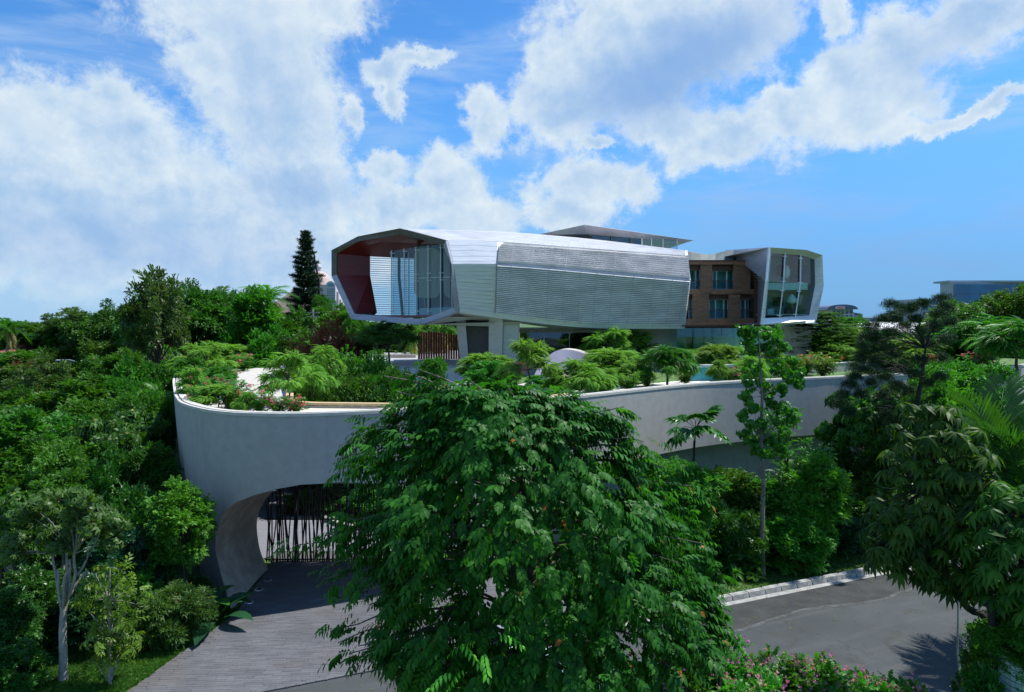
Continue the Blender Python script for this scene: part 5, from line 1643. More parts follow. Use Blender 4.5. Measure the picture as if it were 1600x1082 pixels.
hip_house('villa', 372, 400, 473, 490, 530, 135, 9, tileo, M['cream'], 'small house with an orange tiled roof left of the palms')
hip_house('villa', 384, 425, 505, 520, 560, 96, 8, tile, M['white'], 'low white house with a brown roof just behind the yellowing palm', .5)
hip_house('villa', 92, 112, 560, 575, 612, 88, 8, tile, M['white_paint'], 'white house glimpsed between the dark trees at far left', .5)
hip_house('villa', 122, 142, 586, 604, 625, 80, 7, mat('mauve_roof', (.34, .26, .26), .8, var=.1), M['cream'], 'house with a mauve roof beside the lamp post at far left', .5)
hip_house('villa', -10, 14, 540, 552, 600, 95, 8, mat('dull_red_tile', (.25, .08, .06), .8, var=.2), M['cream'], 'house with a dull red roof at the left edge', .5)
def far_block(name, x0, x1, y0, Y, depth, wallm, paneM, cols, rows_, label, yb=520, fill=.82, roof=None, skew=0.0):
    zb = 5.0; z1 = 12 - (y0 - 505) / F * Y; X0, X1 = (x0 - 800) / F * Y, (x1 - 800) / F * Y
    r = empty(name, ((X0 + X1) / 2, Y, zb), label, 'building')
    MB().hexa([(X0, Y, zb), (X1, Y + skew, zb), (X1, Y + skew + depth, zb), (X0, Y + depth, zb), (X0, Y, z1), (X1, Y + skew, z1), (X1, Y + skew + depth, z1), (X0, Y + depth, z1)]).build('wall', wallm, r)
    zr = 12 - (yb - 505) / F * Y
    for i in range(cols):
        for j in range(rows_):
            xa = X0 + (X1 - X0) * (i + .5 - fill / 2 + .02) / cols; xb = X0 + (X1 - X0) * (i + .5 + fill / 2) / cols
            ya = Y + skew * (i + .5) / cols - .25 - abs(skew) / cols
            za = z1 - 1.0 - (z1 - 1.0 - zr) * (j + fill) / rows_; zc = z1 - 1.0 - (z1 - 1.0 - zr) * j / rows_
            MB().hexa([(xa, ya, za), (xb, ya, za), (xb, ya + .3, za), (xa, ya + .3, za), (xa, ya, zc), (xb, ya, zc), (xb, ya + .3, zc), (xa, ya + .3, zc)]).build('window', paneM, r)
    if roof: MB().box(((X0 + X1) / 2, Y + depth / 2 + skew / 2, z1 + .4), (X1 - X0 + 1.5, depth + 1.5, .8)).build('roof_slab', roof, r)
    return r, X0, X1, z1
offm = mat('office_cladding', (.30, .34, .40), .6, var=.06); offg = mat('office_blue_glass', (.03, .12, .24), .12, var=.25, scale=.08, spec=.8)
far_block('office_building', 1489, 1640, 441, 300, 9, offm, offg, 7, 6, 'long blue glass office building on the skyline at the right edge', 540, .93, offm, 6)
far_block('office_building', 1441, 1462, 467, 330, 25, mat('tan_cladding', (.36, .38, .44), .7, var=.05), offg, 4, 8, 'narrow grey office block left of the blue glass office', 540, .6)
far_block('office_building', 1462, 1492, 469, 380, 25, mat('teal_cladding', (.20, .34, .38), .5, var=.05), offg, 5, 6, 'low teal block between the narrow grey office and the glass office', 540, .7)
far_block('office_building', 1360, 1412, 497, 420, 25, mat('dusky_cladding', (.20, .24, .32), .7, var=.05), offg, 7, 3, 'low dark building on the horizon left of the needle leaved tree', 515, .6)
def arched_building():
    Y = 360
    m1 = mat('pink_white_cladding', (.52, .48, .54), .7, var=.05)
    r, X0, X1, z1 = far_block('apartment_building', 1300, 1333, 483, Y, 20, m1, offg, 5, 5, 'pale apartment tower with a curved roof and a red sign on the right skyline', 520, .62)
    far_b = MB().hexa([P(1333, 540, Y + 2), P(1348, 540, Y + 2), P(1348, 540, Y + 20), P(1333, 540, Y + 20), P(1333, 488, Y + 2), P(1348, 491, Y + 2), P(1348, 491, Y + 20), P(1333, 488, Y + 20)]).build('wing', m1, r)
    for k in range(6): MB().slab([P(1335, 490 + k * 5, Y + 1.6), P(1346, 491 + k * 5, Y + 1.6), P(1346, 493.4 + k * 5, Y + 1.6), P(1335, 492.6 + k * 5, Y + 1.6)], (0, .3, 0)).build('balcony_window', offg, r)
    pts = [P(1294, 482, Y - 3)] + [P(1317 + 23 * math.cos(a), 482 - 6 * math.sin(a), Y - 3) for a in np.linspace(math.pi, 0, 13)] + [P(1342, 483.5, Y - 3), P(1292, 484, Y - 3)]
    MB().slab(pts, (0, 24, 0)).build('curved_roof', mat('blue_grey_roof', (.10, .13, .20), .5, var=.1), r)
    MB().slab([P(1306, 479.5, Y - 3.4), P(1320, 479.5, Y - 3.4), P(1320, 483, Y - 3.4), P(1306, 483, Y - 3.4)], (0, .3, 0)).build('sign_board', M['white_paint'], r)
    mb = MB()     # the red letters are too small to read: short strokes
    for k, (w, gap) in enumerate(((1.2, 0), (.5, .3), (1.0, 0), (.9, .2), (.4, 0), (1.1, .3))):
        x = 1307.5 + k * 2.0
        mb.slab([P(x, 480.3, Y - 3.7), P(x + 1.5, 480.3, Y - 3.7), P(x + 1.5, 482.3 - gap, Y - 3.7), P(x, 482.3, Y - 3.7)], (0, .1, 0))
    mb.build('sign_lettering', mat('sign_red', (.6, .03, .03), .6, var=0), r, kind='stuff')
arched_building()
# hills on the skyline
def hills():
    xs = np.linspace(700, 4200, 90); rows = []
    for k, (y, hh) in enumerate(((2600, 0), (2750, .7), (2950, 1.0), (3200, .8), (3500, 0))):
        rows.append([(x, y, 6 + hh * (26 + 12 * math.sin(x * .0021) + 7 * math.sin(x * .0053 + 1) + 3 * math.sin(x * .013))) for x in xs])
    o = MB().grid(rows).build('hills', mat('hazy_forest', (.07, .11, .11), .95, var=.2, scale=.01), smooth=True); tag(o, 'low blue hills on the horizon', kind='structure')
hills()
# white tensile canopy right of the house
def canopy():
    r = empty('white_canopy', P(1430, 560, 66), 'broad white curved canopy roof right of the house', 'canopy')
    xs = np.linspace(0, 1, 14); rows = []
    for v in np.linspace(0, 1, 7):
        row = []
        for u in xs:
            Yc = 77 + 22 * (1 - v) - 4 * u; px = 1300 + 240 * u + (1 - v) * 20
            y = (502.5 + 4 * u) * (1 - v) + (508 + 27 * u ** 1.3) * v
            row.append(P(px, y, Yc))
        rows.append(row)
    MB().grid(rows, flip=True).build('membrane', M['white'], r, smooth=True)
    MB().hexa([P(1310, 580, 78), P(1545, 580, 74), P(1560, 580, 85), P(1310, 580, 90), P(1310, 514, 78), P(1545, 537, 74), P(1560, 530, 85), P(1310, 512, 90)]).build('wall', M['cream'], r)
    MB().tube([P(1300, 509, 77), P(1420, 520, 75), P(1542, 536, 73)], .2, 6).build('edge_beam', M['cream'], r)
canopy()

def lamp_post(px, top, bot, Y, label):
    r = empty('street_lamp', P(px, bot, Y), label, 'street lamp')
    a, b = P(px, bot, Y), P(px, top, Y); a.z = min(a.z, float(terr(a.x, a.y)))
    MB().tube([a, b], .09, 6).build('pole', M['alu'], r)
    MB().tube([b, b + Vector((-.9, 0, .25)), b + Vector((-1.5, 0, .22))], .05, 5).build('arm', M['alu'], r)
    MB().box(b + Vector((-1.9, 0, .2)), (.8, .25, .12)).build('lamp_head', M['white_paint'], r)
lamp_post(120.5, 566, 612, 78, 'grey street lamp post among the dark trees at far left')
def util_pole():
    r = empty('utility_pole', P(489.5, 560, 76), 'weathered utility pole with cross arms behind the rusty red tree', 'pole')
    MB().tube([P(489.5, 560, 76), P(489, 483, 76)], .11, 6).build('pole', M['bark_pale'], r)
    for y in (489, 495): MB().box(P(489, y, 75.8), (1.3, .12, .12)).build('cross_arm', M['bark_pale'], r)
util_pole()

# ------------------------------------------------------------------ gate in the arch, ground lights, taps
def gate():
    r = empty('entrance_gate', (-8.5, 35.6, 0), 'black iron gate of crooked criss-crossing bars at the back of the arch', 'gate')
    q = random.Random(5)
    def zlim(x):
        for a, b in zip(rear[:-1], rear[1:]):
            if a[2] >= .9 or b[2] >= .9:
                if min(a[0], b[0]) <= x <= max(a[0], b[0]): return min(4.4, a[2] + (b[2] - a[2]) * (x - a[0]) / ((b[0] - a[0]) or 1e-6))
        return 4.3
    x = -12.3
    while x < -2.5:
        x1 = x + q.uniform(-.42, .42); zt = 4.25 if x1 > -11 else max(1.5, zlim(x1) - .05)
        pts = [(x, 35.25 + q.uniform(-.05, .05), 0.02), ((x + x1) / 2 + q.uniform(-.08, .08), 35.25, zt / 2), (x1, 35.3, zt)]
        MB().tube(pts, .036, 5).build('gate_bar', M['black_iron'], r)
        x += q.uniform(.065, .125)
    for z in (.12, 2.15): MB().tube([(-12.4, 35.35, z), (-2.4, 35.35, z)], .045, 6).build('gate_rail', M['black_iron'], r)
    MB().tube([(-10.85, 35.4, 0), (-10.85, 35.4, 4.15)], .10, 8).build('gate_post', M['alu'], r)
gate()
for k, (px, py, w) in enumerate(((385, 942, 'nearest the mouth of the arch on the left'), (400.5, 922, 'middle one of three in the arch'), (415, 907, 'deepest under the arch'), (603, 948, 'beside the big drooping tree'))):
    g0 = G(px, py, 0.03); r = empty('ground_light', (g0.x + .12, g0.y, .03), 'round glass uplight in the pavers, ' + w, 'light', 'uplights in the driveway')
    c = (g0.x + .12, g0.y, .035)
    MB().lathe([(.0, .03), (.17, .03), (.19, .01), (.19, -.02)], c, 16).build('trim_ring', M['alu'], r)
    MB().lathe([(.0, .037), (.13, .036), (.135, .03)], c, 16).build('lens', M['glass_dark'], r)

# ------------------------------------------------------------------ car behind the big tree
def car():
    g0 = Vector((0.15, 24.3, 0)); ang = R(112)
    r = empty('parked_car', g0, 'silver car parked on the road, half hidden behind the big drooping tree', 'car')
    paint = mat('silver_car_paint', (.62, .66, .70), .25, .7, var=.03); tyre = mat('tyre_rubber', (.02, .02, .02), .8, var=.1)
    ca, sa = math.cos(ang), math.sin(ang)
    def W(x, y, z): return (g0.x + x * ca - y * sa, g0.y + x * sa + y * ca, z)
    prof = [(-2.2, .35), (-2.22, .62), (-2.1, .86), (-1.2, .98), (-.55, 1.42), (.75, 1.45), (1.6, 1.05), (2.1, .98), (2.2, .6), (2.15, .32)]
    ws = [.80, .84, .84, .84, .66, .66, .82, .80, .80, .78]
    rows = []
    for sy in (-1, -.85, 0, .85, 1):
        rows.append([W(x, sy * w * (1 if abs(sy) == 1 else .93), z + (.03 if abs(sy) < 1 else -.03)) for (x, z), w in zip(prof, ws)])
    mb = MB().grid(rows); 
    mb.add(rows[0], [tuple(range(10))]); mb.add(rows[-1], [tuple(reversed(range(10)))])
    mb.build('body', paint, r, weld=True)
    dg = mat('car_glass', (.03, .05, .06), .08, var=0, spec=.8)
    MB().add([W(-1.16, -.72, 1.03), W(-1.16, .72, 1.03), W(-.6, .6, 1.42), W(-.6, -.6, 1.42)], [(0, 1, 2, 3)]).build('windscreen', dg, r)
    MB().add([W(1.58, -.70, 1.10), W(1.58, .70, 1.10), W(.82, .6, 1.47), W(.82, -.6, 1.47)], [(3, 2, 1, 0)]).build('rear_window', dg, r)
    for s in (-1, 1):
        MB().add([W(-1.0, s * .845, .98), W(.15, s * .845, .98), W(.15, s * .70, 1.38), W(-.5, s * .70, 1.38)], [(0, 1, 2, 3)]).build('side_window', dg, r)
        MB().add([W(.22, s * .845, .98), W(1.4, s * .845, .99), W(.8, s * .70, 1.38), W(.22, s * .70, 1.38)], [(0, 1, 2, 3)]).build('side_window', dg, r)
        MB().box(W(-2.15, s * .6, .68), (.28, .14, .14), ang).build('headlight', M['white_paint'], r)
        for x in (-1.4, 1.35):
            n = 20
            def ring(rad, yy): return [W(x + rad * math.cos(6.283 * k / n), yy, .33 + rad * math.sin(6.283 * k / n)) for k in range(n + 1)]
            t = MB().grid([ring(.2, s * .86), ring(.33, s * .86), ring(.33, s * .66)]).build('wheel', tyre, r)
            m = MB().grid([ring(.02, s * .862), ring(.06, s * .875), ring(.06, s * .87)])
            for k in range(5):
                a = 6.283 * k / 5
                p = [(x + q * math.cos(a + o), s * .872, .33 + q * math.sin(a + o)) for q, o in ((.04, .6), (.04, -.6), (.20, -.14), (.20, .14))]
                m.add([W(*q) for q in p], [(0, 1, 2, 3)])
            m.grid([ring(.185, s * .868), ring(.215, s * .868)])
            m.build('wheel_rim', M['alu'], t)
car()

# ------------------------------------------------------------------ background trees
BG = 'trees on the skyline behind the ramp'
LT = [
 # kind, px, top, Y, width px, label
 ('umbrella', 300, 448, 82, 215, 'huge dark rain tree with a broad domed crown on the left skyline'),
 ('airy', 246, 422, 72, 95, 'tall loose crowned tree that is the highest point of the left skyline'),
 ('umbrella', 205, 478, 88, 150, 'dark spreading tree just left of the highest tree'),
 ('airy', 112, 482, 96, 85, 'open branched tree on the far left skyline with sky showing through'),
 ('airy', 160, 487, 92, 60, 'small open tree right of the open branched tree on the far left skyline'),
 ('broad_far', 60, 506, 104, 130, 'low rounded dark tree on the skyline near the left edge'),
 ('broad_far2', 128, 502, 100, 110, 'round mid green tree below the open branched skyline tree'),
 ('broad_far', 5, 503, 112, 120, 'dark tree on the skyline at the left edge'),
 ('broad_far2', 35, 548, 86, 100, 'dark tree below the skyline close to the left edge'),
 ('broad_far', 100, 545, 84, 70, 'very dark tree above the glimpse of white house'),
 ('broad_far2', 168, 535, 78, 90, 'dark rounded tree right of the grey street lamp'),
 ('broad_far', 350, 462, 92, 66, 'dense dark dome tree right of the huge rain tree'),
 ('tall', 398, 452, 74, 74, 'glossy green tree with a slim bent trunk in front of the palms'),
 ('broad_far', 375, 505, 80, 90, 'dark tree filling the gap below the glossy slim tree'),
 ('broad_a', 452, 492, 76, 110, 'mid green bushy tree left of the conifer base'),
 ('broad_a', 420, 515, 70, 90, 'dark bushy tree behind the cream back parapet'),
 ('broad_c', 500, 463, 108, 30, 'small conical green tree just right of the conifer'),
 ('broad_a', 530, 480, 98, 96, 'bright green flat topped tree below the domed tower'),
 ('broad_b', 470, 520, 70, 80, 'dark tree behind the rusty red tree'),
 ('broad_a', 560, 500, 76, 70, 'green tree right of the rusty red tree'),
 ('broad_b', 640, 500, 84, 90, 'green tree seen under the house left of the rust coloured slats'),
 ('broad_a', 700, 497, 92, 90, 'green tree seen under the house behind the rust coloured slats'),
 ('broad_b', 590, 505, 90, 90, 'dark tree under the open end of the house'),
 ('broad_far', 1560, 470, 96, 150, 'rounded green tree in front of the blue glass office'),
 ('broad_far2', 1598, 452, 90, 110, 'dark tree rising to the roof of the glass office at the right edge'),
 ('broad_far2', 1500, 487, 100, 110, 'mid green tree below the left end of the glass office'),
 ('broad_far', 1445, 500, 112, 80, 'tree behind the needle leaved tree on the right skyline'),
 ('airy', 1488, 470, 70, 100, 'light airy tree right of the needle leaved tree'),
 ('broad_a', 1335, 500, 84, 60, 'small green tree beside the white canopy'),
]
for k_, px, top, Y, w, lab in LT: tree_px(k_, px, top, Y, w, lab, 'tree', BG)
for k_, px, top, Y, w, lab in [
 ('palm', 344, 446, 88, 70, 'coconut palm standing above the dark dome tree'),
 ('palm_b', 418, 446, 92, 80, 'coconut palm in front of the brown hip roof'),
 ('palm_b', 402, 478, 84, 90, 'coconut palm with many yellowing fronds left of the villa'),
 ('palm', 236, 425, 74, 70, 'coconut palm merging with the highest tree on the left'),
 ('palm', 12, 497, 90, 60, 'palm with pale fronds at the left edge'),
 ('palm_b', 690, 498, 80, 60, 'palm seen under the house behind the rust coloured slats'),
 ('palm', 640, 500, 76, 56, 'palm seen under the open end of the house'),
 ('palm', 215, 610, 44, 70, 'dark low palm against the left end of the wall'),
 ('palm', 250, 600, 48, 60, 'dark palm touching the left end of the wall'),
 ]: tree_px(k_, px, top, Y, w, lab, 'palm', 'palms around the ramp', 'palm_tree')
tree_px('norfolk', 478, 363, 112, 50, 'tall narrow dark conifer standing above the skyline left of the house', 'tree', None, 'conifer_tree')

# ------------------------------------------------------------------ forest left of the ramp
FG = 'trees of the dense planting left of the ramp'
for k_, px, top, Y, w, lab in [
 ('broad_b', 20, 575, 66, 110, 'dark tree at the left edge below the skyline'),
 ('rusty', 45, 560, 70, 60, 'brownish feathery tree near the left edge'),
 ('rusty', 75, 572, 68, 56, 'dull brown feathery tree right of the other brown one'),
 ('broad_c', 92, 580, 62, 44, 'narrow dark tree below the glimpse of white house'),
 ('broad_b', 160, 560, 64, 90, 'dark tree below and right of the grey street lamp'),
 ('broad_a', 205, 565, 58, 80, 'mid green tree in the gap left of the roof garden'),
 ('broad_c', 176, 590, 52, 70, 'lush green tree left of the pair of low palms'),
 ('broad_b', 248, 570, 60, 60, 'dark tree close behind the left end of the wall'),
 ('broad_a', 60, 610, 50, 150, 'wide mid green tree filling the left edge halfway up'),
 ('broad_c', 140, 625, 46, 120, 'yellowish green dense tree halfway between the left edge and the wall'),
 ('broad_b', 5, 635, 42, 120, 'dark green tree cut by the left edge halfway up'),
 ('broad_b', 90, 655, 40, 130, 'dark broad tree below the wide mid green tree'),
 ('broad_c', 225, 612, 42, 84, 'round dark glossy tree against the left end of the wall'),
 ('broad_c', 180, 665, 38, 90, 'dense lighter green tree left of the round glossy tree'),
 ('broad_a', 35, 690, 35, 130, 'mid green tree with thin grey stems at the left edge'),
 ('broad_c', 118, 690, 34, 110, 'light green small leaved tree above the pale trunked tree'),
 ('bush_dark', 170, 712, 33, 100, 'dark glossy bush left of the bright green sapling'),
 ('broad_b', 228, 698, 34, 92, 'dark glossy tree leaning against the lower left of the wall'),
 ('bush_dark', 215, 770, 30, 110, 'dark glossy bush behind the bright green sapling'),
 ('blue_bush', 190, 830, 28, 110, 'bluish dark bush below the bright green sapling'),
 ('broad_b', 5, 780, 29, 110, 'dark tree cut by the left edge behind the pale trunked tree'),
 ('bush_dark', 60, 890, 26.5, 120, 'dark bush behind the pale trunk'),
 ('bush_dark', 0, 930, 24.5, 110, 'dark bush at the lower left corner'),
 ('blue_bush', 150, 900, 26, 100, 'dark bluish bush between the pale trunk and the olive shrub'),
 ('bush', 225, 890, 27.5, 60, 'small green bush with a red flower left of the olive shrub'),
 ('bush_dark', 300, 905, 29.5, 60, 'dark bush under the foot of the arch'),
 ('bush_dark', 20, 1010, 22.8, 90, 'low dark bush left of the pale trunk base'),
 ('tall', 128, 588, 50, 80, 'tall tree with a pale stem rising from the middle of the left planting'),
 ('tall', 30, 640, 36, 90, 'tall tree with a pale stem near the left edge'),
 ('airy_dark', 212, 640, 40, 80, 'open dark tree close to the left end of the wall'),
 ('tall', 196, 548, 60, 70, 'tall slim tree just left of the roof garden'),
 ('airy', 70, 560, 58, 90, 'open tree with pale leaves standing above its neighbours near the left edge'),
 ('airy_dark', 165, 655, 36, 90, 'open dark tree in the middle of the left planting'),
 ('tall', 90, 740, 30, 80, 'slim stemmed tree just behind the pale trunked tree'),
 ('airy_dark', 15, 770, 27.5, 90, 'open dark tree at the left edge behind the pale trunked tree'),
 ('broad_a', 180, 615, 54, 110, 'broad mid green tree whose crown stands above the two dark ones'),
 ]: tree_px(k_, px, top, Y, w, lab, 'tree' if 'bush' not in lab else 'bush', FG, 'tree' if 'bush' not in lab else 'bush')
tree_px('bright', 286, 752, 28.6, 88, 'slender sapling with a bright yellow green crown in front of the left of the wall', 'tree')
tree_px('bush_olive', 272, 918, 26.5, 92, 'pale olive shrub on the grass bank left of the driveway', 'shrub', None, 'shrub')
tree_px('low_palm', 110, 742, 32, 70, 'big leaved bright plant above the pale trunked tree', 'plant', None, 'broad_leaf_plant')
tree_px('areca', 170, 640, 42, 60, 'dark small palm among the trees left of the wall', 'palm', None, 'palm_tree')
r_ = tree_px('ixora', 218, 975, 26.8, 26, 'low plant with a scarlet flower on the left grass bank', 'shrub', None, 'shrub')

# ------------------------------------------------------------------ planting between the wall and the road, right
RG = 'planting between the kerb and the long wall'
for k_, px, top, Y, w, lab in [
 ('broad_c', 1050, 722, 33.5, 125, 'dense small leaved round tree just right of the big drooping tree'),
 ('broad_a', 1140, 735, 37.5, 110, 'leafy tree between the umbrella leaved plant and the slender tree'),
 ('broad_a', 1215, 745, 37, 96, 'leafy tree right of the slender trunk'),
 ('bush_dark', 1120, 790, 34.5, 90, 'dark bush left of the slender trunk'),
 ('bush', 1165, 800, 34.2, 70, 'lush bush directly behind the slender trunk'),
 ('bush', 1235, 800, 34.6, 96, 'lush bush right of the slender trunk'),
 ('blue_bush', 1300, 800, 36.4, 90, 'bluish green bush below the bright yellow green tree'),
 ('blue_bush', 1345, 830, 37.5, 80, 'dark bluish bush near the far end of the kerb'),
 ('bush_dark', 1260, 850, 35.8, 80, 'dark low bush close to the middle of the kerb'),
 ('airy_dark', 1360, 612, 40, 110, 'dark tree with a pale forked trunk in front of the right end of the wall'),
 ('broad_b', 1310, 700, 41, 90, 'dark tree in the shade right of the bright yellow green tree'),
 ('broad_b', 1400, 690, 38, 110, 'dark tree behind the umbrella leaf tree'),
 ('broad_a', 1430, 600, 44, 110, 'green tree behind the trunk of the needle leaved tree'),
 ('bush_dark', 1380, 800, 38.5, 90, 'dark bush at the far end of the kerb'),
 ('broad_b', 1450, 720, 40, 120, 'dark tree beyond the road right of the kerb end'),
 ('broad_b', 1560, 680, 42, 130, 'dark tree beyond the road at the right edge'),
 ('bush_dark', 1480, 850, 38, 120, 'dark bush beyond the road behind the umbrella leaf tree'),
 ('bush_dark', 1570, 840, 39, 120, 'dark bush beyond the road at the right edge'),
 ('bush', 1085, 850, 32.4, 60, 'small lush bush at the edge of the big drooping tree'),
 ]: tree_px(k_, px, top, Y, w, lab, 'tree' if 'bush' not in lab else 'bush', RG, 'tree' if 'bush' not in lab else 'bush')
tree_px('bright', 1272, 712, 35.4, 92, 'bright yellow green tree in front of the shaded lower wall', 'tree')
tree_px('bright_bush', 1255, 770, 34.8, 80, 'bright green bush below the bright yellow green tree', 'bush', None, 'bush')
for px, top, Y, w, lab in ((1180, 868, 33.2, 36, 'bright fern at the foot of the slender trunk'), (1182, 893, 32.8, 30, 'yellowish fern nearest the kerb'), (1150, 885, 32.5, 26, 'small fern left of the yellowish fern'), (1128, 893, 31.6, 18, 'small yellow spiky plant close to the start of the kerb'), (1345, 850, 36.6, 34, 'fern near the far end of the kerb')):
    tree_px('low_palm', px, top, Y, w, lab, 'fern', 'ferns behind the kerb', 'fern')
tree_px('areca', 1235, 722, 39, 70, 'fan of palm leaves in the shade before the lower wall', 'palm', None, 'palm_tree')
tree_px('areca', 1045, 830, 30, 60, 'dark fan palm at the right edge of the big drooping tree', 'palm', None, 'palm_tree')
tree_px('broad_c', 1505, 566, 46, 140, 'bright leafy tree right of the needle leaved tree at the garden edge', 'tree', None)
tree_px('bright_bush', 1470, 585, 38, 100, 'lime green leafy bush behind the needle leaved tree', 'bush', None, 'bush')

tree_px('palm', 1645, 735, 25.0, 230, 'palm just beyond the right edge that shades the road', 'palm', None, 'palm_tree')
tree_px('palm_b', 1700, 700, 23.5, 230, 'second palm beyond the right edge by the road', 'palm', None, 'palm_tree')
# ------------------------------------------------------------------ roof garden plants
DG = 'young feathery trees on the roof garden'
for k_, px, base, top, w, lab in [
 ('feather_a', 316, 596, 534, 84, 'feathery young tree at the far left tip of the roof garden'),
 ('feather_b', 352, 574, 538, 74, 'feathery young tree beside the back parapet at the left'),
 ('feather_a', 392, 570, 540, 60, 'feathery young tree in front of the cream back parapet'),
 ('feather_a', 300, 628, 572, 46, 'small feathery tree right inside the left rim'),
 ('feather_b', 340, 640, 600, 60, 'low feathery tree among the pink flowers near the rim'),
 ('feather_weep', 385, 646, 612, 40, 'low weeping feathery tree between rim and pebble path'),
 ('feather_a', 452, 632, 548, 86, 'taller feathery tree on the courtyard edge of the pebble path'),
 ('feather_weep', 488, 618, 570, 66, 'weeping feathery tree right of the pebble path'),
 ('feather_a', 829, 618, 530, 92, 'feathery tree with a bare pink trunk left of the white arched fin'),
 ('feather_b', 758, 604, 552, 76, 'soft round feathery bush in front of the house piers'),
 ('feather_b', 895, 562, 508, 110, 'broad feathery tree rising behind the white arched fin'),
 ('feather_a', 950, 585, 512, 80, 'feathery tree right behind the white arched fin'),
 ('feather_a', 1000, 580, 516, 66, 'feathery tree in front of the stone wall of the house'),
 ('feather_b', 955, 598, 545, 90, 'feathery tree on the lawn right of the white arched fin'),
 ('feather_weep', 908, 617, 562, 96, 'weeping feathery tree nearest the rim below the fin'),
 ('feather_weep', 874, 614, 588, 50, 'weeping feathery tree inside the white arched fin'),
 ('feather_a', 985, 605, 558, 60, 'feathery sapling among pink flowers on the lawn'),
 ('feather_dark', 1043, 606, 540, 84, 'dark weeping tree on the lawn before the pool'),
 ('feather_a', 1086, 585, 546, 46, 'feathery tree left of the pool'),
 ('feather_b', 1120, 592, 538, 66, 'feathery tree in front of the pool'),
 ('feather_a', 1160, 590, 540, 58, 'feathery tree right of the pool'),
 ('feather_weep', 1125, 600, 562, 40, 'small weeping tree on the white slabs before the pool'),
 ('feather_weep', 1178, 597, 556, 50, 'weeping tree by the rim behind the slender tree'),
 ('feather_a', 1335, 574, 512, 76, 'feathery tree at the left of the white canopy'),
 ('feather_b', 1372, 572, 522, 80, 'feathery tree in front of the white canopy'),
 ('feather_a', 1305, 578, 535, 66, 'feathery tree right of the layered trees'),
 ('feather_dark', 1545, 580, 496, 140, 'big dark feathery tree at the right end of the roof garden'),
 ('feather_dark', 1590, 590, 500, 110, 'dark feathery tree at the right edge of the roof garden'),
 ('feather_b', 1420, 580, 530, 80, 'feathery tree hidden behind the needle leaved tree'),
 ]: deck_px(k_, px, base, top, w, lab, 'tree', DG, 'young_tree')
for k_, px, base, w, hf, lab in [
 ('bush', 770, 612, 60, .8, 'leafy green shrub before the piers of the house'),
 ('broad_c', 925, 572, 60, 1.0, 'shaded shrub behind the feathery tree by the fin'),
 ('bush', 970, 585, 50, .8, 'green shrub in the middle of the lawn planting'),
 ('feather_weep', 945, 612, 46, .8, 'drooping feathery shrub by the first white slabs'),
 ('bush_dark', 1020, 575, 50, .8, 'dark shrub before the stone wall of the house'),
 ('bush', 1065, 582, 44, .8, 'rounded shrub left of the pool'),
 ('bush', 1200, 582, 50, .7, 'shrub behind the top of the slender tree'),
 ('bush_dark', 1240, 566, 60, .7, 'dark shrub in the bed below the pod'),
 ('bush', 1310, 566, 60, .7, 'green shrub in the bed right of the pod'),
 ('feather_a', 1205, 588, 50, .9, 'feathery shrub by the rim right of the slender tree'),
 ('bush', 300, 600, 40, 1.0, 'leafy shrub inside the left bend of the rim'),
 ('bush_olive', 314, 628, 34, .9, 'dull green shrub behind the left rim'),
 ('bush', 346, 604, 40, .8, 'round leafy shrub in the left lawn strip'),
 ('feather_a', 420, 566, 46, .9, 'small feathery tree before the back parapet'),
 ('feather_weep', 505, 600, 60, 1.0, 'feathery tree overhanging the courtyard'),
 ('bush', 470, 590, 44, .8, 'leafy shrub on the far side of the pebble path'),
 ('bush_dark', 1390, 575, 70, .8, 'dark shrub behind the needle leaved tree'),
 ('bush', 1440, 572, 70, .7, 'bright shrub below the white canopy'),
 ('bush', 1500, 576, 80, .7, 'bright shrub at the right end of the garden'),
 ]: deck_px(k_, px, base, base - w * hf, w * 1.1, lab, 'shrub', 'leafy shrubs on the roof garden', 'shrub')
for px, base, top, w, lab in ((1276, 574, 488, 110, 'layered tree with flat tiers of leaves in front of the glazed pod'), (1240, 572, 502, 66, 'smaller layered tree left of the tallest tiered one'), (1318, 570, 496, 76, 'layered tree right of the tallest tiered one')):
    deck_px('layered', px, base, top, w, lab, 'tree', 'tiered trees before the pod', 'young_tree')
BGp = 'flowering shrubs on the roof garden'
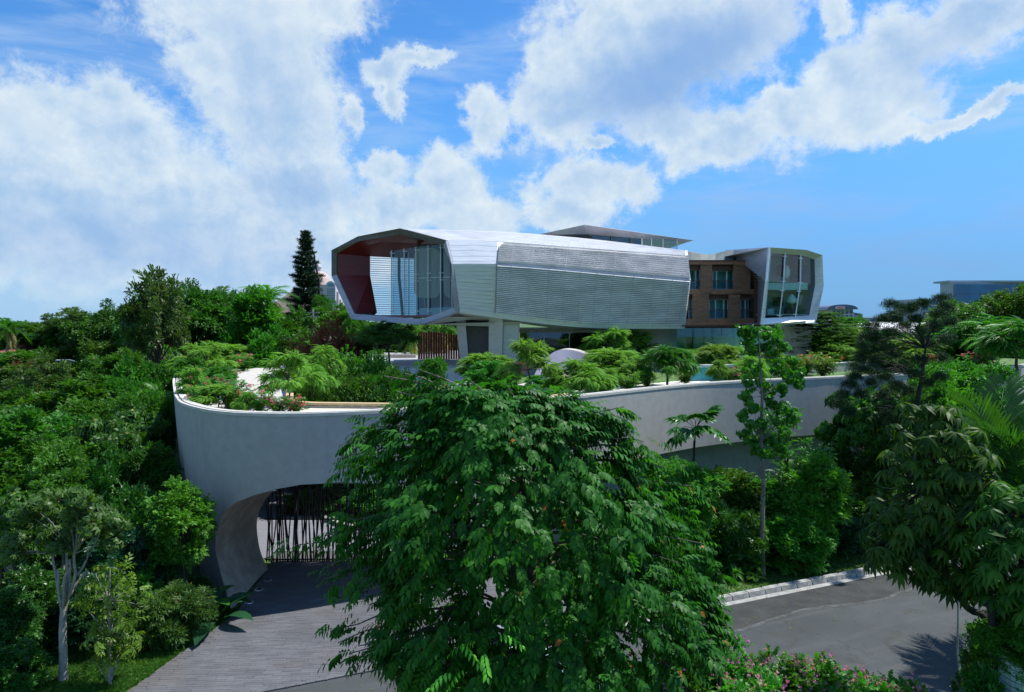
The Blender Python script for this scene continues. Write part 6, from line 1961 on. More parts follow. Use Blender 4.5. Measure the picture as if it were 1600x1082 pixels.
for k_, px, base, w, lab in [
 ('bougain', 350, 602, 34, 'pink bougainvillea at the left edge of the pebble path'),
 ('bougain', 330, 612, 30, 'pink bougainvillea behind the rim at far left'),
 ('bougain', 369, 622, 34, 'pink bougainvillea spilling onto the pebble path'),
 ('bougain', 356, 640, 40, 'pink bougainvillea by the rim below the path'),
 ('bougain_b', 318, 638, 40, 'bougainvillea at the leftmost bend of the rim'),
 ('bougain_b', 402, 646, 40, 'bougainvillea along the rim in the middle of the left end'),
 ('bougain', 434, 648, 34, 'pink bougainvillea where the pebble path meets the rim'),
 ('bougain_b', 458, 650, 34, 'bougainvillea against the inner parapet'),
 ('bougain_b', 380, 580, 28, 'bougainvillea at the back of the lawn strip'),
 ('bougain', 398, 568, 20, 'pink bougainvillea in front of the back parapet'),
 ('bougain_b', 300, 606, 30, 'bougainvillea inside the left rim'),
 ('bougain', 868, 590, 36, 'magenta bougainvillea inside the white arched fin'),
 ('bougain', 935, 600, 44, 'magenta bougainvillea below the fin on the lawn'),
 ('bougain', 1002, 590, 42, 'magenta bougainvillea left of the dark weeping tree'),
 ('bougain', 990, 600, 30, 'magenta bougainvillea nearest the white slabs'),
 ('dusky_shrub', 797, 600, 36, 'dusky purple red shrub at the foot of the piers'),
 ('shrub_small', 950, 612, 26, 'small yellow green shrub on the first white slabs'),
 ('shrub_small', 982, 612, 30, 'yellow green shrub left of the dark weeping tree'),
 ('shrub_small', 1012, 606, 24, 'small shrub under the dark weeping tree'),
 ('shrub_small', 1072, 602, 26, 'small shrub right of the dark weeping tree'),
 ('bougain_b', 1145, 600, 28, 'low shrub with red blossom on the white slabs'),
 ('shrub_small', 1240, 590, 30, 'small shrub behind the rim right of the slender tree'),
 ('shrub_small', 1285, 590, 40, 'sprawling shrub behind the rim right of centre'),
 ('bougain_b', 1258, 586, 34, 'spindly shrub before the low grey garden wall'),
 ('shrub_small', 640, 640, 36, 'shrub poking over the rim left of the big drooping tree'),
 ('dusky_shrub', 1470, 585, 30, 'shrub with orange red flowers near the canopy'),
 ('bougain_b', 1530, 590, 40, 'shrub with red flowers at the right end of the garden'),
 ('bush', 842, 606, 34, 'lush green bush at the left foot of the white arched fin'),
 ('bush_dark', 905, 575, 70, 'dark bush in the shade behind the fin'),
 ]: deck_px(k_, px, base, base - w * (1.0 if 'bush' != k_ else .6), w * 1.15, lab, 'shrub', BGp, 'flowering_shrub' if 'bou' in k_ else 'shrub')
HEDGE = ['red flowered hedge shrub at the left end of the low grey garden wall', 'red flowered hedge shrub second from the left behind the slender tree', 'red flowered hedge shrub left of the smaller tiered tree', 'red flowered hedge shrub under the smaller tiered tree', 'red flowered hedge shrub left of the tallest tiered tree trunk', 'red flowered hedge shrub under the tallest tiered tree', 'red flowered hedge shrub right of the tallest tiered tree', 'red flowered hedge shrub under the right tiered tree', 'red flowered hedge shrub left of the needle leaved tree', 'red flowered hedge shrub behind the left twigs of the needle leaved tree', 'red flowered hedge shrub at the right end behind the needle leaved tree']
for i, px in enumerate(range(1186, 1420, 22)):
    deck_px('ixora', px, 572 - i * .6, 556 - i * .4, 34, HEDGE[i], 'shrub', 'hedge of red flowered shrubs above the garden wall', 'hedge_shrub', z=8.35)
# plants in the courtyard light well
for k_, px, top, Y, w, base, lab in [
 ('rusty', 518, 492, 58, 84, 2.0, 'rusty red twiggy tree rising from the courtyard'),
 ('rusty', 555, 520, 60, 44, 4.0, 'smaller rusty twiggy tree right of the big rusty one'),
 ('twig_green', 528, 545, 50, 96, .0, 'tree of many fine grey stems with green tips in the courtyard'),
 ('bush_dark', 588, 560, 49, 84, 0, 'dark dense tree in the courtyard right of the fine stemmed one'),
 ('broad_c', 560, 590, 46, 84, 0, 'green tree low in the courtyard'),
 ('broad_b', 615, 580, 47, 76, 0, 'dark tree in the courtyard before the stone steps'),
 ('airy', 605, 503, 57, 92, 8.6, 'open tree with pale leaf whorls under the end of the house'),
 ('airy', 572, 528, 60, 60, 8.6, 'smaller open tree left of the one under the house'),
 ('broad_c', 680, 560, 50, 44, 5, 'small green tree in front of the stone steps'),
 ('broad_a', 500, 580, 46, 60, 0, 'leafy tree behind the inner parapet'),
 ('bush', 478, 770, 45, 60, .2, 'bush in the round courtyard bed seen through the arch'),
 ('bush_dark', 530, 760, 45, 90, .2, 'darker bush in the round courtyard bed'),
 ('bush', 590, 765, 44, 90, .2, 'bush at the right of the round courtyard bed'),
 ('bush_dark', 500, 720, 52, 90, .2, 'dark bush at the back of the courtyard'),
 ('bush_dark', 560, 720, 51, 90, .2, 'second dark bush at the back of the courtyard'),
 ]: tree_px(k_, px, top, Y, w, lab, 'tree', 'trees in the courtyard', 'tree', base)
# white slabs along the rim
def slabs():
    r = empty('slab_path', G(1000, 608, DECK), 'path of irregular white stone slabs along the rim of the roof garden', 'path')
    q = random.Random(3)
    for k in range(64):
        px = 868 + k * 4.7 + q.uniform(-2, 2)
        ymid = 621.5 - (px - 868) * .099
        for j in range(2):
            py = ymid - 1.4 - j * 3.4 + q.uniform(-.8, .8)
            if px > 1105: py -= 2 + (px - 1105) * .04
            c = G(px, py, DECK); n = q.choice((4, 5, 6)); a0 = q.uniform(0, 6)
            poly = [(c.x + q.uniform(.24, .42) * 1.1 * math.cos(a0 + 6.283 * i / n), c.y + q.uniform(.5, .85) * .75 * math.sin(a0 + 6.283 * i / n)) for i in range(n)]
            MB().prism(poly, DECK - .02, DECK + .035 + q.uniform(0, .02)).build('stone_slab', M['slate'], r)
slabs()
def taps():
    for px, py, lab in ((611, 640, 'small hooped handrail on the ramp by the inner parapet'), (605, 644, ''),):
        pass
    for px, lab in ((603, 'bent black metal hoop standing on the pebble path by the lone bush'),):
        g0 = G(420, 632, DECK); r = empty('metal_hoop', g0, lab, 'railing')
        MB().tube([g0, g0 + Vector((0, 0, .8)), g0 + Vector((.1, 0, .95)), g0 + Vector((.8, 0, 1.0)), g0 + Vector((.85, 0, .85))], .03, 6).build('hoop', M['black_iron'], r)
taps()
# ------------------------------------------------------------------ hero plants
def named(root, name, me):
    o = bpy.data.objects.new(name, me); COL.objects.link(o); o.parent = root
    o.location = -Vector(root.location); return o

def big_tree():
    r = rs_(101); base = Vector((0.5, 14.6, float(terr(0.5, 14.6))))
    root = empty('drooping_tree', base, 'large tree with drooping sprays of dark glossy leaves in the centre foreground', 'tree')
    cen = np.array([0.30, 14.2, 7.2])
    # left and right reach of the crown at each height (photo rows -> heights at the trunk's distance)
    ROW = [578, 592, 610, 632, 655, 680, 705, 740, 780, 820, 860, 900, 930, 955, 985, 1020, 1060, 1110]
    LFT = [690, 625, 612, 606, 590, 572, 560, 566, 556, 560, 566, 590, 578, 585, 612, 622, 640, 680]
    RGT = [780, 835, 868, 905, 962, 985, 1002, 1040, 1075, 1094, 1100, 1098, 1118, 1122, 1085, 1040, 990, 950]
    n = 16500
    LFT = [v + 12 for v in LFT]; RGT = [v - 14 for v in RGT]
    rowv = r.uniform(603, 1105, n); ztop = 12 - (rowv - 505) / F * 14.2
    xl = (np.interp(rowv, ROW, LFT) - 800) / F * 14.2; xr = (np.interp(rowv, ROW, RGT) - 800) / F * 14.2
    an = r.uniform(0, 2 * math.pi, n); rad = r.uniform(.18, 1.0, n) ** .42
    ry = (xr - xl) * .40
    pos = np.stack([(xl + xr) / 2 + np.cos(an) * rad * (xr - xl) / 2, 14.2 + np.sin(an) * rad * ry, ztop], -1)
    d = np.stack([np.cos(an), np.sin(an), np.where(ztop > 9.8, .8, .05)], -1)
    clump = np.array([noise.noise(Vector((p[0] * 1.05, p[1] * 1.05, p[2] * 1.35))) + .45 * noise.noise(Vector((p[0] * 2.9, p[1] * 2.9 + 9, p[2] * 2.9))) for p in pos])
    keep = (clump > .09) | (r.random(n) < .13)
    keep &= (pos[:, 2] > 5.5) | (r.random(n) < .55)
    pos, d = pos[keep], d[keep]
    # whole clumps hang out of or sink into the outline
    push = np.array([noise.noise(Vector((p[0] * .9 + 7, p[1] * .9, p[2] * .9))) for p in pos])
    pos[:, :2] += d[:, :2] * push[:, None] * .75
    C = []
    wb = WB(); top = Vector((0.4, 14.5, 5.6)); wb.limb(base - Vector((0, 0, .3)), top, .22, .17, 0, 10, 6, 3)
    trunk2 = Vector((0.1, 14.4, 8.6)); wb.limb(top, trunk2, .15, .07, 0, 8, 5, 4)
    # outlying sprays
    sp = [(530, 712, 14), (548, 690, 14), (575, 668, 13.8), (560, 735, 13.6), (545, 770, 13.6), (556, 812, 13.4), (600, 588, 14.4), (632, 584, 14.4), (655, 578, 14), (690, 590, 14), (730, 592, 14), (620, 612, 14), (668, 604, 14), (745, 606, 14), (790, 600, 14),
          (640, 632, 14), (600, 650, 14), (700, 622, 13.6), (830, 606, 14), (850, 628, 14), (880, 640, 14), (930, 640, 14), (975, 636, 13.8), (968, 660, 14), (1005, 690, 13.8), (1015, 705, 14), (1040, 730, 14), (1080, 760, 14), (1100, 850, 14), (1128, 918, 13.6), (1118, 945, 13.4), (1105, 960, 13.4), (1085, 905, 13.6), (1060, 880, 13.4), (1120, 880, 14),
          (462, 852, 14), (488, 842, 13.8), (512, 835, 13.6), (505, 905, 13.4), (520, 880, 13.6), (518, 985, 13), (528, 1005, 13), (560, 1010, 12.8), (545, 1022, 12.8), (610, 1000, 13), (595, 1040, 12.6), (640, 1030, 12.6), (655, 1060, 12.4), (560, 925, 13), (575, 870, 13)]
    ex_p, ex_d = [], []
    limbs = []
    for k, (px, py, Y) in enumerate(sp):
        q = P(px, py, Y); src = Vector((cen[0], cen[1], min(9.4, max(5.7, q.z - .2))))
        wb.limb(src.lerp(q, .05), q, .035, .009, .08, 5, 7, k)
        outv = (q - Vector(cen)); outv.z = 0; outv.normalize()
        for _ in range(18):
            t = r.uniform(.60, 1.0); p = src.lerp(q, t) + Vector(r.normal(0, .11, 3)); ex_p.append(tuple(p)); dd = outv + Vector(r.normal(0, .45, 3)); ex_d.append((dd.x, dd.y, dd.z * .5 - .1))
    for k in range(70):
        i = r.integers(0, len(pos)); q = Vector(pos[i]); zsrc = min(8.5, max(5.2, q.z - .8)); wb.limb((cen[0] + .1, cen[1] + .2, zsrc), q, .05, .008, .09, 5, 7, 300 + k)
    pos2 = np.concatenate([pos, np.array(ex_p)]); d2 = np.concatenate([nz(d * np.array([1, 1, .35]) + r.normal(0, .38, d.shape) - np.array([0, 0, .10])), nz(np.array(ex_d))])
    up = np.tile([0, 0, 1.0], (len(pos2), 1)) + r.normal(0, .22, pos2.shape)
    # clump-wise tone
    tone = np.clip(.45 + .3 * np.sin(pos2[:, 0] * 2.3 + pos2[:, 2] * 1.7) * np.sin(pos2[:, 1] * 2.1 + 1) + r.normal(0, .18, len(pos2)), 0, 1)
    T1, T2, T3 = t_droop(9, 3, .42, .105), t_droop(10, 31, .40, .10, 2, 1.2), t_droop(7, 32, .44, .11, 2, .7)
    m = r.integers(0, 3, len(pos2)); parts = []
    for j, T in enumerate((T1, T2, T3)):
        s = m == j; parts.append(scatter(T, pos2[s], d2[s], up[s], .35 * r.uniform(.65, 1.2, s.sum()), tone[s], .6, r))
    o = named(root, 'crown', tmesh('crown', join(parts), M['leaf_big']))
    i = r.choice(len(pos), 20, replace=False)
    young = pos[i]
    extra = np.array([tuple(P(x, y, Y)) for x, y, Y in ((786, 975, 11.6), (718, 1005, 11.6), (755, 1020, 11.4), (728, 1045, 11.4), (705, 1050, 11.2), (775, 990, 11.5), (745, 1000, 11.3))])
    young = np.concatenate([young, extra])
    arr = scatter(t_droop(11, 33, .30, .06, 2, 1.2), young, nz(r.normal(0, 1, young.shape) * np.array([1, 1, .2]) + np.array([0, -.6, -.1])), np.tile([0, 0, 1.0], (len(young), 1)), .45 * np.ones(len(young)), r.random(len(young)), .5, r)
    named(root, 'young_shoots', tmesh('young_shoots', arr, M['leaf_lime']))['kind'] = 'stuff'
    named(root, 'trunk', wood_mesh(wb, 'trunk', mat('grey_brown_bark', (.13, .11, .09), .9, var=.3, scale=5, bump=.5)))
big_tree()

def limb_tree(name, label, cat, base, trunk_pts, radii, clusters, per, tmpl, size, leafm, bark, seed, rad=.4, flat=.7, droop=.1, out=.8, jit=.35, attach=.5, limb_r=.03, updir=0.0, sub=1):
    """tree from an explicit trunk path and explicit leaf clusters"""
    r = rs_(seed); root = empty(name, base, label, cat)
    wb = WB(); wb.tube(trunk_pts, radii, 9, caps=False)
    tp = [Vector(p) for p in trunk_pts]
    if sub > 1:      # forked crown: few main limbs, each splitting to its own clusters
        cs = [Vector(c) for c in clusters]; seeds = [cs[int(i)] for i in r.choice(len(cs), sub, replace=False)]; hub = tp[-1]
        mids = [hub.lerp(s_, .50) + Vector((0, 0, -.04)) for s_ in seeds]
        for k, m_ in enumerate(mids): wb.limb(hub.lerp(tp[-2], .25 * (k % 3)), m_, limb_r * 1.7, limb_r, .06, 6, 5, k)
        for k, c in enumerate(cs):
            if k % 2: continue
            m_ = min(mids, key=lambda p: (p - c).length); wb.limb(m_, c, limb_r * .6, .006, .05, 5, 5, 100 + k)
    else:
      for k, c in enumerate(clusters):
        c = Vector(c); best = min(tp, key=lambda p: (p - c).length + (0 if p.z < c.z else (p.z - c.z) * 2.5)); wb.limb(best, c, limb_r, .008, .08, 5, 6, k)
    C = np.array([tuple(c) for c in clusters]); rr = r.uniform(.7, 1.2, len(C)) * rad
    arr = leafy(C, rr, per, tmpl, size, r, flat=flat, droop=droop, out=out, jit=jit, lo=.25)
    named(root, 'crown', tmesh('crown', arr, leafm)); named(root, 'trunk', wood_mesh(wb, 'trunk', bark))
    return root

# pale trunked tree in the lower left
M['leaf_sage'] = mat_leaf('leaf_sage_green', (.03, .10, .022), (.12, .26, .06), (.45, .22, .05))
def left_tree():
    r = rs_(111); Y = 23.6; b = P(99, 1066, Y); b.z = float(terr(b.x, Y))
    tr = [b - Vector((0, 0, .3)), P(99, 1030, Y), P(98, 985, Y), P(100, 945, Y)]
    cl = []
    for _ in range(85):
        a = r.uniform(0, 6.283); q = r.uniform(0, 1) ** .5; x = 100 + 92 * q * math.cos(a); dy = 1.9 * q * math.sin(a)
        top = 772 + 62 * (abs(x - 105) / 92) ** 2.2; low = top + 95 * (1 - .5 * (abs(x - 100) / 92)); y = top + (low - top) * r.uniform(0, 1) ** 1.6
        cl.append(P(x, y, Y + dy))
    root = limb_tree('pale_trunk_tree', 'small tree with a pale straight trunk and an umbrella crown in the lower left', 'tree', b, tr, [.16, .13, .12, .10], cl, 44, t_rosette(7, 14, 1, .9, .19), .25, M['leaf_sage'], M['bark_pale'], 111, .36, .6, .1, .8, .35, .5, .035, sub=9)
    b2 = P(160, 1072, 23.2)
    return root
left_tree()
# sapling with drooping yellow green leaves beside it
def sapling():
    r = rs_(113); Y = 23.4; b = P(172, 1062, Y); b.z = float(terr(b.x, Y))
    tr = [b, P(171, 1000, Y), P(170, 940, Y), P(172, 888, Y)]
    cl = [P(172 + s * r.uniform(5, 42), y, Y + r.uniform(-.6, .6)) for y in np.linspace(890, 1030, 24) for s in (-1, 1)]
    limb_tree('sapling', 'thin sapling with hanging yellow green leaves right of the pale trunked tree', 'tree', b, tr, [.05, .045, .035, .02], cl, 5, t_droop(9, 51, .42, .08, 1, 1.1), .42, M['leaf_yel'], M['bark_pale'], 113, .18, .7, .2, 1.0, .5, .5, .012)
sapling()

# slender tall tree before the wall
def slender():
    r = rs_(121); Y = 33.4; b = P(1193, 893, Y); b.z = float(terr(b.x, Y))
    tr = [b - Vector((0, 0, .2)), P(1190, 840, Y), P(1193, 760, Y), P(1189, 690, Y), P(1191, 620, Y), P(1187, 560, Y), P(1186, 520, Y)]
    pts = [(1168, 530), (1180, 520), (1196, 522), (1210, 533), (1175, 545), (1192, 545), (1205, 552), (1225, 545), (1238, 565), (1250, 583), (1246, 600), (1232, 590), (1215, 575), (1180, 575), (1170, 600), (1165, 625), (1200, 612), (1178, 640), (1162, 650), (1172, 665),
           (1205, 632), (1222, 640), (1235, 650), (1215, 660), (1190, 665), (1195, 685), (1175, 690), (1210, 690), (1225, 675), (1165, 680), (1188, 600), (1222, 610), (1240, 655), (1200, 710), (1220, 705), (1182, 705), (1212, 520), (1160, 520)]
    cl = [P(x, y, Y + r.uniform(-.8, .8)) for x, y in pts]
    limb_tree('slender_tree', 'tall slender tree with a thin grey trunk and scattered leaf clusters before the wall', 'tree', b, tr, [.12, .11, .10, .085, .065, .04, .02], cl, 26, t_rosette(6, 16, 1, .9, .24), .27, M['leaf_mid'], M['bark_mid'], 121, .42, .95, .25, .8, .45, .5, .02)
    b2 = P(1232, 800, 36); 
    cl = [P(1232 + r.normal(0, 22), y, 36 + r.uniform(-.6, .6)) for y in np.linspace(640, 760, 26)]
    b2.z = float(terr(b2.x, 36))
    limb_tree('slender_tree', 'thin dark stemmed tree right beside the tall slender tree', 'tree', b2, [b2, P(1231, 740, 36), P(1229, 650, 36)], [.07, .05, .02], cl, 16, T_CLB, .42, M['leaf_mid'], M['bark_dark'], 122, .42, .8, .15, .8, .45, .5, .015)
    # pale forked trunk before the right end of the wall
slender()

# umbrella leaved single stem plant before the wall
def papaya():
    r = rs_(131); Y = 38.4; b = P(1082, 840, Y); b.z = float(terr(b.x, Y)); top = P(1086, 668, Y)
    root = empty('broad_leaf_plant', b, 'single dark stem topped by a parasol of huge ragged leaves before the wall', 'plant')
    wb = WB(); wb.tube([b, P(1082, 770, Y), P(1084, 715, Y), top], [.09, .08, .07, .06], 8, caps=False)
    # lobed leaf: a fan of overlapping fingers
    fing = []
    for k in range(9):
        a = R(-105 + k * 26.3); L = (1.0 - .28 * abs(k - 4) / 4)
        fing.append(((0, .25, 0), (math.sin(a), math.cos(a), -.08), (0, 0, 1), L * .62, leaf_t(1, .20, .28, .10, 2)))
    T = template(fing)
    n = 17; pos, dr, sc = [], [], []
    for k in range(n):
        a = k * 2.4; e = [.9, .55, .2, -.1, -.45][k % 5] + r.uniform(-.1, .1); st = r.uniform(.5, 1.0)
        d = Vector((math.cos(a) * math.cos(e), math.sin(a) * math.cos(e), math.sin(e)))
        q = top + d * st; wb.limb(top - Vector((0, 0, .15)), q, .022, .015, .05, 5, 3, k)
        pos.append(tuple(q)); dr.append((d.x, d.y, d.z - .25)); sc.append(r.uniform(1.25, 1.7))
    arr = scatter(T, pos, nz(np.array(dr)), np.tile([0, 0, 1.0], (n, 1)), np.array(sc), r.random(n), .1, r)
    named(root, 'leaf_crown', tmesh('leaf_crown', arr, M['leaf_gloss'])); named(root, 'stem', wood_mesh(wb, 'stem', M['bark_dark']))
papaya()

def paddle_plant(px, py, Y, h, n, seed, label, leafm, z=None):
    """banana-like clump: long paddles rising from the ground"""
    r = rs_(seed); b = P(px, py, Y); b.z = float(terr(b.x, Y)) if z is None else z
    root = empty('paddle_leaf_plant', b, label, 'plant'); V = []
    for k in range(n):
        a = k * 2.4 + r.uniform(-.2, .2); e = r.uniform(.55, 1.3); L = h * r.uniform(.7, 1.05); w = .15 * L; m = 7
        d = np.array([math.cos(a), math.sin(a)]); s = np.array([-math.sin(a), math.cos(a)]); vv, tt = [], []
        for i in range(m + 1):
            t = i / m; hor = L * (t * math.cos(e) + .35 * t * t); zz = L * (t * math.sin(e) - .42 * t ** 2.4)
            wd = w * (0.06 if t < .3 else max(0.02, math.sin(math.pi * min(1, (t - .3) / .7 * .92 + .08)) ** .7)); c = np.array([d[0] * hor, d[1] * hor, zz])
            for q in (-1, 0, 1): vv.append(c + np.array([s[0] * wd * q, s[1] * wd * q, abs(q) * wd * .25]))
        for i in range(m):
            for q in (0, 1):
                a0 = i * 3 + q; tt += [(a0, a0 + 1, a0 + 4), (a0, a0 + 4, a0 + 3)]
        V.append((np.array(vv) + np.array(b), np.array(tt), np.full(len(vv), r.uniform(0, .9))))
    named(root, 'leaf_crown', tmesh('leaf_crown', join(V), leafm, smooth=True)); return root
paddle_plant(338, 965, 28.2, 2.2, 9, 1, 'big paddle leaved plant at the foot of the arch leg', M['leaf_blue'])
paddle_plant(318, 950, 29.2, 2.0, 8, 2, 'darker paddle leaved plant behind the one at the arch foot', M['leaf_gloss'])

# needle leaved tree
def casuarina():
    r = rs_(141); Y = 36.5; b = P(1420, 900, Y); b.z = float(terr(b.x, Y))
    tr = [b, P(1424, 800, Y), P(1426, 710, Y), P(1430, 650, Y), P(1440, 590, Y), P(1446, 545, Y)]
    pts = [(1393, 478), (1412, 487), (1425, 482), (1442, 476), (1470, 468), (1480, 482), (1468, 492), (1380, 500), (1362, 512), (1352, 528), (1375, 535), (1415, 512), (1440, 518), (1456, 540), (1345, 560), (1352, 580), (1335, 590), (1318, 618), (1312, 632), (1325, 645), (1330, 603), (1398, 556), (1430, 585), (1470, 590), (1420, 612), (1462, 622), (1408, 640), (1384, 545), (1392, 520), (1395, 668), (1440, 655), (1362, 600), (1338, 575), (1358, 548), (1370, 565),
           (1400, 500), (1430, 500), (1460, 512), (1485, 505), (1440, 565), (1410, 580), (1385, 590), (1450, 600), (1475, 560), (1380, 620), (1400, 605), (1425, 635), (1455, 640), (1385, 650), (1415, 665), (1350, 540), (1365, 528), (1395, 495), (1478, 530), (1370, 585), (1345, 618)]
    cl = [P(x, y, Y + r.uniform(-2, 2)) for x, y in pts]
    limb_tree('needle_tree', 'dark open needle leaved tree with puffy foliage clumps on the right', 'tree', b, tr, [.26, .22, .18, .15, .10, .05], cl, 95, t_needle(12, 77, .9, .035), .24, M['needle'], M['bark_dark'], 141, .50, .62, -.25, 1.0, .6, .5, .03)
casuarina()

# umbrella leaf trees on the right
def scheff(name, label, Y, trunks, pts_fn, n, seed, size=.32):
    r = rs_(seed); x0 = trunks[0][0]; b = P(x0[0], x0[1], Y); b.z = float(terr(b.x, Y)) + .0
    root = empty(name, b, label, 'tree'); wb = WB(); allp = []
    for tr in trunks:
        pp = [P(x, y, Y + dz) for x, y, dz in tr]; m = len(pp)
        g0 = pp[0].copy(); g0.z = float(terr(g0.x, g0.y)) - .2; pp = [g0] + pp
        wb.tube(catmull(pp, 4), list(np.linspace(.085, .05, len(pp) * 4 - 3)), 8, caps=False); allp += pp[2:]
    C, A = pts_fn(r, n)
    for k, c in enumerate(C):
        if k % 2: continue
        c = Vector(c); q = min(allp, key=lambda p: (p - c).length); wb.limb(q, c - Vector((0, 0, .05)), .022, .010, .05, 5, 5, k)
    C = np.array([tuple(c) for c in C]); A = nz(np.array(A))
    arr = scatter(t_rosette(11, seed, 2, 1.0, .125), C, A, r.normal(0, 1, C.shape), size * r.uniform(.75, 1.1, len(C)), r.random(len(C)) * .9, .3, r)
    named(root, 'crown', tmesh('crown', arr, M['leaf_umb'])); named(root, 'trunk', wood_mesh(wb, 'trunk', M['bark_dark']))
M['leaf_umb'] = mat_leaf('leaf_umbrella', (0.010, 0.060, 0.008), (0.085, 0.21, 0.022), (0.22, 0.25, 0.04), rough=.5, trans=.42, spec=.25)
def fnA(r, n):
    C, A = [], []
    rowsx = {645: (1408, 1492), 680: (1392, 1528), 715: (1388, 1540), 750: (1392, 1545), 785: (1372, 1530), 815: (1358, 1500), 845: (1356, 1500), 872: (1362, 1520), 892: (1410, 1545)}
    for y, (a, b) in rowsx.items():
        k = int((b - a) / 10.5)
        for i in range(k):
            t = (i + .5) / k; x = a + (b - a) * t + r.uniform(-6, 6); w = (b - a) / F * 15 / 2; s = (t - .5) * 2
            for sgn in (-1, -1, 1):
                dy = sgn * w * math.sqrt(max(0, 1 - s * s)) * r.uniform(.3, 1.0)
                p = P(x, y + r.uniform(-14, 14), 15); p.y += dy; C.append(p); A.append((s * .5 + r.normal(0, .15), dy / max(.3, w) * .5 + r.normal(0, .15), .85))
    return C, A
scheff('umbrella_leaf_tree', 'tall umbrella leaf tree with stacked drooping rosettes on the right', 15.0, [[(1548, 992, 0), (1512, 950, .1), (1482, 905, .2), (1468, 850, 0), (1462, 760, 0), (1455, 690, 0)], [(1560, 985, .3), (1532, 935, .3), (1508, 890, .3), (1500, 800, .2), (1490, 730, .2)]], fnA, 0, 151)
def fnB(r, n):
    C, A = [], []
    for y, (a, b) in {765: (1545, 1660), 795: (1530, 1670), 830: (1515, 1680), 865: (1512, 1690), 900: (1520, 1690), 925: (1530, 1680)}.items():
        k = int((b - a) / 10.5)
        for i in range(k):
            t = (i + .5) / k; x = a + (b - a) * t + r.uniform(-6, 6); w = (b - a) / F * 13.5 / 2; s = (t - .5) * 2
            for sgn in (-1, -1, 1):
                dy = sgn * w * math.sqrt(max(0, 1 - s * s)) * r.uniform(.3, 1.0); p = P(x, y + r.uniform(-10, 14), 13.5); p.y += dy; C.append(p); A.append((s * .5 + r.normal(0, .15), dy / max(.3, w) * .5 + r.normal(0, .15), .85))
    return C, A
scheff('umbrella_leaf_tree', 'lower umbrella leaf tree cut by the right edge', 13.5, [[(1552, 990, 0), (1545, 930, 0), (1555, 880, 0), (1560, 800, 0)], [(1566, 990, .2), (1568, 920, .2), (1575, 820, .2)], [(1585, 980, .3), (1590, 930, .3), (1600, 850, .3)]], fnB, 0, 152)
# palms at the right edge
for px, top, Y, w, lab in ((1560, 588, 18.5, 210, 'big feather palm with glossy fronds at the right edge'), (1500, 690, 20, 150, 'dark feather palm behind the tall umbrella leaf tree'), (1600, 640, 17.5, 160, 'feather palm cut by the right edge')):
    tree_px('areca', px, top, Y, w, lab, 'palm', None, 'palm_tree', base=2.4)

# bougainvillea bank in the near foreground
def bank():
    specs = [(1130, 986, 15.2, 150, 'pink flowering bush right of the foot of the big tree'), (1200, 1000, 15.6, 130, 'mauve flowered bush in the middle of the near bank'), (1275, 1025, 15.8, 130, 'mauve flowered bush on the right slope of the near bank'), (1345, 1045, 16.2, 120, 'flowering bush at the low right end of the near bank'),
             (1060, 1010, 14.8, 150, 'flowering bush under the right side of the big tree'), (1010, 1050, 14.0, 140, 'leafy bush under the big tree'), (1410, 1066, 16.4, 90, 'small bush at the right tip of the near bank'), (1170, 1050, 14.0, 160, 'nearest flowering bush at the bottom edge')]
    for k, (px, top, Y, w, lab) in enumerate(specs):
        r = rs_(200 + k); x = (px - 800) / F * Y; zt = 12 - (top - 505) / F * Y; zb = float(terr(x, Y)); h = zt - zb; W = w / F * Y / 2
        root = empty('bougainvillea_bush', (x, Y, zb), lab, 'bush', 'flowering bushes on the near bank')
        n = 70; d = nz(r.normal(0, 1, (n, 3))); d[:, 2] = np.abs(d[:, 2]) * 1.1 - .25
        C = d * np.array([W, W * .9, h * .55]) * r.uniform(.6, 1, (n, 1)) + np.array([x, Y, zb + h * .5])
        arr = leafy(C, r.uniform(.18, .34, n), 34, t_clump(7, .42, .14, 1, 21, 1.0, .25), .24, r, flat=.8, droop=.0, out=.9, lo=.3)
        named(root, 'crown', tmesh('crown', arr, M['leaf_lush']))
        wb = WB()
        for q in C[:26]: wb.limb((x, Y, zb - .1), q, .03, .008, .1, 5, 5, k)
        named(root, 'stem', wood_mesh(wb, 'stem', M['bark']))
        nf = 30 if k not in (5, 6) else 8
        top_i = np.argsort(-(C[:, 2] + r.normal(0, .3, n)))[:nf]; fp = []
        for q in C[top_i]:
            m = r.integers(3, 9)
            for _ in range(m): fp.append(q + nz(r.normal(0, 1, 3) + np.array([0, -.5, 1.2])) * .30 + r.normal(0, .05, 3))
        fp = np.array(fp)
        fa = scatter(T_FL, fp, r.normal(0, 1, fp.shape), np.tile([0, 0, 1.0], (len(fp), 1)), .085 * r.uniform(.7, 1.4, len(fp)), r.random(len(fp)), .5, r)
        named(root, 'blossom', tmesh('blossom', fa, M['petal_mauve']))
bank()
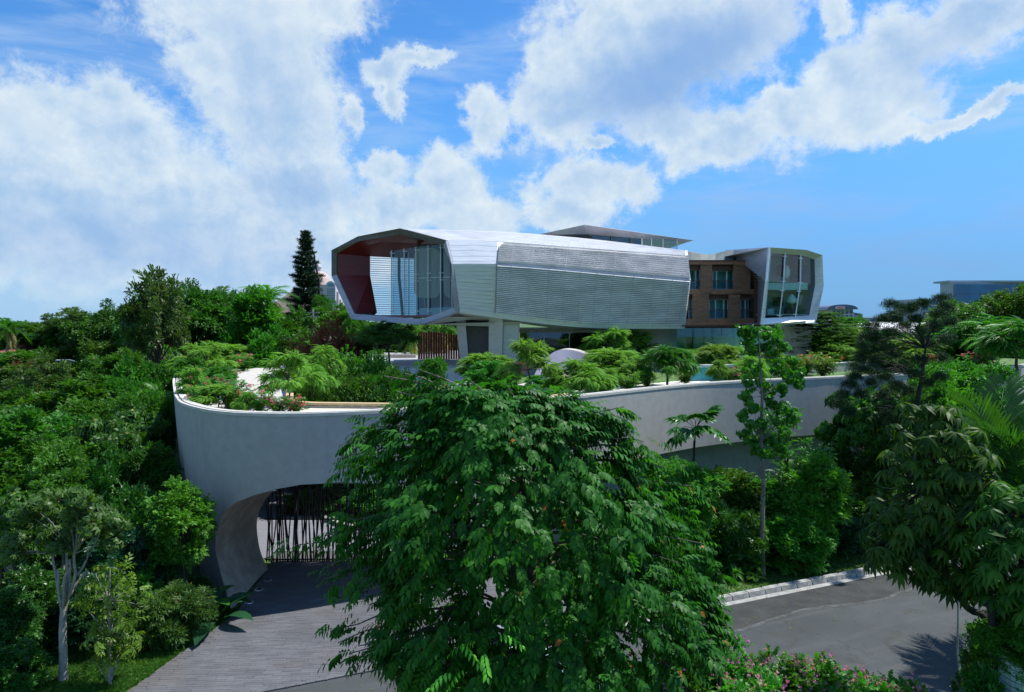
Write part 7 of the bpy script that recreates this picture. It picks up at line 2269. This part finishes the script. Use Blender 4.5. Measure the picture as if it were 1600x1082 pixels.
# lower right corner: round tiled planter with plants
def corner():
    c = P(1622, 1040, 13.2); c.z = 4.6; zt = 12 - (1018 - 505) / F * 13.2
    r = empty('tiled_planter', (c.x, c.y, 3), 'round planter faced with pale blue mosaic tiles in the lower right corner', 'planter')
    MB().lathe([(.0, 1.6), (.50, 1.6), (.52, zt - 3), (.60, zt - 3), (.62, zt - 3.06), (.62, -1.0)], (c.x, c.y, 3), 40).build('bowl', M['joint'], r, smooth=False)
    t = mat('mosaic_tile', (.36, .52, .54), .35, var=.12, scale=9)
    first = None; k = 0
    for row in range(12):
        z = zt - .10 - row * .105
        for a in range(40):
            an = 6.283 * a / 40
            if math.sin(an) > .35: continue
            if first is None:
                first = MB().box((0, 0, 0), (.018, .088, .088)).build('tile', t, None); o = first; o.parent = r
            elif k < 300: o = share(first, r)
            k += 1
            if k > 300: break
            o.location = (.628 * math.cos(an), .628 * math.sin(an), z - 3); o.rotation_euler = (0, 0, an)
    put('bush', c.x, c.y, zt - .35, 1.0, 1.7, 'glossy bush growing out of the tiled planter', 'bush', None, None, 'bush')
    tree_px('bush', 1575, 968, 14.6, 110, 'lush bush around the trunks of the umbrella leaf trees', 'bush', None, 'bush', base=3.4)
    tree_px('bush_dark', 1545, 1015, 13.8, 80, 'dark bush in front of the umbrella leaf trunks', 'bush', None, 'bush', base=2.6)
    paddle_plant(1508, 1045, 14.5, 1.0, 10, 7, 'paddle leaved plant at the edge of the road in the lower right', M['leaf_lush'], z=3.6)
    tree_px('bush_dark', 1560, 1060, 13.0, 120, 'dark bush filling the lower right corner', 'bush', None, 'bush', base=2.2)
corner()

# ------------------------------------------------------------------ ground cover
def undergrowth():
    r = rs_(301)
    def field(n, xr, yr, test, size, leafm, name, label, tmpl=T_CLB, hgt=.5):
        x = r.uniform(*xr, n); y = r.uniform(*yr, n); k = test(x, y); x, y = x[k], y[k]
        z = terr(x, y) + r.uniform(0, hgt, len(x)) * (.5 + .5 * np.sin(x * 1.3) * np.sin(y * 1.1))
        pos = np.stack([x, y, z], -1); d = nz(r.normal(0, 1, pos.shape) + np.array([0, 0, .9]))
        arr = scatter(tmpl, pos, d, np.tile([0, 0, 1.0], (len(pos), 1)), size * r.uniform(.6, 1.3, len(pos)), r.random(len(pos)), .4, r)
        stuff(name, arr, leafm, label)
    xl = lambda y: -12.8 - np.clip(y - 30, 0, 45) * .55
    field(16000, (-62, -13), (24, 72), lambda x, y: (x < xl(y) - 1.4 - np.clip(27.5 - y, 0, 9) * .9), .8, M['leaf_dark'], 'undergrowth', 'dark leafy undergrowth beneath the trees left of the ramp', hgt=.6)
    field(9000, (-110, -16), (66, 150), lambda x, y: x < xl(y) - 2, 1.7, M['leaf_dark'], 'distant_shrubbery', 'distant shrubbery behind the trees on the left', T_CL, 1.6)
    field(7000, (34, 130), (55, 150), lambda x, y: (x > 60) | (y > 97), 1.7, M['leaf_dark'], 'distant_shrubbery', 'distant shrubbery behind the garden on the right', T_CL, 1.6)
    field(15000, (3, 40), (27.5, 56), lambda x, y: (y > edge_y(x) + 2.3) & (y < edge_y(x) + 13), .62, M['leaf_dark'], 'undergrowth', 'dark leafy undergrowth between the grass verge and the long wall', hgt=.9)
    blade = template([((.02 * math.sin(k * 2), .02 * math.cos(k * 3), 0), (math.sin(k * 2.4) * .5, 1, math.cos(k * 2.4) * .5), (0, .2, 1), 1, leaf_t(1, .07, .2, 0, 0)) for k in range(6)])
    def grass(n, xr, yr, test, name, label):
        x = r.uniform(*xr, n); y = r.uniform(*yr, n); k = test(x, y); x, y = x[k], y[k]
        pos = np.stack([x, y, terr(x, y)], -1); d = np.tile([0, 0, 1.0], (len(x), 1)) + r.normal(0, .3, (len(x), 3))
        v = np.clip(.5 + .45 * np.sin(x * 2.1 + 1) * np.sin(y * 1.7) + r.normal(0, .15, len(x)), 0, 1)
        stuff(name, scatter(blade, pos, d, r.normal(0, 1, pos.shape), .085 * r.uniform(.6, 1.5, len(x)), v, .3, r), M['leaf_grass'], label)
    M['leaf_grass'] = mat_leaf('grass_blade', (.035, .12, .012), (.10, .22, .03), (.25, .22, .08), rough=.6)
    grass(60000, (-22, -10.9), (21.5, 31), lambda x, y: (x < np.interp(y, [21.9, 28.9, 31], [-12.78, -11.42, -11.6])) & (x > -19.5), 'grass', 'short green grass on the bank left of the driveway')
    grass(60000, (3.6, 34), (27.5, 45), lambda x, y: (y > edge_y(x) + .36) & (y < edge_y(x) + 2.9), 'grass', 'short green grass on the verge behind the kerb')
    # a few fallen leaves and litter on road and drive
    lx = r.uniform(-9, 18, 260); ly = edge_y(lx) - np.abs(r.normal(0, 2.2, 260)) - .1
    pos = np.stack([lx, ly, np.full(260, .03)], -1)
    stuff('fallen_leaves', scatter(T_FL, pos, np.tile([0, 1.0, 0], (260, 1)) + r.normal(0, .5, (260, 3)) * np.array([1, 1, .1]), np.tile([0, 0, 1.0], (260, 1)), .07 * r.uniform(.5, 1.2, 260), r.random(260), .5, r), M['palm_dry'], 'dry fallen leaves scattered on the road')
undergrowth()
